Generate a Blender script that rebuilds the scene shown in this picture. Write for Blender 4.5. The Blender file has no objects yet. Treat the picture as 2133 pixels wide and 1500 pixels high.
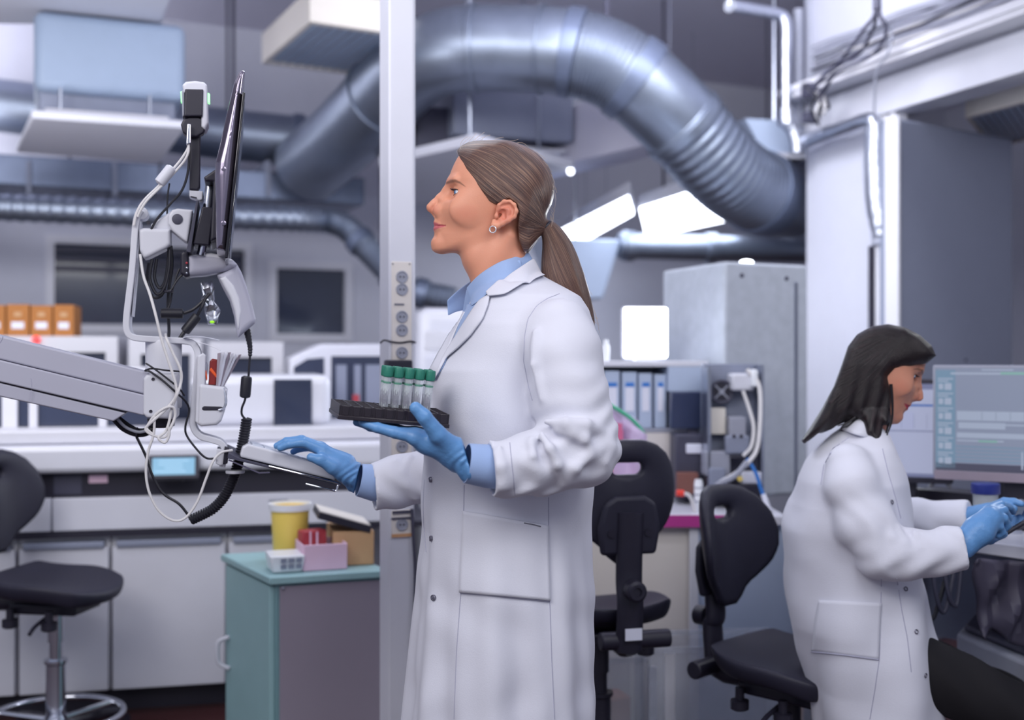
import bpy, bmesh, math, random
import numpy as np
from mathutils import Vector, Matrix
from mathutils.bvhtree import BVHTree
random.seed(7); np.random.seed(7)
C = bpy.context.scene.collection
F, H = 2400.0, 1.22          # focal length in pixels of the 2133-wide photo, lens height in metres
PI = math.pi

def P(px, py, d):
    return Vector(((px-1066.5)/F*d, d, H-(py-750)/F*d))
def ray(px, py):
    return Vector(((px-1066.5)/F, 1.0, -(py-750)/F)).normalized()

# ------------------------------------------------------------------ materials
def lin(c):
    return tuple((x/255/12.92 if x/255 <= .04045 else ((x/255+.055)/1.055)**2.4) for x in c)
def mat(name, rgb, rough=.5, metal=0., var=.05, nscale=14., bump=0., bscale=60., spec=.5, coat=0., sss=0., emit=None, estr=0., trans=0., alpha=1., sheen=0., aniso=0., stretch=None, ior=1.45):
    m = bpy.data.materials.new(name); m.use_nodes = True
    nt = m.node_tree; N = nt.nodes; L = nt.links
    b = N['Principled BSDF']
    c = lin(rgb)
    b.inputs['Roughness'].default_value = rough; b.inputs['Metallic'].default_value = metal
    b.inputs['Specular IOR Level'].default_value = spec; b.inputs['Coat Weight'].default_value = coat
    b.inputs['IOR'].default_value = ior
    if sss:
        b.inputs['Subsurface Weight'].default_value = sss
        b.inputs['Subsurface Radius'].default_value = (1., .35, .2); b.inputs['Subsurface Scale'].default_value = .008
    if sheen: b.inputs['Sheen Weight'].default_value = sheen
    if aniso: b.inputs['Anisotropic'].default_value = aniso
    b.inputs['Transmission Weight'].default_value = trans; b.inputs['Alpha'].default_value = alpha
    if emit:
        b.inputs['Emission Color'].default_value = (*lin(emit), 1); b.inputs['Emission Strength'].default_value = estr
    tc = N.new('ShaderNodeTexCoord'); src = tc.outputs['Object']
    if stretch:
        mp = N.new('ShaderNodeMapping'); mp.inputs['Scale'].default_value = stretch
        L.new(src, mp.inputs['Vector']); src = mp.outputs['Vector']
    nz = N.new('ShaderNodeTexNoise'); nz.inputs['Scale'].default_value = nscale; nz.inputs['Detail'].default_value = 4
    L.new(src, nz.inputs['Vector'])
    mx = N.new('ShaderNodeMix'); mx.data_type = 'RGBA'
    mx.inputs['A'].default_value = (*[x*(1-var) for x in c], 1); mx.inputs['B'].default_value = (*[min(1, x*(1+var)) for x in c], 1)
    L.new(nz.outputs['Fac'], mx.inputs['Factor']); L.new(mx.outputs['Result'], b.inputs['Base Color'])
    if bump:
        n2 = N.new('ShaderNodeTexNoise'); n2.inputs['Scale'].default_value = bscale; n2.inputs['Detail'].default_value = 3
        L.new(src, n2.inputs['Vector'])
        bp = N.new('ShaderNodeBump'); bp.inputs['Strength'].default_value = bump; bp.inputs['Distance'].default_value = .004
        L.new(n2.outputs['Fac'], bp.inputs['Height']); L.new(bp.outputs['Normal'], b.inputs['Normal'])
    return m

M = {}
def setup_materials():
    d = dict
    spec = d(
        ceiling=d(rgb=(205,204,220), rough=.9, var=.03), wall=d(rgb=(194,196,210), rough=.8, var=.03),
        floor=d(rgb=(62,34,36), rough=.35, var=.25, nscale=3),
        white=d(rgb=(208,209,220), rough=.45, var=.03), whitegloss=d(rgb=(214,215,225), rough=.3, var=.02, coat=.2),
        offwhite=d(rgb=(208,208,216), rough=.5, var=.03), grey=d(rgb=(150,153,168), rough=.5, var=.04), bluegrey=d(rgb=(132,138,158), rough=.5, var=.04),
        cream=d(rgb=(222,216,208), rough=.5, var=.03), hoodblue=d(rgb=(150,166,190), rough=.45, var=.04),
        darkgrey=d(rgb=(66,66,84), rough=.5, var=.08), black=d(rgb=(38,36,50), rough=.42, var=.1), blackgloss=d(rgb=(24,23,32), rough=.12, var=.05, coat=.4),
        chairblack=d(rgb=(37,36,52), rough=.55, var=.12, bump=.15, bscale=300),
        chrome=d(rgb=(205,208,218), rough=.12, metal=1., var=.03), steel=d(rgb=(165,170,184), rough=.3, metal=1., var=.08),
        zinc=d(rgb=(138,147,164), rough=.40, metal=.85, var=.16, nscale=9, bump=.12, bscale=22),
        foil=d(rgb=(196,200,212), rough=.34, metal=1., var=.1, bump=.9, bscale=38),
        darkduct=d(rgb=(112,122,145), rough=.4, metal=.6, var=.12),
        armgrey=d(rgb=(172,172,188), rough=.42, var=.04, nscale=5), armlight=d(rgb=(205,206,216), rough=.38, var=.03),
        mongun=d(rgb=(128,120,138), rough=.2, metal=.85, var=.06, coat=.6),
        cablewhite=d(rgb=(214,212,214), rough=.45, var=.03), cableblack=d(rgb=(30,30,40), rough=.45, var=.1),
        teal=d(rgb=(148,184,188), rough=.45, var=.05), tealdark=d(rgb=(116,152,158), rough=.4, var=.05), cabgrey=d(rgb=(146,138,152), rough=.55, var=.04, nscale=4),
        yellow=d(rgb=(252,222,112), rough=.4, var=.04), pink=d(rgb=(228,194,216), rough=.5, var=.05), red=d(rgb=(176,62,72), rough=.4, var=.1),
        clearwhite=d(rgb=(235,238,244), rough=.3, var=.02), cardboard=d(rgb=(178,118,66), rough=.85, var=.1, nscale=30), cardlight=d(rgb=(200,160,120), rough=.85, var=.08),
        label=d(rgb=(224,226,240), rough=.6, var=.02), magenta=d(rgb=(178,60,140), rough=.4, var=.05), orange=d(rgb=(232,92,40), rough=.45, var=.05),
        blue=d(rgb=(52,120,200), rough=.4, var=.05), lidblue=d(rgb=(40,52,128), rough=.4, var=.05), green=d(rgb=(46,124,106), rough=.45, var=.06), greenline=d(rgb=(60,170,130), rough=.5, var=.05),
        concrete=d(rgb=(172,178,190), rough=.7, var=.16, nscale=26), concretelight=d(rgb=(206,208,216), rough=.7, var=.07, nscale=26),
        glassdark=d(rgb=(52,58,78), rough=.14, var=.45, nscale=2.0, coat=.3),  # dark glass; its blotchy bluish tone stands in for reflections
        screenoff=d(rgb=(52,60,88), rough=.2, var=.1),
        coat=d(rgb=(214,215,227), rough=.85, var=.02, sheen=.15, bump=.12, bscale=420), coatseam=d(rgb=(172,172,192), rough=.9, var=.02),
        shirt=d(rgb=(150,174,216), rough=.8, var=.04, bump=.1, bscale=500, sheen=.15), shirtdark=d(rgb=(84,122,200), rough=.8, var=.04),
        glove=d(rgb=(98,148,202), rough=.38, var=.06, bump=.25, bscale=120, sss=.05),
        skin2=d(rgb=(222,158,132), rough=.5, var=.05, sss=.15), lipred=d(rgb=(170,50,70), rough=.35, var=.05),
        trousers=d(rgb=(20,18,24), rough=.8, var=.1), navy=d(rgb=(40,44,70), rough=.8, var=.1),
        rackblack=d(rgb=(40,34,42), rough=.28, var=.1, coat=.25), silver=d(rgb=(220,222,230), rough=.12, metal=1., var=.02),
        paper=d(rgb=(228,228,238), rough=.8, var=.04), led=d(rgb=(190,255,190), emit=(120,255,130), estr=2.5),
        lamp=d(rgb=(255,255,255), emit=(240,246,255), estr=14.), lamp2=d(rgb=(255,255,255), emit=(236,242,255), estr=7.), redled=d(rgb=(255,90,90), emit=(255,60,60), estr=1.2),
        lilac=d(rgb=(206,186,222), rough=.35, var=.06), beige=d(rgb=(216,210,206), rough=.55, var=.03), paleblue=d(rgb=(176,190,214), rough=.4, var=.03),
        eyewhite=d(rgb=(232,234,240), rough=.12, coat=.5, var=.02), iris=d(rgb=(92,140,190), rough=.15, coat=.6), pupil=d(rgb=(12,12,16), rough=.1, coat=.6),
        tubeplastic=d(rgb=(236,244,248), rough=.08, alpha=.22, var=.02), bin=d(rgb=(226,232,246), rough=.08, alpha=.25, coat=.6), sample=d(rgb=(206,212,224), rough=.3, alpha=.3),
        silverprint=d(rgb=(150,148,166), rough=.5, alpha=.6), ink=d(rgb=(120,120,132), rough=.6), taupe=d(rgb=(150,138,150), rough=.6),
        brown=d(rgb=(128,84,76), rough=.7), darkhair=d(rgb=(20,14,20), rough=.4, var=.3, nscale=5),
        diffuser=d(rgb=(172,190,214), rough=.25, var=.25, nscale=9, stretch=(1,6,1)), wood=d(rgb=(196,150,110), rough=.6, var=.1))
    for k, v in spec.items(): M[k] = mat(k, **v)
setup_materials()

# ------------------------------------------------------------------ mesh builder
class MB:
    def __init__(s): s.v = []; s.f = []; s.mi = []
    def add(s, vs, fs, mi=0):
        o = len(s.v); s.v += [tuple(v) for v in vs]; s.f += [tuple(i+o for i in f) for f in fs]; s.mi += [mi]*len(fs)
    def hexa(s, p, mi=0):      # 4 bottom + 4 top corners, each ring counter-clockwise
        s.add(p, [(3,2,1,0),(4,5,6,7),(0,1,5,4),(1,2,6,5),(2,3,7,6),(3,0,4,7)], mi)
    def box(s, c, size, yaw=0., mi=0, tilt=None):
        R = Matrix.Rotation(yaw, 3, 'Z')
        if tilt is not None: R = R @ tilt
        hx, hy, hz = [x/2 for x in size]; c = Vector(c)
        q = [(-hx,-hy,-hz),(hx,-hy,-hz),(hx,hy,-hz),(-hx,hy,-hz),(-hx,-hy,hz),(hx,-hy,hz),(hx,hy,hz),(-hx,hy,hz)]
        s.hexa([c + R @ Vector(k) for k in q], mi)
    def prism(s, poly, vec, mi=0):   # planar polygon pushed along vec
        n = len(poly); vec = Vector(vec); a = [Vector(p) for p in poly]; b = [p+vec for p in a]
        s.add(a+b, [tuple(range(n-1,-1,-1)), tuple(range(n,2*n))] + [(i,(i+1)%n,(i+1)%n+n,i+n) for i in range(n)], mi)
    def tube(s, pts, r, n=10, cap=True, mi=0, flat=1., up=None):
        pts = [Vector(p) for p in pts]; k = len(pts)
        rs = r if isinstance(r, (list, tuple)) else [r]*k
        tang = [(pts[min(i+1,k-1)]-pts[max(i-1,0)]).normalized() for i in range(k)]
        u = Vector(up) if up is not None else (Vector((0,0,1)) if abs(tang[0].z) < .9 else Vector((1,0,0)))
        u = (u - tang[0]*u.dot(tang[0])).normalized(); vs = []
        for i in range(k):
            u = (u - tang[i]*u.dot(tang[i])).normalized(); w = tang[i].cross(u)
            for j in range(n):
                a = 2*PI*j/n; vs.append(pts[i] + (u*math.cos(a)*flat + w*math.sin(a))*rs[i])
        fs = [(i*n+j, i*n+(j+1)%n, (i+1)*n+(j+1)%n, (i+1)*n+j) for i in range(k-1) for j in range(n)]
        if cap: fs += [tuple(range(n-1,-1,-1)), tuple((k-1)*n+j for j in range(n))]
        s.add(vs, fs, mi)
    def strip(s, pts, nrm_half, thick, mi=0):   # bar of rectangular section along pts; nrm_half: half-width vector
        pts = [Vector(p) for p in pts]; k = len(pts); h = Vector(nrm_half); hn = h.normalized(); vs = []
        for i in range(k):
            a = (pts[i]-pts[i-1]).normalized() if i else (pts[1]-pts[0]).normalized()
            b = (pts[i+1]-pts[i]).normalized() if i < k-1 else a
            t = (a+b).normalized(); q = t.cross(hn).normalized(); q = q*thick/2/max(.4, abs(q.dot(a.cross(hn).normalized())))
            vs += [pts[i]-h-q, pts[i]+h-q, pts[i]+h+q, pts[i]-h+q]
        fs = [(i*4+j, i*4+(j+1)%4, (i+1)*4+(j+1)%4, (i+1)*4+j) for i in range(k-1) for j in range(4)]
        fs += [(3,2,1,0), tuple((k-1)*4+j for j in range(4))]
        s.add(vs, fs, mi)
    def lathe(s, prof, origin=(0,0,0), axis=(0,0,1), n=24, mi=0, closed=False):
        ax = Vector(axis).normalized(); u = ax.orthogonal().normalized(); w = ax.cross(u); o = Vector(origin); vs = []
        for r, z in prof:
            for j in range(n):
                a = 2*PI*j/n; vs.append(o + ax*z + (u*math.cos(a)+w*math.sin(a))*max(r, 1e-5))
        k = len(prof)
        fs = [(i*n+j, i*n+(j+1)%n, (i+1)*n+(j+1)%n, (i+1)*n+j) for i in range(k-1) for j in range(n)]
        if closed: fs += [((k-1)*n+j, (k-1)*n+(j+1)%n, (j+1)%n, j) for j in range(n)]
        else: fs += [tuple(range(n-1,-1,-1)), tuple((k-1)*n+j for j in range(n))]
        s.add(vs, fs, mi)
    def torus(s, c, axis, R, r, n=40, m=10, mi=0, a0=0., a1=2*PI):
        ax = Vector(axis).normalized(); u = ax.orthogonal().normalized(); w = ax.cross(u); c = Vector(c)
        full = abs(a1-a0-2*PI) < 1e-6
        pts = [c + (u*math.cos(a0+(a1-a0)*i/n)+w*math.sin(a0+(a1-a0)*i/n))*R for i in range(n+1)]
        s.tube(pts, r, m, cap=not full, mi=mi)
    def sphere(s, c, r, n=20, m=12, mi=0, scale=(1,1,1), rot=None):
        vs = []; fs = []; c = Vector(c)
        for i in range(m+1):
            t = PI*i/m
            for j in range(n):
                a = 2*PI*j/n; q = Vector((math.sin(t)*math.cos(a)*scale[0], math.sin(t)*math.sin(a)*scale[1], math.cos(t)*scale[2]))*r
                vs.append(c + (rot @ q if rot else q))
        for i in range(m):
            for j in range(n): fs.append((i*n+j, (i+1)*n+j, (i+1)*n+(j+1)%n, i*n+(j+1)%n))
        s.add(vs, fs, mi)
    def grid(s, rows, mi=0):
        n = len(rows[0]); vs = [p for r in rows for p in r]
        s.add(vs, [(i*n+j, i*n+j+1, (i+1)*n+j+1, (i+1)*n+j) for i in range(len(rows)-1) for j in range(n-1)], mi)
    def build(s, name, m, parent=None, smooth=40, bevel=0., solid=0., subsurf=0, seg=2, weld=True):
        me = bpy.data.meshes.new(name); me.from_pydata(s.v, [], s.f)
        bm = bmesh.new(); bm.from_mesh(me)
        if weld: bmesh.ops.remove_doubles(bm, verts=bm.verts, dist=1e-5)
        bmesh.ops.recalc_face_normals(bm, faces=bm.faces)
        bm.to_mesh(me); bm.free()
        ms = m if isinstance(m, (list, tuple)) else [m]
        for x in ms: me.materials.append(M[x] if isinstance(x, str) else x)
        if len(ms) > 1 and len(me.polygons) == len(s.mi): me.polygons.foreach_set('material_index', s.mi)
        o = link(name, me, parent)
        if subsurf:
            q = o.modifiers.new('sub', 'SUBSURF'); q.levels = subsurf; q.render_levels = subsurf
        if solid:
            q = o.modifiers.new('sol', 'SOLIDIFY'); q.thickness = solid; q.offset = 0.
        if bevel:
            q = o.modifiers.new('bev', 'BEVEL'); q.width = bevel; q.segments = seg; q.limit_method = 'ANGLE'; q.angle_limit = .7
            q.harden_normals = False
        if smooth:
            me.polygons.foreach_set('use_smooth', [True]*len(me.polygons))
            try: me.set_sharp_from_angle(angle=math.radians(smooth))
            except Exception: pass
        return o

def link(name, me, parent=None):
    o = bpy.data.objects.new(name, me); C.objects.link(o)
    if parent is not None:
        o.parent = parent
        if parent.parent is None: o.matrix_parent_inverse = parent.matrix_basis.inverted()
    return o
def tag(o, label=None, cat=None, group=None, kind=None):
    if label: o['label'] = label
    if cat: o['category'] = cat
    if group: o['group'] = group
    if kind: o['kind'] = kind
    return o
def thing(name, label, cat, loc=(0,0,0), group=None, rz=0.):
    o = bpy.data.objects.new(name, None); C.objects.link(o); o.empty_display_size = .1
    o.location = loc; o.rotation_euler = (0,0,rz)
    return tag(o, label, cat, group)
def kids(o): return [c for c in o.children]
def dup(root, delta_loc, rz=0., label=None):
    def cp(o, par):
        c = o.copy(); C.objects.link(c)
        if par is not None: c.parent = par
        for ch in list(o.children): cp(ch, c)
        return c
    r = cp(root, None); r.location = delta_loc; r.rotation_euler = (0,0,rz)
    if label: r['label'] = label
    return r
def smooth_path(pts, n=8, closed=False):   # Catmull-Rom through pts
    pts = [Vector(p) for p in pts]; out = []; k = len(pts)
    for i in range(k-1 if not closed else k):
        a = pts[(i-1) % k] if (i or closed) else pts[0]*2-pts[1]
        b = pts[i]; c = pts[(i+1) % k]; e = pts[(i+2) % k] if (i+2 < k or closed) else c*2-b
        for j in range(n):
            t = j/n; out.append(.5*((2*b)+(c-a)*t+(2*a-5*b+4*c-e)*t*t+(3*b-a-3*c+e)*t**3))
    out.append(pts[0].copy() if closed else pts[-1]); return out

class Frame:
    """A vertical plane standing in the room: origin on the floor plan, yaw about z; lets a thing be measured from the photo on that plane."""
    def __init__(s, px, d, yaw):
        a = math.radians(yaw); o = P(px, 750, d); s.o = Vector((o.x, o.y, 0)); s.yaw = a
        s.e = Vector((math.cos(a), math.sin(a), 0)); s.n = Vector((-math.sin(a), math.cos(a), 0))
    def u(s, px, off=0.):
        k = (px-1066.5)/F; o = s.o + s.n*off     # (o + e*u): x = k*y
        return (k*o.y - o.x)/(s.e.x - k*s.e.y)
    def at(s, u, off, z): p = s.o + s.e*u + s.n*off; return Vector((p.x, p.y, z))
    def hit(s, px, py, off=0.):
        q = s.at(s.u(px, off), off, 0); return Vector((q.x, q.y, H-(py-750)/F*q.y))
    def z(s, py, px, off=0.): return s.hit(px, py, off).z
    def box(s, mb, x0, y0, x1, y1, o0, o1, mi=0):   # px rectangle on the plane off=o0, pushed back to o1
        u0, u1 = s.u(x0, o0), s.u(x1, o0); xm = (x0+x1)/2; z1, z0 = s.z(y0, xm, o0), s.z(y1, xm, o0)
        s.ubox(mb, u0, u1, z0, z1, o0, o1, mi)
    def ubox(s, mb, u0, u1, z0, z1, o0, o1, mi=0):
        r = [(u0,o0),(u1,o0),(u1,o1),(u0,o1)]
        mb.hexa([s.at(u,o,z0) for u, o in r] + [s.at(u,o,z1) for u, o in r], mi)

def one(name, m, fn, parent=None, label=None, cat=None, group=None, **kw):
    mb = MB(); fn(mb); o = mb.build(name, m, parent, **kw)
    if label or cat or group: tag(o, label, cat, group)
    return o
# ================================================================== the room
def PZ(px, py, z):
    return P(px, py, (H-z)*F/(py-750))
CEIL = 3.3
def slab(name, x0, x1, y0, y1, z0, z1, m, kind='structure'):
    return tag(one(name, m, lambda b: b.box(((x0+x1)/2,(y0+y1)/2,(z0+z1)/2),(x1-x0,y1-y0,z1-z0)), smooth=0), kind=kind)
slab('floor', -7, 7, -2.5, 13, -.1, 0, 'floor')
slab('ceiling', -7, 7, -.6, 13, CEIL, CEIL+.15, 'ceiling')
FW = Frame(310, 7.0, 24)
# back wall with two window openings
W1 = (94, 497, 525, 694); W2 = (559, 545, 733, 712)
def wall_back():
    mb = MB()
    xs = [-2200, W1[0], W1[2], W2[0], W2[2], 2400]; ue = [FW.u(x) if -1500 < x < 2300 else None for x in xs]
    ue[0] = -4.2; ue[-1] = 9.5
    zr1 = (FW.z(W1[3], 310), FW.z(W1[1], 310)); zr2 = (FW.z(W2[3], 646), FW.z(W2[1], 646))
    for i in range(5):
        a, b = ue[i], ue[i+1]; rng = zr1 if i == 1 else zr2 if i == 3 else None
        if rng:
            FW.ubox(mb, a, b, 0, rng[0], 0, .2); FW.ubox(mb, a, b, rng[1], CEIL, 0, .2)
        else: FW.ubox(mb, a, b, 0, CEIL, 0, .2)
    tag(mb.build('wall_back', 'wall', smooth=0), kind='structure')
    for k, (W, zr) in enumerate(((W1, zr1), (W2, zr2))):
        a, b = ue[1+2*k], ue[2+2*k]; t = .05
        f = MB()
        for (p, q, r, s) in ((a, b, zr[0], zr[0]+t), (a, b, zr[1]-t, zr[1]), (a, a+t, zr[0]+t, zr[1]-t), (b-t, b, zr[0]+t, zr[1]-t)):
            FW.ubox(f, p, q, r, s, -.025, .06)
        w = tag(f.build('window_%d' % (k+1), 'white', smooth=0), kind='structure')
        g = MB(); FW.ubox(g, a+t, b-t, zr[0]+t, zr[1]-t, .02, .03); g.build('pane', 'glassdark', w, smooth=0)
        if k == 0:
            g = MB()
            for j in range(3): FW.ubox(g, a+t, b-t, zr[1]-.1-.055*j, zr[1]-.07-.055*j, -.01, .02)
            g.build('blind_slats', 'darkgrey', w, smooth=0)
wall_back()
# wall on the left side of the room and the long wall on the right, both outside the frame for the most part
tag(one('wall_right', 'wall', lambda b: b.box((4.6, 6.0, CEIL/2), (.2, 8.5, CEIL), math.radians(14)), smooth=0), kind='structure')

# ------------------------------------------------------------------ ceiling: units, lights, ducts
def hanging_rods(mb, pts, z0, r=.008):
    for p in pts: mb.tube([(p.x,p.y,z0),(p.x,p.y,CEIL)], r, 8)

# white ceiling board at top left
def ceiling_board():
    t = thing('ceiling_raft', 'flat white ceiling raft hanging at the top, above the grey-blue extractor box', 'ceiling panel', (-1.5,3.7,CEIL))
    z = 2.72; c = [PZ(-260,50,z), PZ(335,52,z), PZ(420,-160,z), PZ(-300,-170,z)]
    mb = MB(); mb.prism(c, (0,0,.06)); mb.build('panel', 'white', t, bevel=.008)
    m2 = MB(); hanging_rods(m2, [c[0]*.8+c[2]*.2, c[1]*.8+c[3]*.2, c[2]*.8+c[0]*.2, c[3]*.8+c[1]*.2], z+.05); m2.build('hanger_rod', 'steel', t)
ceiling_board()

# fan-coil extractor box, top left
def extractor():
    f = Frame(230, 5.0, 22)
    o = f.at(f.u(230), .3, CEIL)
    t = thing('ceiling_extractor', 'large grey-blue ceiling extractor box with a white plate hung under it', 'ventilation unit', o)
    mb = MB(); f.box(mb, 70, 35, 388, 198, 0, .55); mb.build('housing', 'hoodblue', t, bevel=.04, seg=4)
    # recessed collar between box and plate
    u0, u1 = f.u(70), f.u(388); zb = f.z(198, 230)
    mb = MB(); f.ubox(mb, u0+.02, u1-.04, zb-.09, zb+.01, .06, .5); mb.build('throat', 'bluegrey', t, bevel=.01)
    mb = MB(); c = f.at((u0+u1)/2+.05, .22, zb-.12); mb.lathe([(.02,.1),(.13,.09),(.17,.04),(.17,.0),(.15,-.02)], c, n=32); mb.build('fan_ring', 'steel', t)
    zp = zb-.17
    mb = MB(); c = [PZ(66,246,zp), PZ(386,268,zp), PZ(334,340,zp), PZ(34,318,zp)]; mb.prism(c, (0,0,.035)); mb.build('diffuser_plate', 'white', t, bevel=.008)
    cc = sum(c, Vector())/4
    mb = MB(); mb.prism([cc+(q-cc)*.82 for q in c], (0,0,.03)); 
    for v in range(len(mb.v)): mb.v[v] = (mb.v[v][0], mb.v[v][1], mb.v[v][2]+.034)
    mb.build('plate_frame', 'offwhite', t, bevel=.006)
    mb = MB()
    for q in c: qq = cc+(q-cc)*.6; mb.tube([(qq.x,qq.y,zp+.06),(qq.x,qq.y,zb)], .008, 8)
    hanging_rods(mb, [f.at(u0+.1,.1,0), f.at(u1-.1,.1,0), f.at(u0+.1,.45,0), f.at(u1-.1,.45,0)], f.z(35,230)-.02)
    mb.build('hanger_rod', 'steel', t)
extractor()

# square ceiling luminaires, unlit, with cream sides
def box_light(name, label, c, h, group=None):
    cc = sum(c, Vector())/4
    t = thing(name, label, 'ceiling light', (cc.x, cc.y, CEIL), group)
    mb = MB()
    inn = [cc+(q-cc)*.9 for q in c]
    n = 4
    for i in range(4):
        j = (i+1) % 4
        mb.hexa([c[i], c[j], inn[j], inn[i]] + [q+Vector((0,0,h)) for q in (c[i], c[j], inn[j], inn[i])])
    mb.prism([q+Vector((0,0,h)) for q in c], (0,0,.015)); mb.build('housing', 'cream', t, bevel=.004, weld=False)
    mb = MB(); mb.prism([q+Vector((0,0,.01)) for q in inn], (0,0,.01)); mb.build('diffuser', 'diffuser', t, smooth=0)
    mb = MB(); e = (inn[1]-inn[0]); g = (inn[3]-inn[0])
    for k in range(1, 9):
        a = inn[0]+e*(k/9); mb.tube([a+Vector((0,0,.004)), a+g+Vector((0,0,.004))], .004, 6)
    mb.build('louvre', 'bluegrey', t)
    mb = MB(); hanging_rods(mb, [cc+(q-cc)*.5 for q in c], cc.z+h); mb.build('hanger_rod', 'steel', t)
    return t
z = 2.75
a, b, c_ = PZ(645,45,z), PZ(545,133,z), PZ(735,157,z)
box_light('box_luminaire', 'cream-sided square ceiling light above the white service post', [a, a+c_-b, c_, b], .14)
z = 2.28
a, b, c_ = PZ(2010,245,z), PZ(2160,205,z), PZ(2200,280,z)
box_light('box_luminaire', 'cream-sided square ceiling light at the top right above the grey partition', [a, b, c_, a+c_-b], .15)

def spiral_tube(mb, path, r, ribs=0, amp=0., n=36, mi=0):
    k = len(path); rs = [r + (amp*math.sin(2*PI*ribs*i/(k-1)) if ribs else 0) for i in range(k)]
    mb.tube(path, rs, n, cap=True, mi=mi)

def main_duct():
    ctrl = [(640,350,6.5),(715,285,6.2),(795,205,5.9),(870,135,5.65),(950,104,5.5),(1080,102,5.45),(1200,112,5.4),(1295,148,5.4),(1395,232,5.45),(1500,345,5.58),(1570,396,5.75),(1640,416,6.0),(1790,418,6.5)]
    path = smooth_path([P(*q) for q in ctrl], 24)
    pxs = [1066.5+p.x/p.y*F for p in path]
    t = thing('spiral_duct', 'big silver ventilation duct bending over the standing woman', 'duct', (path[120].x, path[120].y, CEIL))
    def seg(a, b): return [p for p, x in zip(path, pxs) if a <= x <= b]
    R = .2
    for (a, b) in ((600,795),(795,990),(990,1130),(1130,1192),(1318,1420),(1585,1655),(1655,1780)):
        mb = MB(); spiral_tube(mb, seg(a-3, b+3), R, n=44); mb.build('duct_segment', 'zinc', t)
    for (a, b, k) in ((1186,1322,15),(1410,1590,18)):
        mb = MB(); s = smooth_path(seg(a, b), 9); spiral_tube(mb, s, R, k, .0035, 44); mb.build('spiral_section', 'zinc', t)
    for x, w in ((795,5),(990,6),(1128,6),(1190,16),(1316,16),(1425,9),(1585,14),(1655,6)):
        s = seg(x-w, x+w)
        if len(s) < 2:
            i = min(range(len(pxs)), key=lambda q: abs(pxs[q]-x)); s = path[i-1:i+2]
        mb = MB(); spiral_tube(mb, s, R+.012, n=44); mb.build('collar', 'darkduct' if w > 10 else 'zinc', t, bevel=.003)
    mb = MB()
    for x in (1262,): 
        i = min(range(len(pxs)), key=lambda q: abs(pxs[q]-x)); p = path[i]; mb.tube([(p.x,p.y,p.z+R-.01),(p.x,p.y,CEIL)], .012, 8)
    mb.build('hanger_rod', 'darkgrey', t)
main_duct()

def simple_duct(name, label, ctrl, r, m, n=10, collars=(), cm=None, ribs=0):
    path = smooth_path([P(*q) for q in ctrl], n)
    t = thing(name, label, 'duct', (path[len(path)//2].x, path[len(path)//2].y, CEIL))
    mb = MB(); rr = [r+(.004*math.sin(i*2*PI/4) if ribs else 0) for i in range(len(path))]; mb.tube(path, rr, 28); mb.build('duct_tube', m, t)
    for k in collars:
        i = int(k*(len(path)-1)); i = max(1, min(len(path)-2, i)); q = path[i]; d = (path[i+1]-path[i-1]).normalized()*.03
        mb = MB(); mb.tube([q-d, q+d], r+.014, 28); mb.build('collar', cm or m, t, bevel=.003)
    mb = MB(); 
    for k in (.25, .75):
        q = path[int(k*(len(path)-1))]; mb.tube([(q.x,q.y,q.z+r-.01),(q.x,q.y,CEIL)], .008, 8)
    mb.build('hanger_rod', 'darkgrey', t)
    return t
simple_duct('round_duct', 'blue-grey horizontal duct passing behind the extractor box', [(-120,205,6.2),(200,245,6.4),(430,275,6.55),(640,296,6.7)], .145, 'zinc', collars=(.02,.97), cm='darkduct')
simple_duct('ribbed_duct', 'thin ribbed silver duct running above the dark back windows', [(-150,425,5.6),(120,437,5.8),(400,449,6.0),(640,457,6.15),(715,470,6.15),(775,530,6.1),(850,600,6.1),(945,625,6.1)], .068, 'zinc', n=40, collars=(.66,.8,.9), cm='darkduct', ribs=1)
simple_duct('pale_duct', 'blue-grey pipe duct low under the bright ceiling lights', [(1290,512,6.6),(1480,517,6.7),(1720,522,6.8)], .075, 'zinc', collars=(.05,.5), cm='zinc')

def rect_duct():
    f = Frame(400, 6.3, 24)
    t = thing('rectangular_duct', 'dark rectangular duct crossing low behind the extractor plate', 'duct', f.at(f.u(300),.2,CEIL))
    mb = MB(); f.box(mb, -150, 340, 760, 402, 0, .4); mb.build('duct_body', 'darkduct', t, bevel=.01)
    for x in (60, 240, 400, 560):
        mb = MB(); f.box(mb, x-5, 334, x+5, 408, -.02, .42); mb.build('flange', 'bluegrey', t, bevel=.004)
    mb = MB()
    for x in (150, 500): q = f.at(f.u(x), .2, 0); mb.tube([(q.x,q.y,f.z(345,x)),(q.x,q.y,CEIL)], .01, 8)
    mb.build('hanger_rod', 'darkgrey', t)
rect_duct()

def rear_unit():
    f = Frame(1070, 6.1, 20)
    t = thing('fan_coil_unit', 'blue-grey boxed fan unit behind the silver duct, above the standing woman', 'ventilation unit', f.at(f.u(1070),.3,CEIL))
    mb = MB(); f.box(mb, 945, 120, 1195, 288, 0, .6); mb.build('housing', 'bluegrey', t, bevel=.012)
    mb = MB(); f.box(mb, 868, 222, 948, 312, .1, .5); mb.build('intake', 'darkgrey', t, bevel=.012)
    u0, u1 = f.u(945), f.u(1195); zb = f.z(288, 1070)
    mb = MB(); f.ubox(mb, u0+.1, u1-.02, zb-.05, zb-.03, .05, .75); mb.build('diffuser_plate', 'white', t, bevel=.004)
    mb = MB(); f.ubox(mb, u0+.15, u1-.1, zb-.03, zb+.01, .1, .55); mb.build('throat', 'darkgrey', t)
    mb = MB(); hanging_rods(mb, [f.at(u0+.1,.1,0), f.at(u1-.1,.5,0)], f.z(125,1070)); mb.build('hanger_rod', 'steel', t)
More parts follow.
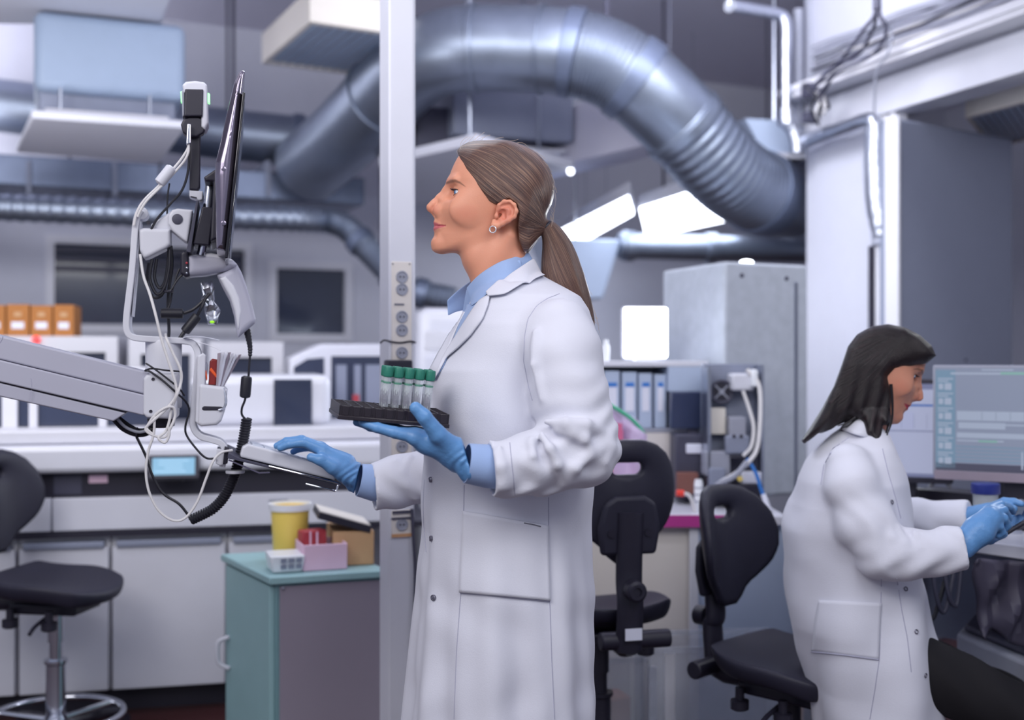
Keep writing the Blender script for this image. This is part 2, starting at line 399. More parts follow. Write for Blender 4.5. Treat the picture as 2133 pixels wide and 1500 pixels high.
rear_unit()

def plate_light():
    z = 2.22; c = [PZ(790,345,z), PZ(990,300,z), PZ(1196,352,z), PZ(862,428,z)]
    cc = sum(c, Vector())/4
    t = thing('flat_air_diffuser', 'flat white ceiling plate seen from below, beside the standing woman\'s forehead and crown', 'ceiling panel', (cc.x,cc.y,CEIL))
    mb = MB(); mb.prism(c, (0,0,.05)); mb.build('panel', 'white', t, bevel=.006)
    mb = MB(); hanging_rods(mb, [cc+(q-cc)*.7 for q in c], z+.04); mb.build('hanger_rod', 'steel', t)
    mb = MB(); q = cc+(c[2]-cc)*.97; mb.sphere((q.x,q.y,z-.012), .016); mb.build('indicator_light', 'lamp2', t)
plate_light()

def tube_lights():
    for nm, lab, c in (('linear_luminaire', 'glowing white ceiling light nearest the ponytail', [(1150,492),(1312,410),(1322,446),(1215,505)]),
                       ('linear_luminaire', 'glowing white ceiling light under the bend of the silver duct', [(1330,437),(1470,392),(1560,452),(1345,497)])):
        z = 2.05; q = [PZ(x,y,z) for x, y in c]; cc = sum(q, Vector())/4
        t = thing(nm, lab, 'ceiling light', (cc.x,cc.y,CEIL))
        mb = MB(); mb.prism([p+Vector((0,0,.012)) for p in q], (0,0,.07)); mb.build('housing', 'white', t, bevel=.006)
        mb = MB(); mb.prism([cc+(p-cc)*.97 for p in q], (0,0,.012)); mb.build('diffuser', 'lamp2', t, smooth=0)
        mb = MB(); hanging_rods(mb, [q[0]*.5+q[1]*.5, q[2]*.5+q[3]*.5], z+.07, .003); mb.build('hanger_rod', 'steel', t)
tube_lights()
def soffit():
    a, b = PZ(640,462,2.3), PZ(1345,302,2.3); d = (b-a).normalized(); n = Vector((-d.y, d.x, 0)); n = n if n.x > 0 else -n
    mb = MB(); mb.prism([a, b, b+n*.25, a+n*.25], (0,0,.3)); tag(mb.build('trim_1', 'ceiling', smooth=0), kind='structure')
soffit()
def supply_box():
    f = Frame(1235, 6.6, 10)
    t = thing('supply_air_hood', 'pale blue tapered air hood hanging behind the ponytail', 'ventilation unit', f.at(f.u(1235),.15,CEIL))
    mb = MB(); a = [f.hit(x,y,o) for x,y,o in ((1165,622,0),(1256,622,0))]; z0 = a[0].z; z1 = f.z(500,1235)
    u = [f.u(1165), f.u(1256), f.u(1130), f.u(1290)]
    mb.hexa([f.at(u[0],0,z0), f.at(u[1],0,z0), f.at(u[1],.3,z0), f.at(u[0],.3,z0), f.at(u[2],-.05,z1), f.at(u[3],-.05,z1), f.at(u[3],.35,z1), f.at(u[2],.35,z1)])
    mb.build('hood_body', 'paleblue', t, bevel=.01)
    mb = MB(); q = f.at((u[0]+u[1])/2, .15, 0); mb.tube([(q.x,q.y,z1-.02),(q.x,q.y,CEIL)], .006, 10); mb.build('hanger_rod', 'steel', t)
supply_box()

# ------------------------------------------------------------------ left bench, cupboards, analysers
FB = Frame(240, 3.95, 13)
def cupboards():
    edges = [-160, 35, 230, 473, 716, 905]
    labs = ['white base cupboard at the far left, behind the stool column and seat', 'white base cupboard left of the dark seam, behind the stool seat',
            'white base cupboard right of the stool, under the touchscreen', 'white base cupboard half hidden by the teal cabinet', 'white base cupboard hidden behind the white post']
    zt, zb = FB.z(1118,240), .085
    for i in range(5):
        if i == 4: continue
        u0, u1 = FB.u(edges[i]), FB.u(edges[i+1])
        t = thing('base_cupboard', labs[i], 'cupboard', FB.at((u0+u1)/2,.3,0), 'white cupboards under the analyser')
        mb = MB(); FB.ubox(mb, u0+.002, u1-.002, zb, zt, .03, .6); mb.build('carcass', 'offwhite', t, smooth=0)
        mb = MB(); FB.ubox(mb, u0+.007, u1-.007, zb+.004, zt-.035, 0, .028); d = mb.build('door', 'white', t, bevel=.003)
        mb = MB(); FB.ubox(mb, u0+.02, u1-.02, zt-.036, zt-.014, -.012, .03); mb.build('handle', 'bluegrey', d, bevel=.004)
        mb = MB(); FB.ubox(mb, u0, u1, 0, zb, .07, .55); mb.build('plinth', 'black', t, smooth=0)
    mb = MB(); FB.ubox(mb, FB.u(-160), FB.u(905), zt+.002, zt+.022, -.01, .75)  # slab coloured black as the shadow gap under the analyser
    tag(mb.build('bench_worktop', 'black', smooth=0), 'thin worktop slab, black for the shadow gap, on the white base cupboards at left', 'worktop')
cupboards()
def analyser():
    t = thing('laboratory_analyser', 'long white laboratory analyser with a black front band, standing on the left bench', 'analyser', FB.at(FB.u(400),.35,FB.z(1112,240)))
    zb = FB.z(1118,240)+.023
    def bx(name, m, x0,y0,x1,y1,o0,o1, par=t, bev=.006, seg=2):
        mb = MB(); FB.box(mb, x0,y0,x1,y1,o0,o1); return mb.build(name, m, par, bevel=bev, seg=seg)
    u0, u1 = FB.u(-160), FB.u(850)
    mb = MB(); FB.ubox(mb, u0, FB.u(106), zb, FB.z(1036,240), 0, .7); FB.ubox(mb, FB.u(109), u1, zb, FB.z(1036,240), 0, .7); mb.build('lower_panel', 'white', t, bevel=.004)
    mb = MB(); FB.ubox(mb, u0, u1, FB.z(1036,240), FB.z(983,240), .03, .7); band = mb.build('control_band', 'black', t, smooth=0)
    mb = MB(); FB.box(mb, 185,990,224,1006, .027, .03); mb.build('badge', 'pink', band, smooth=0)
    mb = MB(); FB.box(mb, 20,988,72,1030, .027, .03); FB.box(mb, 112,990,170,1030,.027,.03); mb.build('drawer_front', 'darkgrey', band, smooth=0)
    mb = MB(); FB.ubox(mb, u0, u1, FB.z(983,240), FB.z(926,240), -.03, .7); mb.build('ledge', 'whitegloss', t, bevel=.02, seg=4)
    mb = MB(); FB.ubox(mb, u0, u1, FB.z(925,240), FB.z(896,240), .03, .7); mb.build('deck', 'offwhite', t, bevel=.008)
    zd = FB.z(896,240)-.002
    def up(name, m, x0, y0, x1, o0, o1, par=t, bev=.01, seg=3):
        u_0, u_1 = FB.u(x0,o0), FB.u(x1,o0); mb = MB(); FB.ubox(mb, u_0, u_1, zd, FB.z(y0,(x0+x1)/2,o0), o0, o1); return mb.build(name, m, par, bevel=bev, seg=seg)
    up('glass_hood', 'glassdark', -150, 785, 312, .25, .68)
    mb = MB()
    for x in (4, 18, 60, 205): FB.ubox(mb, FB.u(x,.24), FB.u(x,.24)+.03, zd, FB.z(780,200,.24), .235, .26)
    FB.ubox(mb, FB.u(-150,.24), FB.u(315,.24), FB.z(790,200,.24), FB.z(765,200,.24), .235, .69)
    mb.build('hood_frame', 'offwhite', t, bevel=.004)
    tw = up('tower', 'whitegloss', 395, 781, 690, .15, .66, bev=.035, seg=5)
    mb = MB(); FB.box(mb, 570,790,650,905, .143, .15); FB.box(mb, 400,800,448,868,.143,.15); mb.build('tower_window', 'glassdark', tw, bevel=.003)
    mb = MB(); FB.box(mb, 560,1040,600,1052, -.002, .0); mb.build('emblem', 'grey', t, smooth=0)
analyser()
def rear_machine():
    f = Frame(690, 4.75, 13)
    t = thing('rear_analyser', 'white machine with dark glazed front just left of the white service post', 'analyser', f.at(f.u(690),.3,0))
    mb = MB(); u0,u1,u2 = f.u(603), f.u(668), f.u(860); z0, z1, z2 = 0, f.z(745,640), f.z(716,700)
    poly = [f.at(u0,0,z0), f.at(u2,0,z0), f.at(u2,0,z2), f.at(u2,0,z2), f.at(u1,0,z2), f.at(u0,0,z1)]; poly.pop(3)
    mb.prism(poly, f.n*.6); b = mb.build('housing', 'white', t, bevel=.015, seg=3)
    mb = MB(); poly = [f.hit(x,y,-.004) for x,y in ((612,900),(675,900),(675,745),(640,748),(612,765))]; mb.prism(poly, f.n*.006); mb.build('side_window', 'glassdark', t, smooth=0)
    mb = MB(); f.box(mb, 690,742,800,895, -.004, .003); g = mb.build('front_window', 'glassdark', t, smooth=0)
    mb = MB()
    for k, (x0,x1,m) in enumerate(((700,722,0),(738,752,0),(762,800,0))): f.box(mb, x0,760,x1,890,-.007,-.004,m)
    mb.build('tube_rail', 'bluegrey', g, smooth=0)
    mb = MB(); f.box(mb, 735,822,748,840,-.01,-.006); mb.build('red_light', 'red', t, smooth=0)
    f2 = f
    mb = MB(); f2.box(mb, 715,920,800,985,-.1,-.02); 
rear_machine()
def upright_machine():
    f = Frame(900, 4.7, 13)
    t = thing('upright_analyser', 'tall white rounded machine between the white service post and the standing woman', 'analyser', f.at(f.u(960),.3,0))
    mb = MB(); f.ubox(mb, f.u(872), f.u(1090), .02, f.z(640,900), 0, .5); mb.build('housing', 'whitegloss', t, bevel=.05, seg=5)
    mb = MB(); f.box(mb, 884,742,1080,900,-.006,.004); mb.build('front_cover', 'white', t, bevel=.02, seg=4)
    mb = MB(); f.ubox(mb, f.u(885), f.u(1080), 0, .03, .03, .47); mb.build('plinth', 'black', t, smooth=0)
    mb = MB(); f.box(mb, 884,690,1000,728,-.004,.004); mb.build('lid', 'offwhite', t, bevel=.008)
upright_machine()
def white_frames():
    f = Frame(120, 5.0, 13)
    for (x0,x1,y0,lab) in ((-150,245,700,'white-framed glass cabinet under the cardboard boxes, behind the grey support arm'), (268,420,705,'white-framed glass cabinet behind the cable loops of the arm'), (436,590,712,'white-framed glass cabinet between the arm bracket and the dark window')):
        t = thing('glass_cabinet', lab, 'cabinet', f.at(f.u((x0+x1)/2),.3,0), 'white glass cabinets behind the analyser')
        mb = MB(); u0,u1 = f.u(x0), f.u(x1); z1 = f.z(y0,(x0+x1)/2); w = .05
        for (a,b,c,d) in ((u0,u0+w,0,z1),(u1-w,u1,0,z1),(u0+w,u1-w,z1-.07,z1),(u0+w,u1-w,0,.9)): f.ubox(mb, a,b,c,d,0,.45)
        mb.build('cabinet_frame', 'offwhite', t, smooth=0)
        mb = MB(); f.ubox(mb, u0+w,u1-w,.9,z1-.07,.03,.4); mb.build('glass_front', 'glassdark', t, smooth=0)
        mb = MB()
        for k in range(int((u1-u0)/.16)):
            a = u0+w+.03+k*.15; f.ubox(mb, a, a+.07, .9, .98+.05*(k%3), .022, .03)
        mb.build('bottle', 'bluegrey', t, smooth=0)
        if x0 < 0:
            mb = MB(); q = f.hit(75,700,-.015); mb.sphere((q.x,q.y,z1-.015), .017); mb.build('status_light', 'redled', t)
white_frames()
def cartons():
    f = Frame(80, 5.0, 13); z0 = f.z(700,45)+.001; 
    labs = ['leftmost brown carton on the glass cabinet, cut by the picture edge', 'brown carton second from the left on the glass cabinet', 'brown carton second from the right on the glass cabinet', 'rightmost brown carton on the glass cabinet, near the dark window']
    xs = [-38, 12, 62, 110, 155]
    for i in range(4):
        u0, u1 = f.u(xs[i],.06)+.003, f.u(xs[i+1],.06)-.003; z1 = z0+.135+.004*(i%2)
        t = thing('carton', labs[i], 'box', f.at((u0+u1)/2,.15,z0), 'brown cartons on the glass cabinet')
        mb = MB(); f.ubox(mb, u0,u1,z0,z1,.06,.3); mb.build('box_body', 'cardboard', t, bevel=.003)
        mb = MB(); f.ubox(mb, u0+.02,u1-.02,z0+.032,z0+.062,.0575,.06); mb.build('label', 'label', t, smooth=0)
        mb = MB(); f.ubox(mb, (u0+u1)/2-.015,(u0+u1)/2+.015,z0+.085,z0+.105,.0575,.06); mb.build('print_mark', 'cardlight', t, smooth=0)
cartons()
def touchscreen():
    f = FB; t = thing('touchscreen', 'small tilted touchscreen glowing pale blue on the analyser ledge', 'screen', f.hit(362,992,-.05))
    c = f.hit(362,974,-.06); R = Matrix.Rotation(math.radians(-28), 3, 'X')
    mb = MB(); mb.box(c, (.168,.018,.088), f.yaw, tilt=R); mb.build('bezel', 'black', t, bevel=.004)
    nn = Matrix.Rotation(f.yaw,3,'Z') @ R @ Vector((0,-1,0)); zz = Matrix.Rotation(f.yaw,3,'Z') @ R @ Vector((0,0,1)); xx = Matrix.Rotation(f.yaw,3,'Z') @ Vector((1,0,0))
    mb = MB(); mb.box(c+nn*.0105, (.14,.002,.062), f.yaw, tilt=R); mb.build('display', 'touch', t, smooth=0)
    mb = MB()
    for k in range(4): mb.box(c+nn*.0118+zz*(.02-.013*k)+xx*(-.01*(k%2)), (.1-.02*(k%3),.001,.003), f.yaw, tilt=R)
    mb.build('display_lines', 'touchline', t, smooth=0)
    mb = MB(); q = f.hit(362,985,-.02); mb.box((c+q)/2+Vector((0,.03,-.02)), (.05,.05,.05), f.yaw); mb.build('stand', 'black', t, bevel=.004)
M['touch'] = mat('touch', (60,90,120), .2, emit=(150,200,225), estr=.75, var=.02); M['touchline'] = mat('touchline', (90,130,160), .3, emit=(190,220,235), estr=.8)
touchscreen()

# ------------------------------------------------------------------ service post
def service_post():
    f = Frame(810, 3.05, 24)
    t = thing('service_post', 'white service post with a column of power sockets, floor to ceiling', 'post', f.at(f.u(830),.04,0))
    ux = f.u(864); w = ux - 0
    mb = MB(); f.ubox(mb, 0, ux, 0, CEIL, 0, .085); mb.build('profile', 'white', t, bevel=.006, seg=3)
    # side channels: light edge strip
    mb = MB(); f.ubox(mb, ux-.004, ux+.008, 1.0, CEIL, .02, .03); mb.build('edge_strip', 'whitegloss', t)
    mb = MB(); f.box(mb, 816,545,858,760,-.004,0); f.box(mb, 816,905,858,950,-.004,0); f.box(mb,816,1062,858,1118,-.004,0); mb.build('socket_panel', 'beige', t, bevel=.002)
    for y in (577,603,660,688,735,930,1093):
        q = f.hit(837,y,-.004); o = MB(); o.lathe([(.0165,0),(.0165,.003),(.014,.004),(.0125,.0015),(.001,.0012)], q, -f.n, n=20); s = o.build('socket', 'grey', t)
        h = MB()
        for sx in (-.005,.005): h.lathe([(.0022,.0016),(.0022,.003)], q+f.e*sx, -f.n, n=8)
        h.build('socket_hole', 'black', s)
    for y in (550,):
        for x in (818,853):
            q = f.hit(x,y,-.004); o = MB(); o.lathe([(.002,0),(.002,.002)], q, -f.n, n=8); o.build('screw', 'darkgrey', t)
    mb = MB(); f.box(mb, 822,632,842,636,-.006,-.004); mb.build('print_line', 'ink', t, smooth=0)
    mb = MB(); f.box(mb, 806,750,860,778,-.03,0); mb.build('junction_box', 'black', t, bevel=.004)
    mb = MB(); pts = [f.hit(x,y,-.006) for x,y in ((792,715),(800,709),(815,712),(835,714),(855,711),(866,714))]; mb.tube(smooth_path(pts,5), .0025, 8); mb.build('cable_tie', 'black', t)
    mb = MB(); f.box(mb, 818,1064,856,1070,-.008,-.004); f.box(mb,816,1078,858,1082,-.008,-.004); mb.build('clip', 'darkgrey', t, smooth=0)
    mb = MB(); f.box(mb, 816,1112,858,1119,-.006,-.004); mb.build('warm_strip', 'wood', t, smooth=0)
    mb = MB(); pts = [f.hit(x,y,-.012) for x,y in ((858,1060),(861,1120),(865,1200),(862,1330),(858,1460),(856,1560))]; mb.tube(smooth_path(pts,6), .0045, 8); mb.build('cable', 'darkgrey', t)
service_post()

# ------------------------------------------------------------------ teal cabinet and what is on it
def teal_cabinet():
    f = Frame(573, 3.25, 20); a31 = math.radians(31)
    t = thing('teal_cabinet', 'teal drawer cabinet with a mauve-grey side panel, left of the service post', 'cabinet', f.at(.25,.2,0))
    uw = f.u(800); zt = f.z(1200,573); dp = .42
    L = Vector((-math.sin(a31), math.cos(a31), 0))*dp
    def q(u, o, z, e=0): p = f.o + f.e*u + L*(o/dp); return Vector((p.x,p.y,z))
    def bx(name, m, u0,u1,z0,z1,o0,o1,par=t,**k):
        mb = MB(); mb.hexa([q(a,b,z0) for a,b in ((u0,o0),(u1,o0),(u1,o1),(u0,o1))]+[q(a,b,z1) for a,b in ((u0,o0),(u1,o0),(u1,o1),(u0,o1))]); return mb.build(name, m, par, **k)
    bx('carcass', 'tealdark', 0, uw, .03, zt-.024, 0, dp, bevel=.003)
    bx('side_panel', 'cabgrey', .012, uw-.008, .04, zt-.03, -.006, .002, smooth=0)
    bx('door', 'teal', -.014, 0, .04, zt-.03, .006, dp-.006, bevel=.002)
    bx('cabinet_top', 'teal', -.022, uw+.01, zt-.022, zt, -.02, dp+.02, bevel=.004)
    bx('plinth', 'black', .03, uw-.03, 0, .03, .03, dp-.03, smooth=0)
    mb = MB(); pts = [q(-.016,dp*.88,f.z(1335,500,.3)), q(-.045,dp*.9,f.z(1345,500,.3)), q(-.05,dp*.9,f.z(1365,500,.3)), q(-.045,dp*.9,f.z(1390,500,.3)), q(-.016,dp*.88,f.z(1402,500,.3))]
    mb.tube(smooth_path(pts,6), .007, 10); mb.build('handle', 'white', t)
    mb = MB(); c = q(.02,-.008,zt-.035); mb.lathe([(.004,-.002),(.004,.003),(.002,.004)], c, -f.n, n=10); mb.build('screw', 'steel', t)
    return f, q, zt
fc, qc, ztc = teal_cabinet()
def on_cabinet():
    zt = ztc+.001
    # yellow sharps bucket
    c = qc(fc.u(640,.22), .25, zt); 
    t = thing('sharps_bucket', 'yellow waste bucket with a clear rim on the teal cabinet', 'bucket', c)
    r = .058; h = .165
    mb = MB(); mb.lathe([(r*.82,0),(r*.86,.004),(r,h),(r*.96,h),(r*.8,.006)], c, n=32, closed=False); mb.build('bucket_body', 'yellow', t)
    mb = MB(); mb.lathe([(r*.99,h-.012),(r*1.1,h-.012),(r*1.12,h+.008),(r*1.02,h+.008)], c, n=32, closed=True); mb.build('rim', 'clearwhite', t)
    # red capped tray in front
    c2 = qc(fc.u(652,.1), .12, zt)
    # pink box
    c3 = qc(fc.u(690,.05), .105, zt)
    t = thing('pink_box', 'open pale pink plastic box on the teal cabinet', 'box', c3)
    mb = MB(); w,d,h = .125,.13,.075; y = fc.yaw
    for (dx,dy,sx,sy) in ((0,-d/2,w,.005),(0,d/2,w,.005),(-w/2,0,.005,d),(w/2,0,.005,d)):
        mb.box(c3+Matrix.Rotation(y,3,'Z') @ Vector((dx,dy,h/2)), (sx,sy,h), y)
    mb.box(c3+Vector((0,0,.003)), (w,d,.006), y); mb.build('box_body', 'pink', t, bevel=.002, weld=False)
    mb = MB(); mb.box(c3+Vector((0,0,.03)), (w*.85,d*.85,.05), y); mb.build('contents', 'clearwhite', t, bevel=.006)
    t = thing('red_cap_tray', 'dark red plastic tray leaning in the pink box', 'tray', c3+Vector((-.03,.02,.058)))
    mb = MB(); q = c3+Vector((-.03,.02,.083)); mb.box(q, (.075,.05,.045), y+.2); mb.build('tray_body', 'red', t, bevel=.005)
    mb = MB()
    for k in range(3): mb.box(q+Vector((-.02+.02*k,-.028,.0)), (.006,.004,.04), y+.2)
    mb.build('rib', 'pink', t, bevel=.001)
    # white tub of vials
    c4 = qc(fc.u(610,.04), .085, zt)
    t = thing('white_tub', 'small white tub with grey printed front on the teal cabinet corner', 'tub', c4)
    mb = MB(); mb.hexa([c4+Matrix.Rotation(y,3,'Z') @ Vector(v) for v in ((-.043,-.05,0),(.043,-.05,0),(.043,.05,0),(-.043,.05,0),(-.05,-.058,.05),(.05,-.058,.05),(.05,.058,.05),(-.05,.058,.05))])
    mb.build('tub_body', 'clearwhite', t, bevel=.006)
    mb = MB()
    for i in range(3):
        for j in range(2): mb.box(c4+Matrix.Rotation(y,3,'Z') @ Vector((-.012+.022*i,-.056-.0035*j,.018+.018*j)), (.016,.003,.012), y)
    mb.build('print_mark', 'bluegrey', t, smooth=0)
    # cardboard box with a dark folder leaning in it
    c5 = qc(fc.u(762,.1), .2, zt)
    t = thing('cardboard_box', 'brown cardboard box beside the service post on the teal cabinet', 'box', c5)
    mb = MB(); mb.box(c5+Vector((0.01,0,.05)), (.12,.22,.1), y-.1); mb.build('box_body', 'cardlight', t, bevel=.003)
    mb = MB(); mb.box(c5+Vector((-.0,-.11,.05)), (.012,.006,.095), y-.1); mb.build('tape', 'darkgrey', t, smooth=0)
    mb = MB(); R = Matrix.Rotation(.3,3,'Y'); mb.box(c5+Vector((-.012,-.02,.128)), (.16,.2,.02), y-.1, tilt=R)
    o = mb.build('dark_folder', 'black', smooth=0); tag(o, 'black folder lying tilted on the cardboard box beside the post', 'folder')
    mb = MB(); mb.box(c5+Vector((-.01,-.02,.139)), (.155,.17,.003), y-.1, tilt=R); mb.build('page_edge', 'cream', o, smooth=0)
on_cabinet()
# ================================================================== right side: partition, benches, apparatus
# partition line: runs from far left to near right, 21 degrees off the view axis
qa = P(1680, 290, 1.08*F/460); qa.z = 0; qb = P(1830, 245, 1.08*F/505); qb.z = 0
FPx = Frame(1680, qa.y, math.degrees(math.atan2(qb.y-qa.y, qb.x-qa.x)))      # e runs towards the camera, n to the right and away
def partition():
    f = FPx; ue = f.u(1832); un = 2.3
    mb = MB(); f.ubox(mb, .03, un, 2.46, CEIL, 0, .12); tag(mb.build('wall_partition_upper', 'wall', smooth=0), kind='structure')
    mb = MB(); f.ubox(mb, 0, ue, 0, 2.30, .0, .12); tag(mb.build('wall_partition', 'wall', smooth=0), kind='structure')
    mb = MB(); f.ubox(mb, 0, un, 2.30, 2.455, -.03, .13); tag(mb.build('trim_2', 'white', bevel=.004), kind='structure')
    mb = MB(); f.ubox(mb, -.02, un, 2.475, 2.50, -.14, -.004); f.ubox(mb, -.02, un, 2.50, 2.53, -.15, -.14)
    tag(mb.build('cable_tray', 'offwhite', smooth=0), 'long pale cable tray running along the partition above the grey panel', 'cable tray')
    for k in range(12):
        pts = []; ph = random.random()*6; oo = -.13+.011*k; zz = 2.508+.004*(k % 3)+ (.012 if k > 7 else 0)
        for i in range(15):
            u = .1+2.15*i/14; pts.append(f.at(u, -.025-.012*(k%3)+.004*math.sin(ph+i*.9), 2.545+.0145*k+.012*math.sin(ph*2+i*.55)+.006*math.sin(ph+i*1.7)))
        o = one('cable', 'cableblack' if k in (1, 5, 9) else 'grey' if k % 3 else 'cablewhite', lambda b: b.tube(smooth_path(pts, 3), .0055, 7))
        tag(o, 'thin cable in the bundle running just above the long tray on the partition', 'cable', 'cables above the tray')
    # end post of the partition
    mb = MB(); f.ubox(mb, ue+.012, ue+.075, 0, 2.298, -.02, .06); f.ubox(mb, ue+.085, ue+.125, 0, 2.30, -.02, .05)
    tag(mb.build('partition_post', 'offwhite', bevel=.004, weld=False), 'white upright profile between the white wall panel and the grey partition', 'post')
    # wall duct with black slot, under the foil pipe
    t = thing('wall_channel', 'white vertical wall channel with a black strip behind the seated woman\'s head', 'cable channel', f.at(f.u(1830), -.03, 0))
    mb = MB(); f.ubox(mb, f.u(1822,-.06), f.u(1850,-.06), .8, f.z(508,1836,-.06), -.06, -.0); mb.build('channel', 'offwhite', t, bevel=.005)
    mb = MB(); f.ubox(mb, f.u(1808,-.05), f.u(1820,-.05), .8, f.z(512,1814,-.05), -.05, -.0); mb.build('black_strip', 'black', t, bevel=.003)
    # foil wrapped pipe
    t = thing('foil_pipe', 'foil-wrapped pipe along the white wall panel, turning down to the wall channel', 'pipe', f.at(f.u(1825), -.1, CEIL))
    mb = MB(); pts = [f.hit(x,y,-.09) for x,y in ((1672,296),(1720,280),(1770,263),(1808,250),(1822,258),(1824,290))]; mb.tube(smooth_path(pts,6), .034, 20); mb.build('pipe_run', 'foil', t)
    mb = MB(); pts = [f.hit(x,y,-.11) for x,y in ((1823,262),(1822,330),(1824,400),(1830,455),(1834,492))]; mb.tube(smooth_path(pts,6), [.042]*6+[.045]*12+[.04]*4+[.034]*3, 20); mb.build('pipe_drop', 'foil', t)
    mb = MB(); pts = [f.hit(x,y,-.10) for x,y in ((1833,488),(1835,510))]; mb.tube(pts, .038, 20); mb.build('collar', 'grey', t)
    # silver vertical pipe and conduit on the left
    t = thing('vertical_pipe', 'silver vertical pipe at the end of the partition, next to the bent duct', 'pipe', P(1638,100,5.55))
    mb = MB(); pts = [P(1520,12,5.2),P(1580,22,5.4),(P(1620,30,5.5)),P(1636,48,5.5),P(1637,120,5.5),P(1638,240,5.5)]; mb.tube(smooth_path(pts,6), .03, 18); mb.build('pipe_run', 'foil', t)
    mb = MB(); mb.tube([P(1638,225,5.5),P(1640,262,5.5)], .046, 18); mb.build('coupling', 'foil', t, bevel=.005)
    mb = MB(); mb.tube(smooth_path([P(1640,258,5.5),P(1652,270,5.5),P(1660,300,5.5),P(1661,318,5.5)],5), .033, 18); mb.build('lower_pipe', 'foil', t)
    mb = MB(); mb.tube([P(1520,12,5.2),P(1520,-260,5.2)], .01, 8); mb.build('hanger_rod', 'steel', t)
    mb = MB(); mb.tube([P(1663,20,5.6),P(1663,265,5.6)], .024, 14); tag(mb.build('conduit', 'grey'), 'grey vertical conduit right beside the silver vertical pipe', 'conduit')
    mb = MB(); mb.tube([P(1687,-145,5.62),P(1687,170,5.62)], .026, 14); tag(mb.build('conduit', 'grey'), 'grey vertical conduit at the wall corner, above the junction box', 'conduit')
    ff = Frame(1620, 5.75, 12); t = thing('corner_air_hood', 'pale hood with a bright lower rim behind the silver vertical pipe', 'ventilation unit', ff.at(ff.u(1620),.1,CEIL))
    mb = MB(); z0 = ff.z(318,1620); z1 = ff.z(250,1620)
    mb.hexa([ff.at(ff.u(1590),0,z0),ff.at(ff.u(1676),0,z0),ff.at(ff.u(1676),.3,z0),ff.at(ff.u(1590),.3,z0),ff.at(ff.u(1552),0,z1),ff.at(ff.u(1690),0,z1),ff.at(ff.u(1690),.3,z1),ff.at(ff.u(1552),.3,z1)])
    mb.build('hood_body', 'paleblue', t); mb = MB(); ff.ubox(mb, ff.u(1590)-.01, ff.u(1676)+.01, z0-.03, z0, -.015, .31); mb.build('rim', 'whitegloss', t, bevel=.004)
    mb = MB(); q = ff.at(ff.u(1640),.15,0); mb.tube([(q.x,q.y,z1-.01),(q.x,q.y,CEIL)], .012, 8); mb.build('hanger_rod', 'steel', t)
    # loose cables dropping from the ceiling to the junction
    ctrl = [[(1828,-160,4.7),(1826,10,4.7),(1800,60,4.75),(1760,115,4.9),(1712,165,5.1),(1690,195,5.2)],
            [(1829,-160,4.7),(1827,15,4.7),(1812,75,4.8),(1785,115,4.9),(1735,140,5.05),(1695,178,5.2)],
            [(1830,-160,4.7),(1830,15,4.7),(1846,55,4.7),(1835,95,4.75),(1800,125,4.85),(1745,150,5.0),(1705,200,5.2)],
            [(1831,-160,4.7),(1833,18,4.7),(1856,60,4.72),(1850,110,4.72),(1826,150,4.8),(1822,200,4.85),(1820,255,4.9)],
            [(1690,185,5.2),(1730,160,5.1),(1790,128,4.95),(1828,110,4.85),(1860,85,4.7)],
            [(1700,215,5.2),(1725,180,5.15),(1735,150,5.1),(1800,100,4.95)]]
    t = thing('cable_bunch', 'bunch of grey cables dropping from the ceiling and fanning out to the junction box', 'cable', P(1828,-160,4.7))
    for k, c in enumerate(ctrl):
        mb = MB(); mb.tube(smooth_path([P(*q) for q in c], 8), .0075 if k < 3 else .005, 8); mb.build('cable_strand', 'darkgrey' if k != 3 else 'grey', t)
    mb = MB(); mb.tube([P(1827,-20,4.7),P(1827,20,4.7)], .017, 12); mb.build('cable_sleeve', 'darkgrey', t)
    t = thing('junction_box', 'dark junction box with tangled wires at the far end of the cable tray', 'junction box', P(1690,215,5.3))
    mb = MB(); mb.box(P(1688,190,5.34), (.07,.05,.07), .3); mb.build('box_body', 'darkgrey', t, bevel=.004); mb = MB(); mb.box(P(1690,245,5.34), (.07,.05,.05), .3); mb.build('lower_box', 'darkgrey', t, bevel=.004)
    for k in range(5):
        mb = MB(); mb.tube(smooth_path([P(1672+8*k,175+6*k,5.26),P(1700+5*k,200+8*(k%3),5.2),P(1690+9*k,225+10*(k%2),5.22),P(1706,262-9*k,5.28)],6), .006, 7); mb.build('wire', 'cablewhite' if k % 2 else 'cableblack', t)
partition()

def grey_partition():
    f = Frame(1872, 4.85, 34)
    t = thing('tall_cabinet', 'tall grey-blue cabinet panel behind the monitor, right of the white wall panel', 'cabinet', f.at(.4,.2,0))
    ue = f.u(2112); zt = 2.245
    mb = MB(); f.ubox(mb, .0, ue, 0, zt, .02, .1); mb.build('carcass', 'bluegrey', t, bevel=.006)
    mb = MB(); f.ubox(mb, .02, ue-.012, .06, zt-.012, 0, .02); d = mb.build('door', 'bluegrey', t, bevel=.004)
    mb = MB(); q = f.hit(2011,750,0); mb.lathe([(.006,-.002),(.006,.006),(.004,.008)], q, -f.n, n=12); mb.build('lock', 'darkgrey', d)
    mb = MB(); f.ubox(mb, -.016, .0, 0, zt, -.01, .06); mb.build('edge_profile', 'offwhite', t, bevel=.003)
grey_partition()

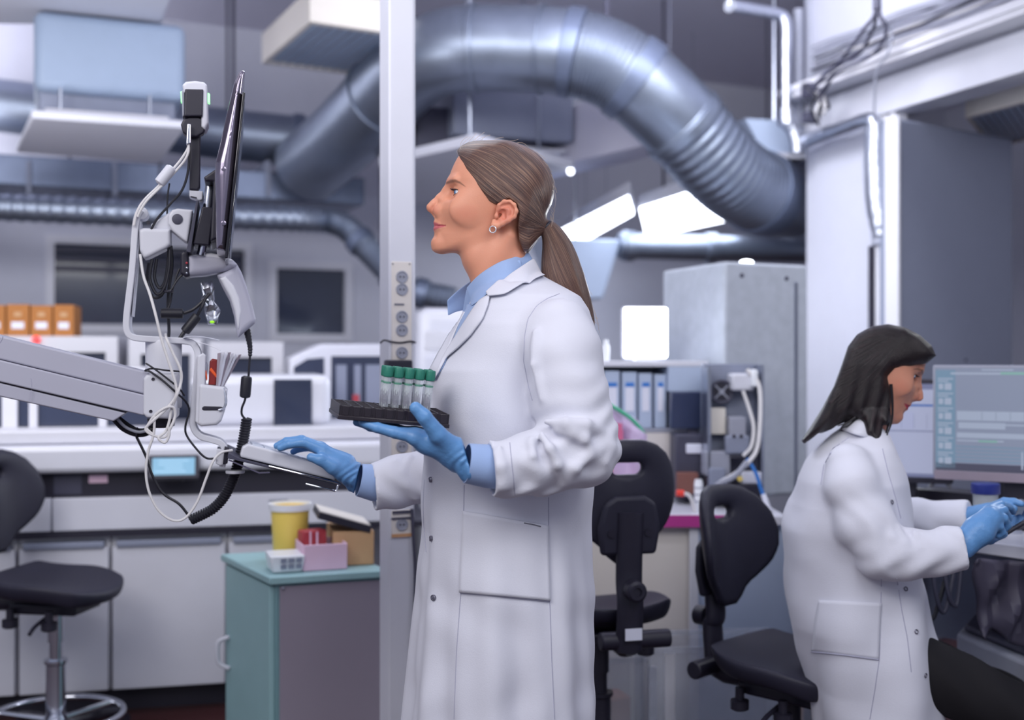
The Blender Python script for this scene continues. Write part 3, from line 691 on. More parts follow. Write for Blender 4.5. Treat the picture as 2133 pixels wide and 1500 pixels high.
# ------------------------------------------------------------------ far bench with apparatus
FR = Frame(1500, 3.58, 0); BZ = .735
def far_bench():
    t = thing('laboratory_bench', 'white-topped bench carrying the pump apparatus, behind the two black chairs', 'bench', FR.at(0,.4,0))
    ua, ub = FR.u(1060), FR.u(1640)
    mb = MB(); FR.ubox(mb, ua, ub, BZ-.03, BZ, 0, 1.5); mb.build('bench_top', 'white', t, bevel=.004)
    mb = MB(); FR.ubox(mb, FR.u(1240), FR.u(1600), BZ-.034, BZ+.003, -.006, -.0005); mb.build('edge_band', 'magenta', t, smooth=0)
    mb = MB(); FR.ubox(mb, ua, FR.u(1446), .0, BZ-.032, .04, .6); mb.build('beige_panel', 'beige', t, smooth=0)
    mb = MB(); FR.ubox(mb, FR.u(1449), ub+.05, .0, BZ-.032, .03, .6); mb.build('blue_panel', 'paleblue', t, smooth=0)
    mb = MB(); FR.ubox(mb, FR.u(1446)-.012, FR.u(1449)+.012, 0, BZ-.032, .015, .03); mb.build('upright', 'whitegloss', t, bevel=.003)
far_bench()
def speckled_cabinet():
    o = P(1510,0,4.0); o.z = BZ+.001; f = Frame(1510, 4.0, 27)
    r = f.at(f.u(1683), 0, 0) - f.at(0,0,0)
    k = (1380-1066.5)/F; dv = Vector((-.35,.937,0)); tt = (k*o.y-o.x)/(dv.x-k*dv.y); l = dv*tt
    c = [o, o+r, o+r+l, o+l]
    t = thing('grey_incubator', 'big speckled grey boxed unit standing on the far bench, left of the white wall panel', 'cabinet', (o+r/2+l/2))
    mb = MB(); mb.prism(c, (0,0,1.22+205*4/F-BZ)); mb.build('housing', 'concrete', t, bevel=.012, seg=3)
    mb = MB()
    for (x,y) in ((1545,574),(1638,580)): mb.lathe([(.008,-.001),(.008,.003),(.001,.003)], f.hit(x,y,0), -f.n, n=12)
    mb.build('screw', 'darkgrey', t)
    mb = MB(); f.ubox(mb, f.u(1655), f.u(1660), BZ, 1.5, -.004, .001); mb.build('edge_trim', 'steel', t)
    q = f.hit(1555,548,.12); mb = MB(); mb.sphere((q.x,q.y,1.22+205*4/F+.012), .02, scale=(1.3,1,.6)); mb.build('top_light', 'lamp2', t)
speckled_cabinet()
FA = Frame(1350, 4.0, 6)
def shelf_unit():
    f = FA; zt = f.z(752,1350); u0, u1 = f.u(1235), f.u(1476); zb = f.z(893,1350); zm = zb
    t = thing('bench_shelf', 'pale bench shelf holding white binders under the bright square lamp', 'shelf', f.at((u0+u1)/2,.15,BZ))
    mb = MB(); f.ubox(mb, u0,u1,zt-.02,zt,0,.26); mb.build('shelf_top', 'whitegloss', t, bevel=.003)
    mb = MB(); f.ubox(mb, u0,u1,zb-.015,zb,0,.26); mb.build('shelf_board', 'grey', t, bevel=.003)
    mb = MB(); f.ubox(mb, u0,u1,zb,zt-.02,.25,.26); mb.build('back_panel', 'paleblue', t, smooth=0)
    mb = MB(); f.ubox(mb, u0,u0+.02,BZ,zt-.02,.0,.26); mb.build('upright', 'paleblue', t, smooth=0)
    mb = MB(); f.ubox(mb, f.u(1340),f.u(1405),BZ,zb-.015,.0,.26); mb.build('upright', 'beige', t, smooth=0)
    mb = MB(); f.ubox(mb, f.u(1392),f.u(1476),f.z(815,1430),zt-.02,.0,.25); mb.build('end_panel', 'paleblue', t, smooth=0)
    for i,(x0,x1,nm) in enumerate(((1260,1294,'white binder at the left end of the bench shelf'),(1298,1330,'white binder second on the bench shelf, with a blue-topped label'),(1333,1362,'white binder in the middle of the bench shelf, with a blue-topped label'),(1366,1391,'white binder at the right end of the row, next to the dark monitor'))):
        b = thing('binder', nm, 'binder', f.at(f.u((x0+x1)/2),.12,zb), 'binders on the bench shelf')
        mb = MB(); f.ubox(mb, f.u(x0)+.001,f.u(x1)-.001,zb+.001,zb+.2-.004*i,.02,.24); mb.build('spine', 'paleblue', b, bevel=.003)
        mb = MB(); f.ubox(mb, f.u(x0+7),f.u(x1-7),zb+.06,zb+.16,.018,.0205); l = mb.build('label', 'label', b, smooth=0)
        mb = MB(); f.ubox(mb, f.u(x0+7),f.u(x1-7),zb+.145,zb+.16,.0165,.018); mb.build('label_band', 'blue', l, smooth=0)
    t = thing('small_monitor', 'small dark switched-off monitor at the right end of the bench shelf', 'monitor', f.at(f.u(1436),-.03,BZ))
    mb = MB(); f.box(mb, 1398,816,1474,894,-.07,-.04); mb.build('monitor_body', 'screenoff', t, bevel=.004)
    mb = MB(); f.ubox(mb, f.u(1425),f.u(1447),BZ,f.z(890,1436,-.05),-.06,-.04); mb.build('stand', 'darkgrey', t, bevel=.003)
    mb = MB(); f.ubox(mb, f.u(1412),f.u(1460),BZ,BZ+.012,-.1,-.0); mb.build('foot', 'darkgrey', t, bevel=.003)
    # lamp
    q = f.at(f.u(1346), .1, zt)
    t = thing('work_lamp', 'glaring square work lamp standing on the bench shelf', 'lamp', q)
    u0, u1 = f.u(1301,.06), f.u(1391,.06); z0, z1 = zt+.012, f.z(641,1346,.06)
    mb = MB(); f.ubox(mb, u0-.006,u1+.006,z0-.006,z1+.006,.075,.11); mb.build('housing', 'white', t, bevel=.015, seg=4)
    mb = MB(); f.ubox(mb, u0,u1,z0,z1,.062,.076); mb.build('glowing_panel', 'lamp', t, bevel=.015, seg=4)
    mb = MB(); f.ubox(mb, (u0+u1)/2-.04,(u0+u1)/2+.04,zt+.001,zt+.012,.05,.13); mb.build('foot', 'white', t, bevel=.002)
    mb = MB(); q = f.at(f.u(1262,.05), .05, zt); mb.lathe([(.012,0),(.014,.05),(.008,.06),(.008,.075)], q, n=16); tag(mb.build('small_bottle', 'clearwhite'), 'tiny white bottle on the left end of the bench shelf', 'bottle')
shelf_unit()
def apparatus():
    f = Frame(1530, 3.78, 2); b = lambda x0,y0,x1,y1,o0,o1: (x0,y0,x1,y1,o0,o1)
    t = thing('pump_apparatus', 'open pump apparatus with a round fan, grey blocks and tubing on the far bench', 'laboratory device', f.at(f.u(1530),.1,BZ))
    def bx(name, m, x0,y0,x1,y1,o0,o1,par=t,bev=.003):
        mb = MB(); f.box(mb, x0,y0,x1,y1,o0,o1); return mb.build(name, m, par, bevel=bev)
    mb = MB(); f.ubox(mb, f.u(1476),f.u(1592),BZ,f.z(758,1530,.1),.1,.13); mb.build('back_plate', 'bluegrey', t, bevel=.003)
    mb = MB(); f.ubox(mb, f.u(1474),f.u(1481),BZ,f.z(765,1478,.0),.0,.1); f.ubox(mb, f.u(1586),f.u(1592),BZ,f.z(760,1589,.0),.0,.1); mb.build('side_frame', 'steel', t, smooth=0, weld=False)
    q = f.hit(1503,816,.06)
    mb = MB(); mb.torus(q, f.n, .036, .006, 32, 8); fan = mb.build('fan_ring', 'darkgrey', t)
    mb = MB(); mb.lathe([(.034,.0),(.034,.02),(.001,.02)], q, f.n, n=24); mb.build('fan_dark', 'black', fan)
    mb = MB()
    for k in range(4):
        a = PI/4+PI/2*k; mb.box(q+f.e*math.cos(a)*.018+Vector((0,0,math.sin(a)*.018)), (.005,.004,.034), f.yaw, tilt=Matrix.Rotation(PI/2-a,3,'Y'))
    mb.lathe([(.009,-.004),(.009,.004),(.001,.004)], q, f.n, n=16); mb.build('fan_spokes', 'grey', fan, weld=False)
    bx('pump_head', 'white', 1525,778,1572,814,.02,.1,bev=.008); bx('pump_neck', 'clearwhite', 1566,770,1580,806,.0,.06,bev=.006)
    bx('beige_plate', 'cream', 1480,850,1512,905,.05,.09); bx('motor_block', 'grey', 1520,868,1555,950,.0,.07,bev=.006); bx('motor_flange', 'bluegrey', 1512,908,1562,946,-.01,.02,bev=.006)
    mb = MB()
    for x in (1529,1544): mb.lathe([(.006,-.002),(.006,.002),(.001,.002)], f.hit(x,909,-.012), -f.n, n=10)
    mb.build('port_hole', 'black', t)
    bx('lower_block', 'grey', 1470,940,1522,992,.0,.08,bev=.006); bx('lower_block', 'bluegrey', 1478,975,1512,1022,-.02,.06,bev=.006); bx('dark_bay', 'darkgrey', 1515,950,1586,1046,.05,.1)
    bx('clamp_bar', 'black', 1522,950,1552,957,-.015,.05); bx('terminal_box', 'label', 1546,984,1586,1008,-.02,.04); bx('base_unit', 'black', 1510,1010,1590,1044,-.04,.06)
    mb = MB(); mb.lathe([(.008,0),(.008,.012),(.001,.012)], f.hit(1540,997,-.02), -f.n, n=14); mb.build('yellow_knob', 'yellow', t)
    for k, (c, r, m) in enumerate(([[(1556,770,.02),(1580,800,.0),(1584,860,-.03),(1578,930,-.06),(1560,962,-.08),(1530,988,-.09),(1500,1005,-.08),(1482,1022,-.05)], .007, 'cablewhite'],
        [[(1548,815,.02),(1560,850,0),(1570,890,-.02),(1565,930,-.04),(1548,950,-.05)], .006, 'cablewhite'], [[(1556,962,-.08),(1530,992,-.1),(1495,1010,-.1),(1470,1035,-.08)], .009, 'grey'],
        [[(1556,955,-.07),(1574,985,-.08),(1584,1015,-.085),(1592,1038,-.09)], .006, 'blue'], [[(1590,1030,-.09),(1598,1052,-.1),(1604,1066,-.1)], .009, 'label'])):
        mb = MB(); mb.tube(smooth_path([f.hit(x,y,o) for x,y,o in c], 6), r, 10); mb.build('tubing', m, t)
    # things on the bench in front
    q = f.at(f.u(1455,-.06), -.06, BZ)
    t2 = thing('white_cylinder', 'white ribbed cylinder upright on the far bench between the chair backs', 'canister', q)
    mb = MB(); mb.lathe([(.014,0),(.014,.09),(.012,.094),(.012,.1)], q, n=20); mb.build('body', 'clearwhite', t2)
    for k in range(3): 
        mb = MB(); mb.torus(q+Vector((0,0,.03+.022*k)), (0,0,1), .0142, .002, 20, 6); mb.build('rib', 'grey', t2)
    q = f.at(f.u(1418,-.05), -.05, BZ)
    t2 = thing('red_capped_hose', 'white hose with a bright red cap on the far bench edge', 'hose', q)
    mb = MB(); mb.tube(smooth_path([f.hit(x,y,-.1) for x,y in ((1424,1028),(1436,1033),(1444,1052),(1448,1085),(1444,1110))],6), .006, 10); mb.build('hose', 'cablewhite', t2)
    mb = MB(); mb.tube([f.hit(1409,1027,-.1),f.hit(1424,1028,-.1)], .011, 14); mb.build('cap', 'redcap', t2)
    # dark bits left of the apparatus
    mb = MB(); f.box(mb, 1408,905,1466,1040,.1,.22); o = tag(mb.build('dark_device', 'darkgrey', bevel=.006), 'dark box device under the bench shelf, left of the pump apparatus', 'laboratory device')
    mb = MB(); f.box(mb, 1430,925,1462,945,.09,.1); mb.build('white_port', 'label', o, bevel=.003)
    mb = MB(); f.box(mb, 1412,985,1455,1030,.06,.1); mb.build('front_tray', 'brown', o, bevel=.003)
M['redcap'] = mat('redcap', (226,60,48), .4)
apparatus()
def lilac_bag():
    f = Frame(1300, 3.7, -8); z0 = BZ+.001
    t = thing('lilac_bag', 'translucent lilac plastic bag with a green edge behind the standing woman\'s elbow', 'bag', f.at(f.u(1300),.1,z0))
    mb = MB(); pts = []
    u = [f.u(x) for x in (1240,1262,1300,1325,1342)]; zt = [f.z(y,1300) for y in (835,840,862,882,905)]
    rows = []
    for i in range(5):
        rows.append([f.at(u[i]+.004*math.sin(j*1.7+i), .0+.02*math.sin(i*2.+j*.8)+.03*(i==2), z0+(zt[i]-z0)*j/6) for j in range(7)])
    mb.grid(rows); mb.build('bag_front', 'lilac', t, solid=.05, subsurf=1)
    mb = MB(); mb.tube(smooth_path([f.at(u[i], -.02, zt[i]+.002) for i in range(5)],5), .006, 8); mb.build('green_edge', 'greenline', t)
    mb = MB(); f.box(mb, 1262,882,1296,896,-.035,-.03); f.box(mb,1285,896,1298,930,-.035,-.03); mb.build('pink_print', 'magpink', t, smooth=0)
    mb = MB(); q = f.at(f.u(1272,-.07), -.07, z0); mb.lathe([(.016,0),(.018,.1),(.013,.118),(.006,.126),(.006,.15)], q, n=16); tag(mb.build('orange_bottle', 'orange'), 'small orange bottle seen through the slot of the chair back', 'bottle')
M['magpink'] = mat('magpink', (214,110,150), .5)
lilac_bag()

# ------------------------------------------------------------------ clear bins under the far bench
def clear_bin(name, label, x0,y0,x1,d, stuff=None):
    f = Frame((x0+x1)/2, d, 6); t = thing(name, label, 'bin', f.at(0,.15,0))
    u0,u1 = f.u(x0),f.u(x1); zt = f.z(y0,(x0+x1)/2); w = .004
    mb = MB(); f.ubox(mb,u0,u1,.002,zt,0,w); f.ubox(mb,u0,u1,.002,zt,.2-w,.2); f.ubox(mb,u0,u0+w,.002,zt,w,.2-w); f.ubox(mb,u1-w,u1,.002,zt,w,.2-w); f.ubox(mb,u0,u1,.001,.005,0,.2)
    mb.build('bin_body', 'bin', t, smooth=0, weld=False)
    mb = MB()
    for (a,b,c,e) in ((u0-.008,u1+.008,-.008,0),(u0-.008,u1+.008,.2,.208),(u0-.008,u0,0,.2),(u1,u1+.008,0,.2)): f.ubox(mb,a,b,zt-.012,zt+.004,c,e)
    mb.build('bin_rim', 'bin', t, smooth=0, weld=False)
    if stuff:
        mb = MB(); mb.box(f.at((u0+u1)/2,.1,.12), ((u1-u0)*.6,.1,.2), f.yaw+.2); tag(mb.build('brown_parcel', 'brown', bevel=.01), 'brown parcel inside the clear bin behind the standing woman', 'parcel')
    return t, f, u0, u1, zt
clear_bin('clear_bin', 'clear plastic bin with a brown parcel inside, just right of the standing woman', 1236,1372,1340,3.36,1)
t_, f_, u0_, u1_, zt_ = clear_bin('clear_bin', 'wide clear plastic bin with bright reflections below the black chair', 1352,1348,1640,3.3)
mb = MB(); f_.ubox(mb, u0_+.045, u0_+.075, .005, zt_-.015, -.003, -.0005); mb.build('painted_reflection', 'whitegloss', t_, smooth=0)  # white strip drawn on the bin front as its reflection
mb = MB(); f_.ubox(mb, u0_+.01, u0_+.03, .005, zt_-.06, .03, .06); mb.build('crumpled_film', 'foil', t_, smooth=0)

# ------------------------------------------------------------------ laboratory chairs
def backrest_mesh(mb, half, T, thick, bend):
    right = [(0,.325),(.045,.323),(.085,.31),(.12,.283),(.147,.24),(.16,.19),(.157,.14),(.138,.1),(.105,.07),(.07,.048),(.05,.025),(.038,.0)]
    loop = right + [(-x,z) for x,z in right[::-1] if x > 0]
    N = 64
    # resample outline and slot by angle around the slot centre
    sc_ = (0,.25)
    def outline(a):
        dx, dz = math.sin(a), math.cos(a); best = 0
        for i in range(len(loop)):
            (x1,z1),(x2,z2) = loop[i], loop[(i+1) % len(loop)]; x1 -= sc_[0]; x2 -= sc_[0]; z1 -= sc_[1]; z2 -= sc_[1]
            den = dx*(z2-z1)-dz*(x2-x1)
            if abs(den) < 1e-9: continue
            t = (x1*(z2-z1)-z1*(x2-x1))/den; s = (x1*dz-z1*dx)/den
            if t > 0 and -1e-6 <= s <= 1.000001: best = max(best, t)
        return best
    def slot(a):   # rounded slot
        dx, dz = abs(math.sin(a)), abs(math.cos(a)); hw, hh = .042, .017
        t = 0; best = 1e9
        for k in range(200):
            t = k*.0003
            x, z = dx*t, dz*t; qx = max(x-(hw-hh), 0)
            if qx*qx+z*z > hh*hh: return t
        return t
    rows = []
    for w in (0, .08, .35, .7, .93, 1):
        r = []
        for i in range(N):
            a = 2*PI*i/N; ro, ri = outline(a), slot(a); q = ri+(ro-ri)*w; r.append((sc_[0]+math.sin(a)*q, sc_[1]+math.cos(a)*q, w))
        rows.append(r)
    def pt(x, z, side, w):
        puff = thick/2*(1-.5*abs(2*w-1)**3)
        return T @ Vector((x, bend*x*x*8 + side*puff - .0, z))
    vs = []; fs = []; nr = len(rows)
    for side in (-1, 1):
        for r in rows: vs += [pt(x,z,side,w) for x,z,w in r]
    idx = lambda s,k,i: s*nr*N + k*N + i % N
    for s in (0,1):
        for k in range(nr-1):
            for i in range(N): fs.append((idx(s,k,i),idx(s,k,i+1),idx(s,k+1,i+1),idx(s,k+1,i)))
    for k in (0, nr-1):
        for i in range(N): fs.append((idx(0,k,i),idx(0,k,i+1),idx(1,k,i+1),idx(1,k,i)))
    mb.add(vs, fs)
def lab_chair(label, pos, face, seat_z, back_z, tilt, chrome=False, knob=1, sticker=False):
    # local axes: +y is the way the chair faces, origin on the floor under the seat column
    a = face-PI/2; T0 = Matrix.Translation(Vector(pos)) @ Matrix.Rotation(a, 4, 'Z'); L = lambda x,y,z: T0 @ Vector((x,y,z))
    t = thing('lab_chair', label, 'chair', pos, 'black laboratory chairs')
    # seat: tractor-like pad
    mb = MB(); rows = []
    n, m = 13, 15
    top = []; 
    for i in range(n):
        v = -1+2*i/(n-1); r = []
        for j in range(m):
            u_ = -1+2*j/(m-1)
            x = .195*u_*math.sqrt(1-.42*v*v); y = .20*v*math.sqrt(1-.42*u_*u_)
            z = seat_z - .012*(1-u_*u_)*(1-v*v) + .012*abs(u_)**2 - .028*max(0,v)**2*1.1 + .02*max(0,-v)**3
            r.append((x,y,z))
        rows.append(r)
    vs = [L(*p) for r in rows for p in r]; vb = [L(p[0]*.93,p[1]*.93,p[2]-.042-.01*(abs(p[1])<.16)) for r in rows for p in r]
    q = len(vs); fs = []
    for i in range(n-1):
        for j in range(m-1):
            k = i*m+j; fs += [(k,k+1,k+m+1,k+m),(k+q,k+m+q,k+m+1+q,k+1+q)]
    ring = [j for j in range(m)]+[i*m+m-1 for i in range(1,n)]+[(n-1)*m+j for j in range(m-2,-1,-1)]+[i*m for i in range(n-2,0,-1)]
    for i in range(len(ring)): a_, b_ = ring[i], ring[(i+1)%len(ring)]; fs.append((a_,b_,b_+q,a_+q))
    mb.add(vs+vb, fs); mb.build('seat', 'chairblack', t, subsurf=2, smooth=180)
    # mechanism, knobs, column
    mb = MB(); mb.box(L(0,0,seat_z-.085), (.16,.22,.035), a); mb.build('seat_plate', 'black', t, bevel=.008)
    for sx,sy in ((.12,.05),(.1,-.09))[:knob+1]:
        mb = MB(); mb.lathe([(.012,.03),(.012,0),(.024,-.002),(.024,-.024),(.018,-.028)], L(sx,sy,seat_z-.11), n=16); mb.build('knob', 'black', t)
    mb = MB(); mb.tube([L(0,-.02,seat_z-.08),L(0,-.2,seat_z-.085),L(0,-.245,seat_z-.07)], .026, 12); mb.build('back_bracket', 'black', t)
    mb = MB(); mb.tube([L(-.075,-.225,seat_z-.06),L(.115,-.225,seat_z-.06)], .024, 14); mb.build('pivot_bar', 'black', t, bevel=.004)
    yb = -.235
    mb = MB(); mb.tube(smooth_path([L(0,yb,seat_z-.085),L(0,yb-.01,seat_z+.04),L(0,yb-.0,back_z-.03),L(0,yb-.012,back_z+.14)],6), .036, 16, flat=.62, up=L(0,1,0)-L(0,0,0)); mb.build('back_column', 'black', t)
    mb = MB(); c = L(0,yb-.03,(seat_z+back_z)/2+.01); mb.lathe([(.027,-.0),(.027,.03),(.02,.036),(.012,.036),(.01,.03)], c, L(0,-1,0)-L(0,0,0), n=18); mb.build('knob', 'black', t)
    Tb = T0 @ Matrix.Translation((0,yb+.04,back_z)) @ Matrix.Rotation(tilt,4,'X')
    mb = MB(); backrest_mesh(mb, .16, Tb, .04, .35); mb.build('backrest', 'chairblack', t, smooth=180)
    mb = MB(); pr = [(-.075,.03),(.075,.03),(.085,.1),(.07,.165),(.04,.185),(-.04,.185),(-.07,.165),(-.085,.1)]
    pts = [Tb @ Vector((x,-.019,z)) for x,z in pr]; mb.prism(pts, (Tb.to_3x3() @ Vector((0,-.022,0)))); bc = mb.build('back_cover', 'chairblack', t, bevel=.012, seg=3)
    mb = MB(); mb.lathe([(.011,-.001),(.011,.003),(.001,.003)], Tb @ Vector((-.05,-.042,.09)), Tb.to_3x3() @ Vector((0,-1,0)), n=12); mb.build('screw', 'black', bc)
    mb = MB(); mb.lathe([(.011,-.001),(.011,.003),(.001,.003)], Tb @ Vector((.05,-.042,.09)), Tb.to_3x3() @ Vector((0,-1,0)), n=12); mb.build('screw', 'black', bc)
    if sticker:
        mb = MB(); mb.box(L(.0,yb-.036,seat_z-.035), (.045,.003,.03), a); mb.build('sticker', 'label', t, smooth=0)
    col = 'chrome' if chrome else 'black'
    mb = MB(); mb.lathe([(.025,seat_z-.1),(.025,seat_z-.2),(.02,seat_z-.2),(.02,seat_z-.26)], L(0,0,0), n=18); mb.build('gas_lift', 'chrome' if chrome else 'black', t)
    mb = MB(); mb.lathe([(.036,seat_z-.255),(.036,seat_z-.265),(.03,seat_z-.27),(.03,.13),(.045,.06),(.05,.055)], L(0,0,0), n=20); mb.build('column', col, t)
    if chrome:
        mb = MB(); mb.torus(L(0,0,.115), (0,0,1), .2, .011, 56, 10); r_ = mb.build('foot_ring', col, t)
        for k in range(3):
            an = PI/6+k*2*PI/3; mb = MB(); mb.tube([L(0,0,.1),L(.2*math.cos(an),.2*math.sin(an),.115)], .009, 8); mb.build('ring_spoke', col, r_)
    for k in range(5):
        an = .3+k*2*PI/5; e = Vector((math.cos(an),math.sin(an),0)); mb = MB()
        mb.tube([L(0,0,.085),L(e.x*.15,e.y*.15,.075),L(e.x*.27,e.y*.27,.058)], [.024,.02,.014], 10); lg = mb.build('base_leg', 'black', t)
        mb = MB(); mb.tube([L(e.x*.27-.012*e.y,e.y*.27+.012*e.x,.026),L(e.x*.27+.012*e.y,e.y*.27-.012*e.x,.026)], .026, 14); mb.build('castor', 'black', lg)
    mb = MB(); mb.tube(smooth_path([L(.06,.02,seat_z-.1),L(.16,.03,seat_z-.115),L(.2,.035,seat_z-.13)],4), .006, 8); mb.build('lever', 'black', t)
    return t
def place(px, py, d): p = P(px, py, d); return (p.x, p.y, 0)
lab_chair('black laboratory chair seen from behind, just right of the standing woman', place(1250,0,3.2), math.radians(104), .555, .69, .1, sticker=True)
lab_chair('black laboratory chair turned sideways, under the seated woman', place(1648,0,2.98), math.radians(-45), .455, .558, .12)
lab_chair('black laboratory chair with a chrome foot ring at the far left', place(116,0,3.58), math.radians(-9), .545, .615, .1, chrome=True)

# ------------------------------------------------------------------ desk of the seated woman
DZ = .75
da = PZ(2420,1176,DZ); db = PZ(1640,1073,DZ); dd = (db-da).normalized(); dn = Vector((-dd.y, dd.x, 0)); dn = dn if dn.x > 0 else -dn
def desk():
    t = thing('desk', 'long white desk under the two monitors, in front of the seated woman', 'desk', (da+db)/2-Vector((0,0,DZ)))
    mb = MB(); c = [da, db, db+dn*.72, da+dn*.72]; mb.prism([q-Vector((0,0,.035)) for q in c], (0,0,.035)); mb.build('desk_top', 'white', t, bevel=.004)
    mb = MB(); p = [da+dn*.62+dd*.02, db+dn*.62-dd*.02]; mb.prism([p[0]+dn*.02-Vector((0,0,.036)),p[1]+dn*.02-Vector((0,0,.036)),p[1]-Vector((0,0,.036)),p[0]-Vector((0,0,.036))], (0,0,-.4)); mb.build('modesty_panel', 'bluegrey', t, smooth=0)
    for p in (db+dn*.08-dd*.04, db+dn*.6-dd*.04, da+dn*.08+dd*.04, da+dn*.6+dd*.04):
        mb = MB(); mb.box((p.x,p.y,(DZ-.036)/2), (.05,.05,DZ-.037), math.atan2(dd.y,dd.x)); mb.build('leg', 'grey', t, bevel=.003)
desk()
def screen(name, label, x0,y0,x1,y1,d,yaw,style):
    f = Frame((x0+x1)/2, d, yaw); t = thing(name, label, 'monitor', f.at(0,.06,DZ))
    u0,u1 = f.u(x0),f.u(x1); z1,z0 = f.z(y0,(x0+x1)/2), f.z(y1,(x0+x1)/2); bz = .008 if style else .014
    mb = MB(); f.ubox(mb,u0,u1,z0,z1,0,.03); mb.build('monitor_case', 'grey' if style else 'black', t, bevel=.004)
    mb = MB(); f.ubox(mb,u0+.004,u1-.004,z0-.012 if style else z0-.002,z0+.014,-.004,.02); mb.build('bezel', 'taupe' if style else 'black', t, bevel=.002)
    a0,a1,b0,b1 = u0+bz,u1-bz,z0+.016,z1-bz; W,Hh = a1-a0,b1-b0
    mb = MB(); mi = {'bg':0,'panel':1,'line':2,'accent':3,'dark':4}
    def r(x,y,w_,h_,m,k): f.ubox(mb, a0+x*W, a0+(x+w_)*W, b1-(y+h_)*Hh, b1-y*Hh, -.0012-.0005*k, -.0006, mi[m])
    r(0,0,1,1,'bg',0)
    if style:
        r(0,.02,.13,.96,'panel',1); r(.0,.93,1,.07,'dark',1)
        r(.1,.045,.5,.018,'line',2); r(.42,.04,.3,.022,'accent',3); r(.3,.012,.2,.012,'line',2)
        for k in range(6):
            y = .1+.145*k; r(.015,y,.1,.012,'line',2); r(.015,y+.025,.07,.012,'line',2); r(.02,y+.055,.03,.055,'line',2); r(.06,y+.05,.045,.065,'line',2)
        r(.14,.42,.84,.09,'line',1); r(.15,.53,.3,.06,'line',1); r(.15,.54,.55,.015,'line',2); r(.14,.63,.84,.05,'line',1); r(.14,.7,.3,.014,'line',2); r(.28,.7,.12,.018,'accent',3)
        for k in range(5): r(.13,.76+.035*k,.86,.012,'panel',1)
        for k in range(6): r(.3+.09*k,.425,.004,.08,'bg',3)
        r(.55,.8,.012,.17,'line',2)
    else:
        r(.0,.0,1,.06,'panel',1); r(.0,.22,1,.02,'accent',2); r(.0,.5,1,.012,'panel',2); r(.0,.3,.6,.18,'line',1)
        for k in range(4): r(.3+.15*k,.32,.004,.16,'panel',2)
        r(.0,.96,1,.04,'panel',2)
    ms = ['scr_bg1','scr_panel1','scr_line1','scr_green','scr_dark'] if style else ['scr_bg2','scr_panel2','scr_line2','scr_blue','scr_dark']
    o = mb.build('display', ms, t, smooth=0, weld=False)
    mb = MB(); um = (u0+u1)/2; f.ubox(mb, um-.03, um+.03, DZ+.012, z0+.1, .035, .06); mb.build('stand_neck', 'black', t, bevel=.004)
    mb = MB(); f.ubox(mb, um-.11, um+.11, DZ+.001, DZ+.014, -.06, .13); mb.build('stand_foot', 'black', t, bevel=.005)
    return t
for k,(c,e) in dict(scr_bg1=((160,170,196),.5), scr_panel1=((140,172,200),.48), scr_line1=((186,198,222),.55), scr_green=((150,200,190),.55), scr_dark=((110,110,135),.3),
    scr_bg2=((182,188,218),.66), scr_panel2=((140,146,185),.5), scr_line2=((180,186,220),.66), scr_blue=((60,110,190),.6)).items():
    M[k] = mat(k, tuple(int(x*.5) for x in c), .25, emit=c, estr=e, var=.02)
screen('monitor', 'near monitor with a pale blue interface, right of the seated woman\'s face', 1943,761,2290,997,3.22,-30,1)
screen('monitor', 'far monitor with a plain white window, behind the seated woman\'s chin and chest', 1790,790,1985,1004,3.52,-24,0)
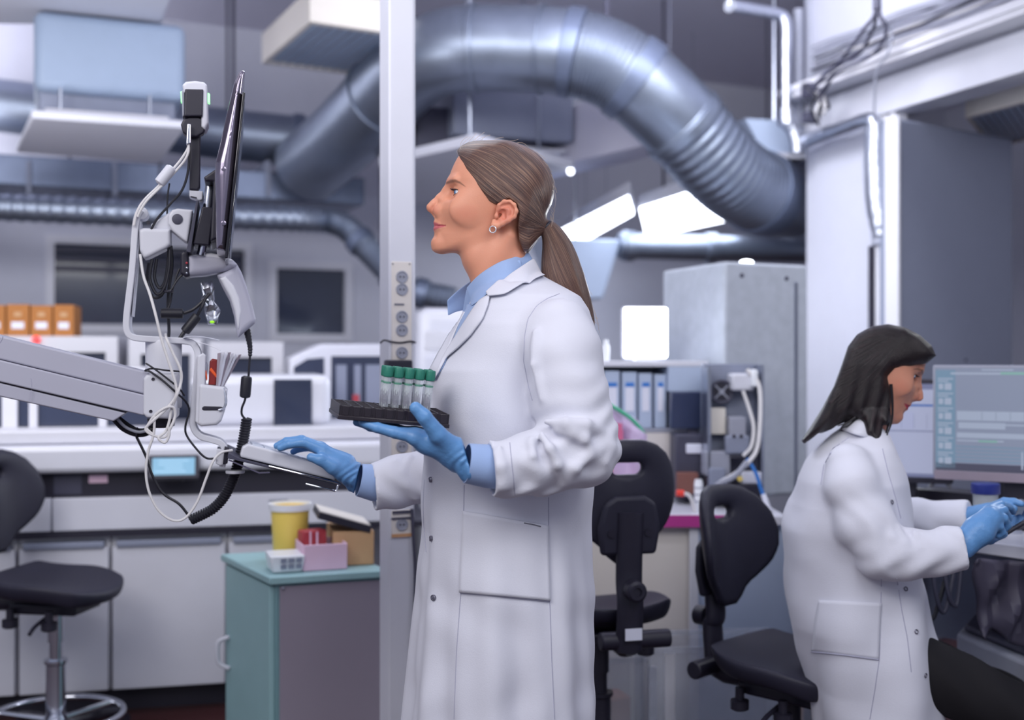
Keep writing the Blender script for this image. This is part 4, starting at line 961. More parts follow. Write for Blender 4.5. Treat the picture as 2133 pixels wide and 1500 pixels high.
def desk_things():
    # clear beaker with dark blue lid
    q = PZ(2052,1092,DZ) ; q = P(2052,1088,2.9); q.z = DZ+.001; q = PZ(2053,1118,DZ)
    t = thing('clear_beaker', 'clear plastic jar with a dark blue lid on the desk beside the monitor', 'jar', q)
    mb = MB(); mb.lathe([(.03,.001),(.033,.12),(.031,.12),(.028,.004)], q, n=24); mb.build('jar_body', 'tubeplastic', t)
    mb = MB(); mb.lathe([(.036,.115),(.037,.117),(.037,.14),(.034,.143)], q, n=24); mb.build('lid', 'lidblue', t)
    def bx(name, label, cat, m, c, s, yaw, bev=.004):
        mb = MB(); mb.box(c, s, yaw); return tag(mb.build(name, m, bevel=bev), label, cat)
    ya = math.atan2(dd.y, dd.x)
    q = PZ(1960,1075,DZ)+dn*.12; o = bx('docking_station', 'black docking station box under the far monitor on the desk', 'computer', 'black', q+Vector((0,0,.035)), (.26,.1,.066), ya)
    mb = MB(); mb.box(q-dn*.052+Vector((0,0,.012)), (.17,.004,.008), ya); mb.build('silver_edge', 'silver', o, smooth=0)
    q2 = PZ(2010,1085,DZ)+dn*.03
    o = bx('label_printer', 'small black printer with a yellow label beside the clear jar', 'printer', 'black', q2+dn*.1-dd*.08+Vector((0,0,.075)), (.1,.12,.15), ya, .008)
    mb = MB(); mb.box(q2+dn*.1-dd*.08-dn*.0615+dd*.025+Vector((0,0,.125)), (.03,.004,.02), ya); mb.build('yellow_label', 'yellow2', o, smooth=0)
    q = PZ(2125,1110,DZ); t = thing('chrome_clip_stand', 'small chrome clamp standing on the desk beside the tablet', 'clamp', q)
    mb = MB(); mb.tube(smooth_path([q+Vector((-.02,0,.002)),q+Vector((-.02,0,.06)),q+Vector((0,.0,.085)),q+Vector((.03,0,.07))],6), .007, 10); mb.build('clamp_arm', 'chrome', t)
    mb = MB(); mb.lathe([(.025,.001),(.025,.01),(.01,.013)], q+Vector((-.02,0,0)), n=18); mb.build('clamp_base', 'chrome', t)
    # cables on the desk behind
    mb = MB(); mb.tube(smooth_path([PZ(1905,1080,DZ)+Vector((0,0,.01)),PZ(1925,1050,DZ)+Vector((0,0,.03)),PZ(1960,1040,DZ)+Vector((0,0,.07)),PZ(1990,1045,DZ)+Vector((0,0,.02))],6), .006, 8); tag(mb.build('black_cable', 'cableblack'), 'black cable looping on the desk below the far monitor', 'cable')
    # under the desk
    f = Frame(2060, 3.0, -38)
    t = thing('pedestal', 'grey-topped pedestal with a slanted front under the desk', 'pedestal', f.at(0.1,.2,0))
    c = [PZ(1992,1318,.46),PZ(2062,1243,.46),PZ(2240,1250,.46),PZ(2280,1440,.46)]
    mb = MB(); mb.prism([Vector((q.x,q.y,0.02)) for q in c], (0,0,.44)); mb.build('pedestal_body', 'grey', t, bevel=.012, seg=3)
    cc = sum(c,Vector())/4; mb = MB(); mb.prism([cc+(q-cc)*.9+Vector((0,0,.001)) for q in c], (0,0,.02)); mb.build('pad', 'darkgrey', t, bevel=.01, seg=3)
    # hanging white bag and cables below the desk edge
    q = PZ(1965,1160,DZ)+dn*.3; t = thing('hanging_bag', 'crumpled pale bag hanging under the desk beside the coat front', 'bag', Vector((q.x,q.y,DZ-.04)))
    mb = MB(); rows = []
    for i in range(9):
        v = i/8; rows.append([Vector((q.x-.08+.16*j/8,q.y+.03*math.sin(j*1.9+i*.6)+.02*math.sin(i*1.3+j),DZ-.04-.2*v*(1-.12*math.sin(j*.9)))) for j in range(9)])
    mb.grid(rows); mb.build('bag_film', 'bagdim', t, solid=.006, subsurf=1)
    for k in range(3):
        mb = MB(); mb.tube(smooth_path([P(1915+22*k,1150,2.98)+Vector((0,0,.03)),P(1922+26*k,1230,2.96),P(1940+24*k,1290-14*k,2.96),P(1960+18*k,1240,2.97),P(1985+10*k,1160,3.0)+Vector((0,0,.03))],6), .006, 8); mb.build('dangling_cable', 'darkgrey' if k else 'cableblack', t)
M['bagdim'] = mat('bagdim', (78,74,92), .5); M['yellow2'] = mat('yellow2', (236,176,46), .5)  # pale bag given a dark colour for the shade under the desk
desk_things()
# ================================================================== smooth surfaces from distance fields (figures, gloves, hair)
f32 = np.float32
def V3(p): return np.array(p, f32)
class Q:   # points
    def __init__(s, x, y, z): s.x, s.y, s.z = x, y, z
def smin(a, b, k): h = np.clip(.5+.5*(b-a)/k, 0, 1); return b*(1-h)+a*h-k*h*(1-h)
def smax(a, b, k): return -smin(-a, -b, k)
def rc(q, a, b, r1, r2):       # tapered capsule
    ax,ay,az = [float(t) for t in a]; bx,by,bz = [float(t) for t in b]; dx,dy,dz = bx-ax,by-ay,bz-az; L = dx*dx+dy*dy+dz*dz+1e-12
    px,py,pz = q.x-ax,q.y-ay,q.z-az; t = np.clip((px*dx+py*dy+pz*dz)/L, 0, 1)
    return np.sqrt((px-dx*t)**2+(py-dy*t)**2+(pz-dz*t)**2) - (r1+(r2-r1)*t)
def chain(q, pts, rs, k=0.):
    d = None
    for i in range(len(pts)-1):
        e = rc(q, pts[i], pts[i+1], rs[i], rs[i+1]); d = e if d is None else (smin(d, e, k) if k else np.minimum(d, e))
    return d
def sph(q, c, r): return np.sqrt((q.x-c[0])**2+(q.y-c[1])**2+(q.z-c[2])**2)-r
def ell(q, c, r, R=None):
    x,y,z = q.x-c[0],q.y-c[1],q.z-c[2]
    if R is not None:
        x,y,z = [R[0][i]*x+R[1][i]*y+R[2][i]*z for i in range(3)]    # into the ellipsoid's own axes (columns of R)
    k0 = np.sqrt((x/r[0])**2+(y/r[1])**2+(z/r[2])**2); k1 = np.sqrt((x/r[0]**2)**2+(y/r[1]**2)**2+(z/r[2]**2)**2)+1e-9
    return np.where(k0 < 1e-3, -min(r), k0*(k0-1)/k1)
def loft(q, lv, e=2.2, yaw=0.):   # lv: (z, cx, cy, hx, hy) from bottom to top, hx along the yawed x axis
    lv = sorted(lv); Z = [l[0] for l in lv]; g = lambda i: np.interp(q.z, Z, [l[i] for l in lv]).astype(f32)
    x = q.x-g(1); y = q.y-g(2); c, s = math.cos(yaw), math.sin(yaw)
    X = c*x+s*y; Y = -s*x+c*y; hx, hy = g(3), g(4)
    n = (np.abs(X/hx)**e+np.abs(Y/hy)**e+1e-9)**(1/e)
    d = (n-1)*np.minimum(hx, hy)*.9
    return np.maximum(d, np.maximum(Z[0]-q.z, q.z-Z[-1]))
def poly2(x, z, P_):            # signed distance to a polygon in the x-z plane
    d = None; s = np.ones_like(x); n = len(P_)
    for i in range(n):
        ax,az = P_[i]; bx,bz = P_[(i-1) % n]; ex,ez = bx-ax,bz-az; wx,wz = x-ax,z-az
        t = np.clip((wx*ex+wz*ez)/(ex*ex+ez*ez), 0, 1); e = (wx-ex*t)**2+(wz-ez*t)**2
        d = e if d is None else np.minimum(d, e)
        c1, c2, c3 = z >= az, z < bz, ex*wz > ez*wx
        flip = (c1 & c2 & c3) | (~c1 & ~c2 & ~c3); s = np.where(flip, -s, s)
    return s*np.sqrt(d)
def wob(q, fx, fy, fz, ph=0.): return np.sin(q.x*fx+ph+1.7*np.sin(q.z*fz*.6+ph))*np.sin(q.y*fy+ph*1.3+1.3*np.sin(q.x*fx*.7))*np.sin(q.z*fz+ph*.7)
def isosurf(f, lo, hi, h, c=4):
    lo = np.array(lo, float); hi = np.array(hi, float); nb = np.ceil((hi-lo)/(h*c)).astype(int)+1; n = nb*c
    bc = [lo[i]+(np.arange(nb[i])+.5)*c*h - .5*h for i in range(3)]
    X,Y,Z = np.meshgrid(*bc, indexing='ij'); d = f(Q(X.ravel().astype(f32),Y.ravel().astype(f32),Z.ravel().astype(f32))).reshape(nb)
    act = np.abs(d) < c*h*1.6
    G = np.repeat(np.repeat(np.repeat(d, c, 0), c, 1), c, 2).astype(f32)
    bi = np.argwhere(act)*c; off = np.stack(np.meshgrid(*[np.arange(c)]*3, indexing='ij'), -1).reshape(-1,3)
    idx = (bi[:,None,:]+off[None]).reshape(-1,3)
    p = (lo+idx*h).astype(f32)
    v = np.empty(len(p), f32); st = 400000
    for a in range(0, len(p), st): b = p[a:a+st]; v[a:a+st] = f(Q(b[:,0],b[:,1],b[:,2]))
    G[idx[:,0],idx[:,1],idx[:,2]] = v
    S = G < 0
    cs = [(i,j,k) for i in (0,1) for j in (0,1) for k in (0,1)]
    sl = lambda A, o: A[o[0]:n[0]-1+o[0], o[1]:n[1]-1+o[1], o[2]:n[2]-1+o[2]]
    cnt = sum(sl(S,o).astype(np.int8) for o in cs); A = np.argwhere((cnt > 0) & (cnt < 8))
    ci = np.full(n-1, -1, np.int64); ci[A[:,0],A[:,1],A[:,2]] = np.arange(len(A))
    val = np.stack([G[A[:,0]+o[0],A[:,1]+o[1],A[:,2]+o[2]] for o in cs], 1)
    acc = np.zeros((len(A),3)); w = np.zeros(len(A)); ca = np.array(cs, float)
    for i in range(8):
        for j in range(i+1, 8):
            if np.abs(ca[i]-ca[j]).sum() != 1: continue
            a, b = val[:,i], val[:,j]; m = (a < 0) != (b < 0); t = np.where(m, a/np.where(m, a-b, 1), 0)
            acc += np.where(m[:,None], ca[i]+(ca[j]-ca[i])*t[:,None], 0); w += m
    vs = lo+(A+acc/w[:,None])*h
    fs = []
    for ax in range(3):
        u, v_ = (ax+1) % 3, (ax+2) % 3
        s0 = S; s1 = np.roll(S, -1, ax); m = s0 != s1
        ix = [slice(0,None)]*3; ix[ax] = slice(n[ax]-1, None); m[tuple(ix)] = False
        for w_ in (u, v_):
            ix = [slice(0,None)]*3; ix[w_] = slice(0,1); m[tuple(ix)] = False; ix[w_] = slice(n[w_]-1,None); m[tuple(ix)] = False
        e = np.argwhere(m); ins = S[e[:,0],e[:,1],e[:,2]]
        def cell(du, dv): o = e.copy(); o[:,u] -= du; o[:,v_] -= dv; return ci[o[:,0],o[:,1],o[:,2]]
        quad = np.stack([cell(1,1),cell(0,1),cell(0,0),cell(1,0)], 1)
        quad[~ins] = quad[~ins][:,::-1]; fs.append(quad)
    fs = np.concatenate(fs); fs = fs[(fs >= 0).all(1)]
    return vs, fs
def relax(vs, fs, it=2, lam=.5):
    e = np.concatenate([fs[:,[0,1]],fs[:,[1,2]],fs[:,[2,3]],fs[:,[3,0]]])
    for _ in range(it):
        for l in (lam, -lam*1.02):
            acc = np.zeros_like(vs); c = np.zeros(len(vs))
            np.add.at(acc, e[:,0], vs[e[:,1]]); np.add.at(c, e[:,0], 1)
            vs = vs + l*(acc/np.maximum(c,1)[:,None]-vs)
    return vs
def npmesh(name, vs, fs, m, parent=None):
    me = bpy.data.meshes.new(name); me.vertices.add(len(vs)); me.vertices.foreach_set('co', np.asarray(vs, f32).ravel())
    me.loops.add(len(fs)*4); me.loops.foreach_set('vertex_index', fs.astype(np.int32).ravel())
    me.polygons.add(len(fs)); me.polygons.foreach_set('loop_start', np.arange(0,len(fs)*4,4,dtype=np.int32))
    try: me.polygons.foreach_set('loop_total', np.full(len(fs),4,dtype=np.int32))
    except Exception: pass
    me.update(calc_edges=True); me.validate()
    me.polygons.foreach_set('use_smooth', [True]*len(me.polygons))
    me.materials.append(M[m] if isinstance(m, str) else m)
    return link(name, me, parent)
def field(name, f, lo, hi, h, m, parent=None, rel=2):
    vs, fs = isosurf(f, lo, hi, h)
    if rel: vs = relax(vs, fs, rel)
    o = npmesh(name, vs, fs, m, parent); return o, vs, fs
def attr(o, name, val, kind='FLOAT'):
    a = o.data.attributes.new(name, kind, 'POINT'); a.data.foreach_set('value' if kind == 'FLOAT' else 'color', np.asarray(val, f32).ravel())
def bvh_of(vs, fs): return BVHTree.FromPolygons([tuple(v) for v in vs.tolist()], fs.tolist())
def drape(bvh, px, py, off=.0, d0=1.2):
    """the point where the line of sight through a photo pixel meets the surface, lifted off along its normal"""
    r = ray(px, py); hit = bvh.ray_cast(Vector((0,0,H))+r*d0, r)
    if hit[0] is None: return None
    n = hit[1]; n = n if n.dot(r) < 0 else -n
    return hit[0]+n*off
def on(bvh, pts, off): return [q for q in (drape(bvh, x, y, off) for x, y in pts) if q is not None]
def resample(pts, n):
    pts = [Vector((p[0],p[1],0)) for p in pts]; L = [0]
    for a, b in zip(pts, pts[1:]): L.append(L[-1]+(b-a).length)
    out = []
    for i in range(n):
        t = L[-1]*i/(n-1); k = max(j for j in range(len(L)) if L[j] <= t+1e-9); k = min(k, len(pts)-2)
        s = (t-L[k])/max(1e-9, L[k+1]-L[k]); out.append(pts[k].lerp(pts[k+1], s))
    return out
def patch(name, bvh, e0, e1, m, parent, off=.003, nu=14, nv=24, thick=.002, bulge=0.):
    """cloth piece lying on a surface between two edges given as photo polylines"""
    a, b = resample(e0, nv), resample(e1, nv); rows = []; last = None
    for i in range(nv):
        r = []
        for j in range(nu+1):
            w_ = j/nu; q = a[i].lerp(b[i], w_); p = drape(bvh, q.x, q.y, off+bulge*math.sin(PI*w_))
            r.append(p)
        rows.append(r)
    flat = [p for r in rows for p in r if p is not None]
    if not flat: return None
    for i in range(nv):
        for j in range(nu+1):
            if rows[i][j] is None:
                q = a[i].lerp(b[i], j/nu); best = min((abs(jj-j)+abs(ii-i)*.5, ii, jj) for ii in range(nv) for jj in range(nu+1) if rows[ii][jj] is not None)
                rows[i][j] = P(q.x, q.y, rows[best[1]][best[2]].y)
    mb = MB(); mb.grid(rows); o = mb.build(name, m, parent, smooth=180)
    s = o.modifiers.new('sol','SOLIDIFY'); s.thickness = thick; s.offset = -1
    return o
def seam(bvh, pts, m, parent, name='seam', r=.0011, off=.0002, n=6, k=3):
    p = on(bvh, [(q.x,q.y) for q in resample(pts, max(8, len(pts)*4))], off)
    if len(p) < 3: return None
    mb = MB(); mb.tube(smooth_path(p, k), r, n); return mb.build(name, m, parent)

# ------------------------------------------------------------------ skin and hair materials
def skin_mat(name, base, lip):
    m = mat(name, base, .46, sss=.18, var=.05, nscale=40, bump=.06, bscale=420, spec=.45)
    nt = m.node_tree; N = nt.nodes; L = nt.links; b = N['Principled BSDF']
    src = b.inputs['Base Color'].links[0].from_socket
    at = N.new('ShaderNodeAttribute'); at.attribute_name = 'lip'
    mx = N.new('ShaderNodeMix'); mx.data_type = 'RGBA'; mx.inputs['B'].default_value = (*lin(lip),1)
    L.new(at.outputs['Fac'], mx.inputs['Factor']); L.new(src, mx.inputs['A'])
    a2 = N.new('ShaderNodeAttribute'); a2.attribute_name = 'blush'
    m2 = N.new('ShaderNodeMix'); m2.data_type = 'RGBA'; m2.inputs['B'].default_value = (*lin((206,120,100)),1)
    L.new(a2.outputs['Fac'], m2.inputs['Factor']); L.new(mx.outputs['Result'], m2.inputs['A'])
    a3 = N.new('ShaderNodeAttribute'); a3.attribute_name = 'brow'
    m3 = N.new('ShaderNodeMix'); m3.data_type = 'RGBA'; m3.inputs['B'].default_value = (*lin((122,86,72)),1)
    L.new(a3.outputs['Fac'], m3.inputs['Factor']); L.new(m2.outputs['Result'], m3.inputs['A'])
    L.new(m3.outputs['Result'], b.inputs['Base Color']); return m
def hair_mat(name, cols, scale=60., rough=.38):
    m = bpy.data.materials.new(name); m.use_nodes = True; nt = m.node_tree; N = nt.nodes; L = nt.links; b = N['Principled BSDF']
    b.inputs['Roughness'].default_value = rough; b.inputs['Specular IOR Level'].default_value = .5
    at = N.new('ShaderNodeAttribute'); at.attribute_name = 'strand'; al = N.new('ShaderNodeAttribute'); al.attribute_name = 'along'
    cb = N.new('ShaderNodeCombineXYZ'); L.new(at.outputs['Fac'], cb.inputs['X']); L.new(al.outputs['Fac'], cb.inputs['Y'])
    mp = N.new('ShaderNodeMapping'); mp.inputs['Scale'].default_value = (scale, 1.3, 1); L.new(cb.outputs['Vector'], mp.inputs['Vector'])
    nz = N.new('ShaderNodeTexNoise'); nz.inputs['Scale'].default_value = 1.; nz.inputs['Detail'].default_value = 6; nz.inputs['Roughness'].default_value = .7; L.new(mp.outputs['Vector'], nz.inputs['Vector'])
    cr = N.new('ShaderNodeValToRGB'); cr.color_ramp.elements[0].position = .3; cr.color_ramp.elements[1].position = .72
    cr.color_ramp.elements[0].color = (*lin(cols[0]),1); cr.color_ramp.elements[1].color = (*lin(cols[2]),1)
    e = cr.color_ramp.elements.new(.5); e.color = (*lin(cols[1]),1)
    L.new(nz.outputs['Fac'], cr.inputs['Fac']); L.new(cr.outputs['Color'], b.inputs['Base Color'])
    bp = N.new('ShaderNodeBump'); bp.inputs['Strength'].default_value = .55; bp.inputs['Distance'].default_value = .004
    L.new(nz.outputs['Fac'], bp.inputs['Height']); L.new(bp.outputs['Normal'], b.inputs['Normal']); return m
M['lashbrown'] = mat('lashbrown', (58,38,36), .6); M['skin'] = skin_mat('skin', (222,154,126), (196,104,110)); M['skin_b'] = skin_mat('skin_b', (208,146,122), (176,44,66))
M['hair_blond'] = hair_mat('hair_blond', ((42,30,32),(90,64,57),(170,134,110)), 95)
M['hair_dark'] = hair_mat('hair_dark', ((10,5,8),(21,11,16),(48,27,33)), 40, .45)

# ------------------------------------------------------------------ a head in profile, facing -x.  Head units: metres, x = (px-1020)/1000, z = (400-py)/1000 of the photo, y = 0 is the middle plane
def hp(px, py, y=0.):      # a feature y mm off the middle plane is nearer to the lens by that much
    k = 1-abs(y)/2400; px = 1066.5+(px-1066.5)*k; py = 750+(py-750)*k; return ((px-1020)/1000, y/1000, (400-py)/1000)
def unhp(x, y, z):
    k = 1-np.abs(y)/2.4; return 1066.5+(x*1000+1020-1066.5)/k, 750+(400-z*1000-750)/k
def head_field(q, neck=True):
    a = np.abs(q.y); s = Q(q.x, a, q.z)      # symmetric about the middle plane
    # cranium and facial block
    d = ell(s, hp(1046,393), (.1,.0755,.091))
    lv = []
    for py, xf, hw in ((318,962,54),(330,953,58),(342,947,61),(355,942,64),(368,937,66),(380,935.5,67),(392,937,67),(402,937,67),(415,929,66.5),(428,919,65),(440,911,63.5),(450,908,61.5),(460,907,59.5),(470,907,57.5),(480,905,55.5),(490,903.5,53.5),(500,903.5,51),(508,903,48.5),(515,904,46),(521,904.5,43),(526,911,40),(530,922,36)):
        xb = 1018.; lv.append(((400-py)/1000, (xb-1020)/1000, 0, (xb-xf)/1000, hw/1000))
    fb = loft(s, lv, 1.82)
    # back half of the block is closed by the cranium: cut it behind the ear, and bevel the jaw underside
    fb = smax(fb, s.x-(1034-1020)/1000, .02)
    px = s.x*1000+1020; py = 400-s.z*1000
    fb = smax(fb, (py-(530.5-np.clip(a/.05,0,1.3)**1.5*36*np.clip((px-900)/116,0,1.2)))/1000*.93, .012)
    d = smin(d, fb, .022)
    # cheekbone, brow, chin
    d = smin(d, ell(s, hp(973,436,48.5), (.030,.010,.024)), .028); d = smin(d, ell(s, hp(941,434,22), (.010,.007,.011)), .016)
    d = smin(d, rc(s, hp(938.5,379,8), hp(950,374,40), .0065, .006), .012)
    d = smin(d, ell(s, hp(917.5,508,0), (.0135,.017,.016)), .016)
    # eye socket
    d = smax(d, -ell(s, hp(939,402,33), (.0125,.0165,.0105)), .012)
    # nose
    n = chain(s, [hp(938,387),hp(930,396),hp(916,413),hp(905,424.5),hp(897,431.5)], [.008,.0074,.0078,.0082,.0088], .006)
    n = smin(n, ell(s, hp(915.5,438.5,12), (.0135,.0095,.0118)), .0045); n = smin(n, rc(s, hp(897,436.5), hp(909,446.5), .0058, .0062), .005)
    n = smin(n, chain(s, [hp(938,398,6),hp(926,420,9),hp(924,436,11)], [.007,.0095,.008], .006), .009)
    d = smin(d, n, .009)
    d = smax(d, -ell(s, hp(908,447.5,6.5), (.006,.0026,.003)), .003)         # nostril
    d = smax(d, -chain(s, [hp(926,428,17),hp(931.5,440,21.5),hp(926,451,19.5)], [.002,.0034,.0012]), .0045)
    # lips
    up = chain(s, [hp(909.5,464.5,0),hp(911,464,5),hp(918,467.5,15),hp(928,470.5,23)], [.0058,.0058,.0048,.002], .004); lo = chain(s, [hp(910,476.5,0),hp(912,476.5,8),hp(918,475,18),hp(927,472,27)], [.0064,.006,.0042,.0018], .004)
    d = smin(d, up, .005); d = smin(d, lo, .005)
    d = smax(d, -chain(s, [hp(901.5,470.8,0),hp(904,470.8,8),hp(913,470.8,18),hp(922,470.6,25.5),hp(929,470,31)], [.0009,.0009,.0011,.0009,.0004]), .003)
    d = smax(d, -rc(s, hp(894.5,490,0), hp(903,489,16), .003, .0015), .012)
    # eyelids: a shell round the eyeball with the opening cut out
    ec = hp(957.5,401,31); eb = sph(s, ec, .0138)
    ex, ez, ey = ec[0]-s.x, s.z-ec[2], s.y-ec[1]
    w = np.maximum(ez-(.32*ex+.0026), -(ez+.27*ex+.0018))                  # wedge opening that looks forward
    w = smax(w, np.maximum(.002-ex*1.0, np.abs(ey-.002)-.0128), .002)
    lid = np.maximum(eb, -smax(w, -(sph(s, ec, .0105)), .001))
    d = smin(d, smax(lid, -ex-.004, .004), .0045)
    d = smax(d, -smax(w, sph(s, ec, .0205), .001), .0012)
    d = smax(d, -sph(s, ec, .0112), .0008)
    # neck
    if neck:
        k = chain(s, [hp(1034,470),hp(1023,530),hp(1042,582),hp(1052,640)], [.056,.058,.0535,.07], .02)
        k = smin(k, rc(s, hp(1046,470), hp(1052,620), .045, .046), .02)
        k = smax(k, a-.0535-np.clip((hp(0,585)[2]-s.z),0,1)*.6, .02)
        # throat line and sterno muscle
        k = smin(k, rc(s, hp(1060,490,47), hp(1004,600,16), .009, .012), .025)
        d = smin(d, k, .016)
    return d
def ear_field(q):
    a = np.abs(q.y); s = Q(q.x, a, q.z)
    o = lambda px, py, y=0: hp(px, py, 71+y+max(0,(px-1030))*.16)
    rim = chain(s, [o(1036,441,2),o(1040,428,5),o(1050,420,6),o(1062,420.5,7),o(1071,427,8),o(1075,440,7),o(1071,451,6),o(1060,459,5),o(1047,466,4),o(1036,470,3)], [.0035,.0042,.0042,.0042,.0042,.0045,.0045,.0048,.0052,.0056], .003)
    base = chain(s, [o(1044,436,-1),o(1060,432,-1),o(1066,442,-1),o(1052,456,-1),o(1040,464,0)], [.009,.01,.009,.009,.006], .006)
    d = smin(rim, base, .004)
    d = smin(d, chain(s, [o(1054,427,4),o(1053,438,3),o(1056,450,2.5),o(1046,458,2)], [.002,.0032,.003,.003], .002), .004)
    d = smin(d, chain(s, [o(1036,472,2),o(1029,469,2),o(1029,461,0)], [.0062,.0058,.0045], .003), .005)
    d = smax(d, -chain(s, [o(1042,447,7),o(1047,442,7),o(1049,452,7)], [.0062,.0058,.005]), .004)   # concha
    d = smax(d, -chain(s, [o(1046,430,9),o(1060,427,10),o(1067,436,10),o(1066,447,9)], [.0028,.0042,.0042,.003]), .003)
    d = smin(d, ell(s, o(1034,450,3), (.0045,.004,.006)), .004)                                       # tragus
    return d
def lipmask(vs):
    x,y,z = vs[:,0],np.abs(vs[:,1]),vs[:,2]; px, py = unhp(x, y, z); Y = y*1000
    cor = np.clip(Y/33,0,1); top = 460.5+cor**1.3*9.5; bot = 482.5-cor**1.4*11
    m = np.clip((py-top)/1.8+.3,0,1)*np.clip((bot-py)/1.8+.3,0,1)*(px < 934)*(Y < 33)
    return m
def browmask(vs):
    x,y,z = vs[:,0],np.abs(vs[:,1]),vs[:,2]; px, py = unhp(x, y, z); Y = y*1000
    cy = np.interp(px, [930,938,948,958,970], [381.5,378,376.5,380.5,389]); th = np.interp(px, [930,938,950,960,971], [3.5,5.2,4.2,2.8,1.])
    return np.clip(1.5-1.5*np.abs(py-cy)/th,0,1)*np.clip((Y-6)/5,0,1)*np.clip((972-px)/5,0,1)*(Y < 62)*.8
def blushmask(vs):
    x,y,z = vs[:,0],np.abs(vs[:,1]),vs[:,2]; px, py = unhp(x, y, z); Y = y*1000
    ear = np.clip(1-((px-1052)/26)**2-((py-444)/30)**2,0,1)*(Y > 66)
    nose = np.clip(1-((px-902)/16)**2-((py-437)/14)**2,0,1)
    chk = np.clip(1-((px-968)/34)**2-((py-446)/24)**2,0,1)*(Y > 30)*.3
    return np.clip(np.maximum(np.maximum(ear*.8,nose*.45),chk),0,1)
HAIR_POLY = [(930,290),(944,306),(953,317),(960,333),(970,353),(984,373),(1000,393),(1012,409),(1019,420),(1032,426),(1045,423),(1060,414),(1076,424),(1081,440),(1079,470),(1081,500),(1090,524),(1103,524),(1118,510),(1127,492),(1140,486),(1190,470),(1190,270),(930,250)]
TIE = hp(1136,472)
def hair_field(q):
    a = np.abs(q.y); s = Q(q.x, a, q.z)
    d = ell(s, hp(1050,394), (.1045,.0835,.0975))
    d = smin(d, rc(s, hp(990,339), hp(1003,346,26), .037, .034), .03)
    d = smin(d, rc(s, hp(985,338), hp(1045,336,34), .037, .04), .02)
    d = smin(d, rc(s, hp(1030,395,38), hp(1075,400,38), .0425, .044), .01)
    d = smin(d, rc(s, hp(1074,446,30), hp(1131,471), .052, .0135), .02)
    d = smin(d, rc(s, hp(1082,492,24), hp(1127,476), .038, .011), .016)
    px, py = unhp(s.x, s.y, s.z)
    return smax(d, poly2(px, py, HAIR_POLY)/1000*.8, .005)
PONY = [hp(1133,471),hp(1147,481,2),hp(1160,510,6),hp(1168,546,12),hp(1176,586,16),hp(1195,622,20),hp(1219,657,22),hp(1234,684,22)]
PONY_R = [.009,.0135,.0245,.0345,.041,.0335,.0165,.003]
PONY2 = [tuple(p) for p in smooth_path(PONY, 4)]; PONY2_R = [float(r) for r in np.interp(np.arange(len(PONY2))/4, range(len(PONY_R)), PONY_R)]
def pony_field(q):
    return chain(q, PONY2, PONY2_R, .012)
def strand_attr(v, pole, axis):
    ax = np.array(Vector(axis).normalized()); u = np.array(Vector(axis).orthogonal().normalized()); w = np.cross(ax, u); r = v-np.array(pole)
    s = np.arctan2(r @ w, r @ u)/math.pi; al = np.linalg.norm(r, axis=1)*8; return s, al
def hair_object(name, f, lo, hi, h, X, m, parent, pole, axis, rel=3):
    vs, fs = isosurf(f, lo, hi, h); vs = relax(vs, fs, rel); s, al = strand_attr(vs, pole, axis)
    v = put(vs, np.array(X.to_3x3()), np.array(X.translation)); g = fs if X.to_3x3().determinant() > 0 else fs[:, ::-1]
    o = npmesh(name, v, g, m, parent); attr(o,'strand',s); attr(o,'along',al); return o, vs, fs
HEAD_V, HEAD_F = isosurf(lambda q: smin(head_field(q), ear_field(q), .003), (-.135,-.1,-.25), (.14,.1,.112), .0016)
HEAD_V = relax(HEAD_V, HEAD_F, 2)
def put(v, S=None, T=(0,0,0)):
    v = np.asarray(v, float)
    if S is not None: v = v @ np.asarray(S).T
    return v+np.asarray(T)
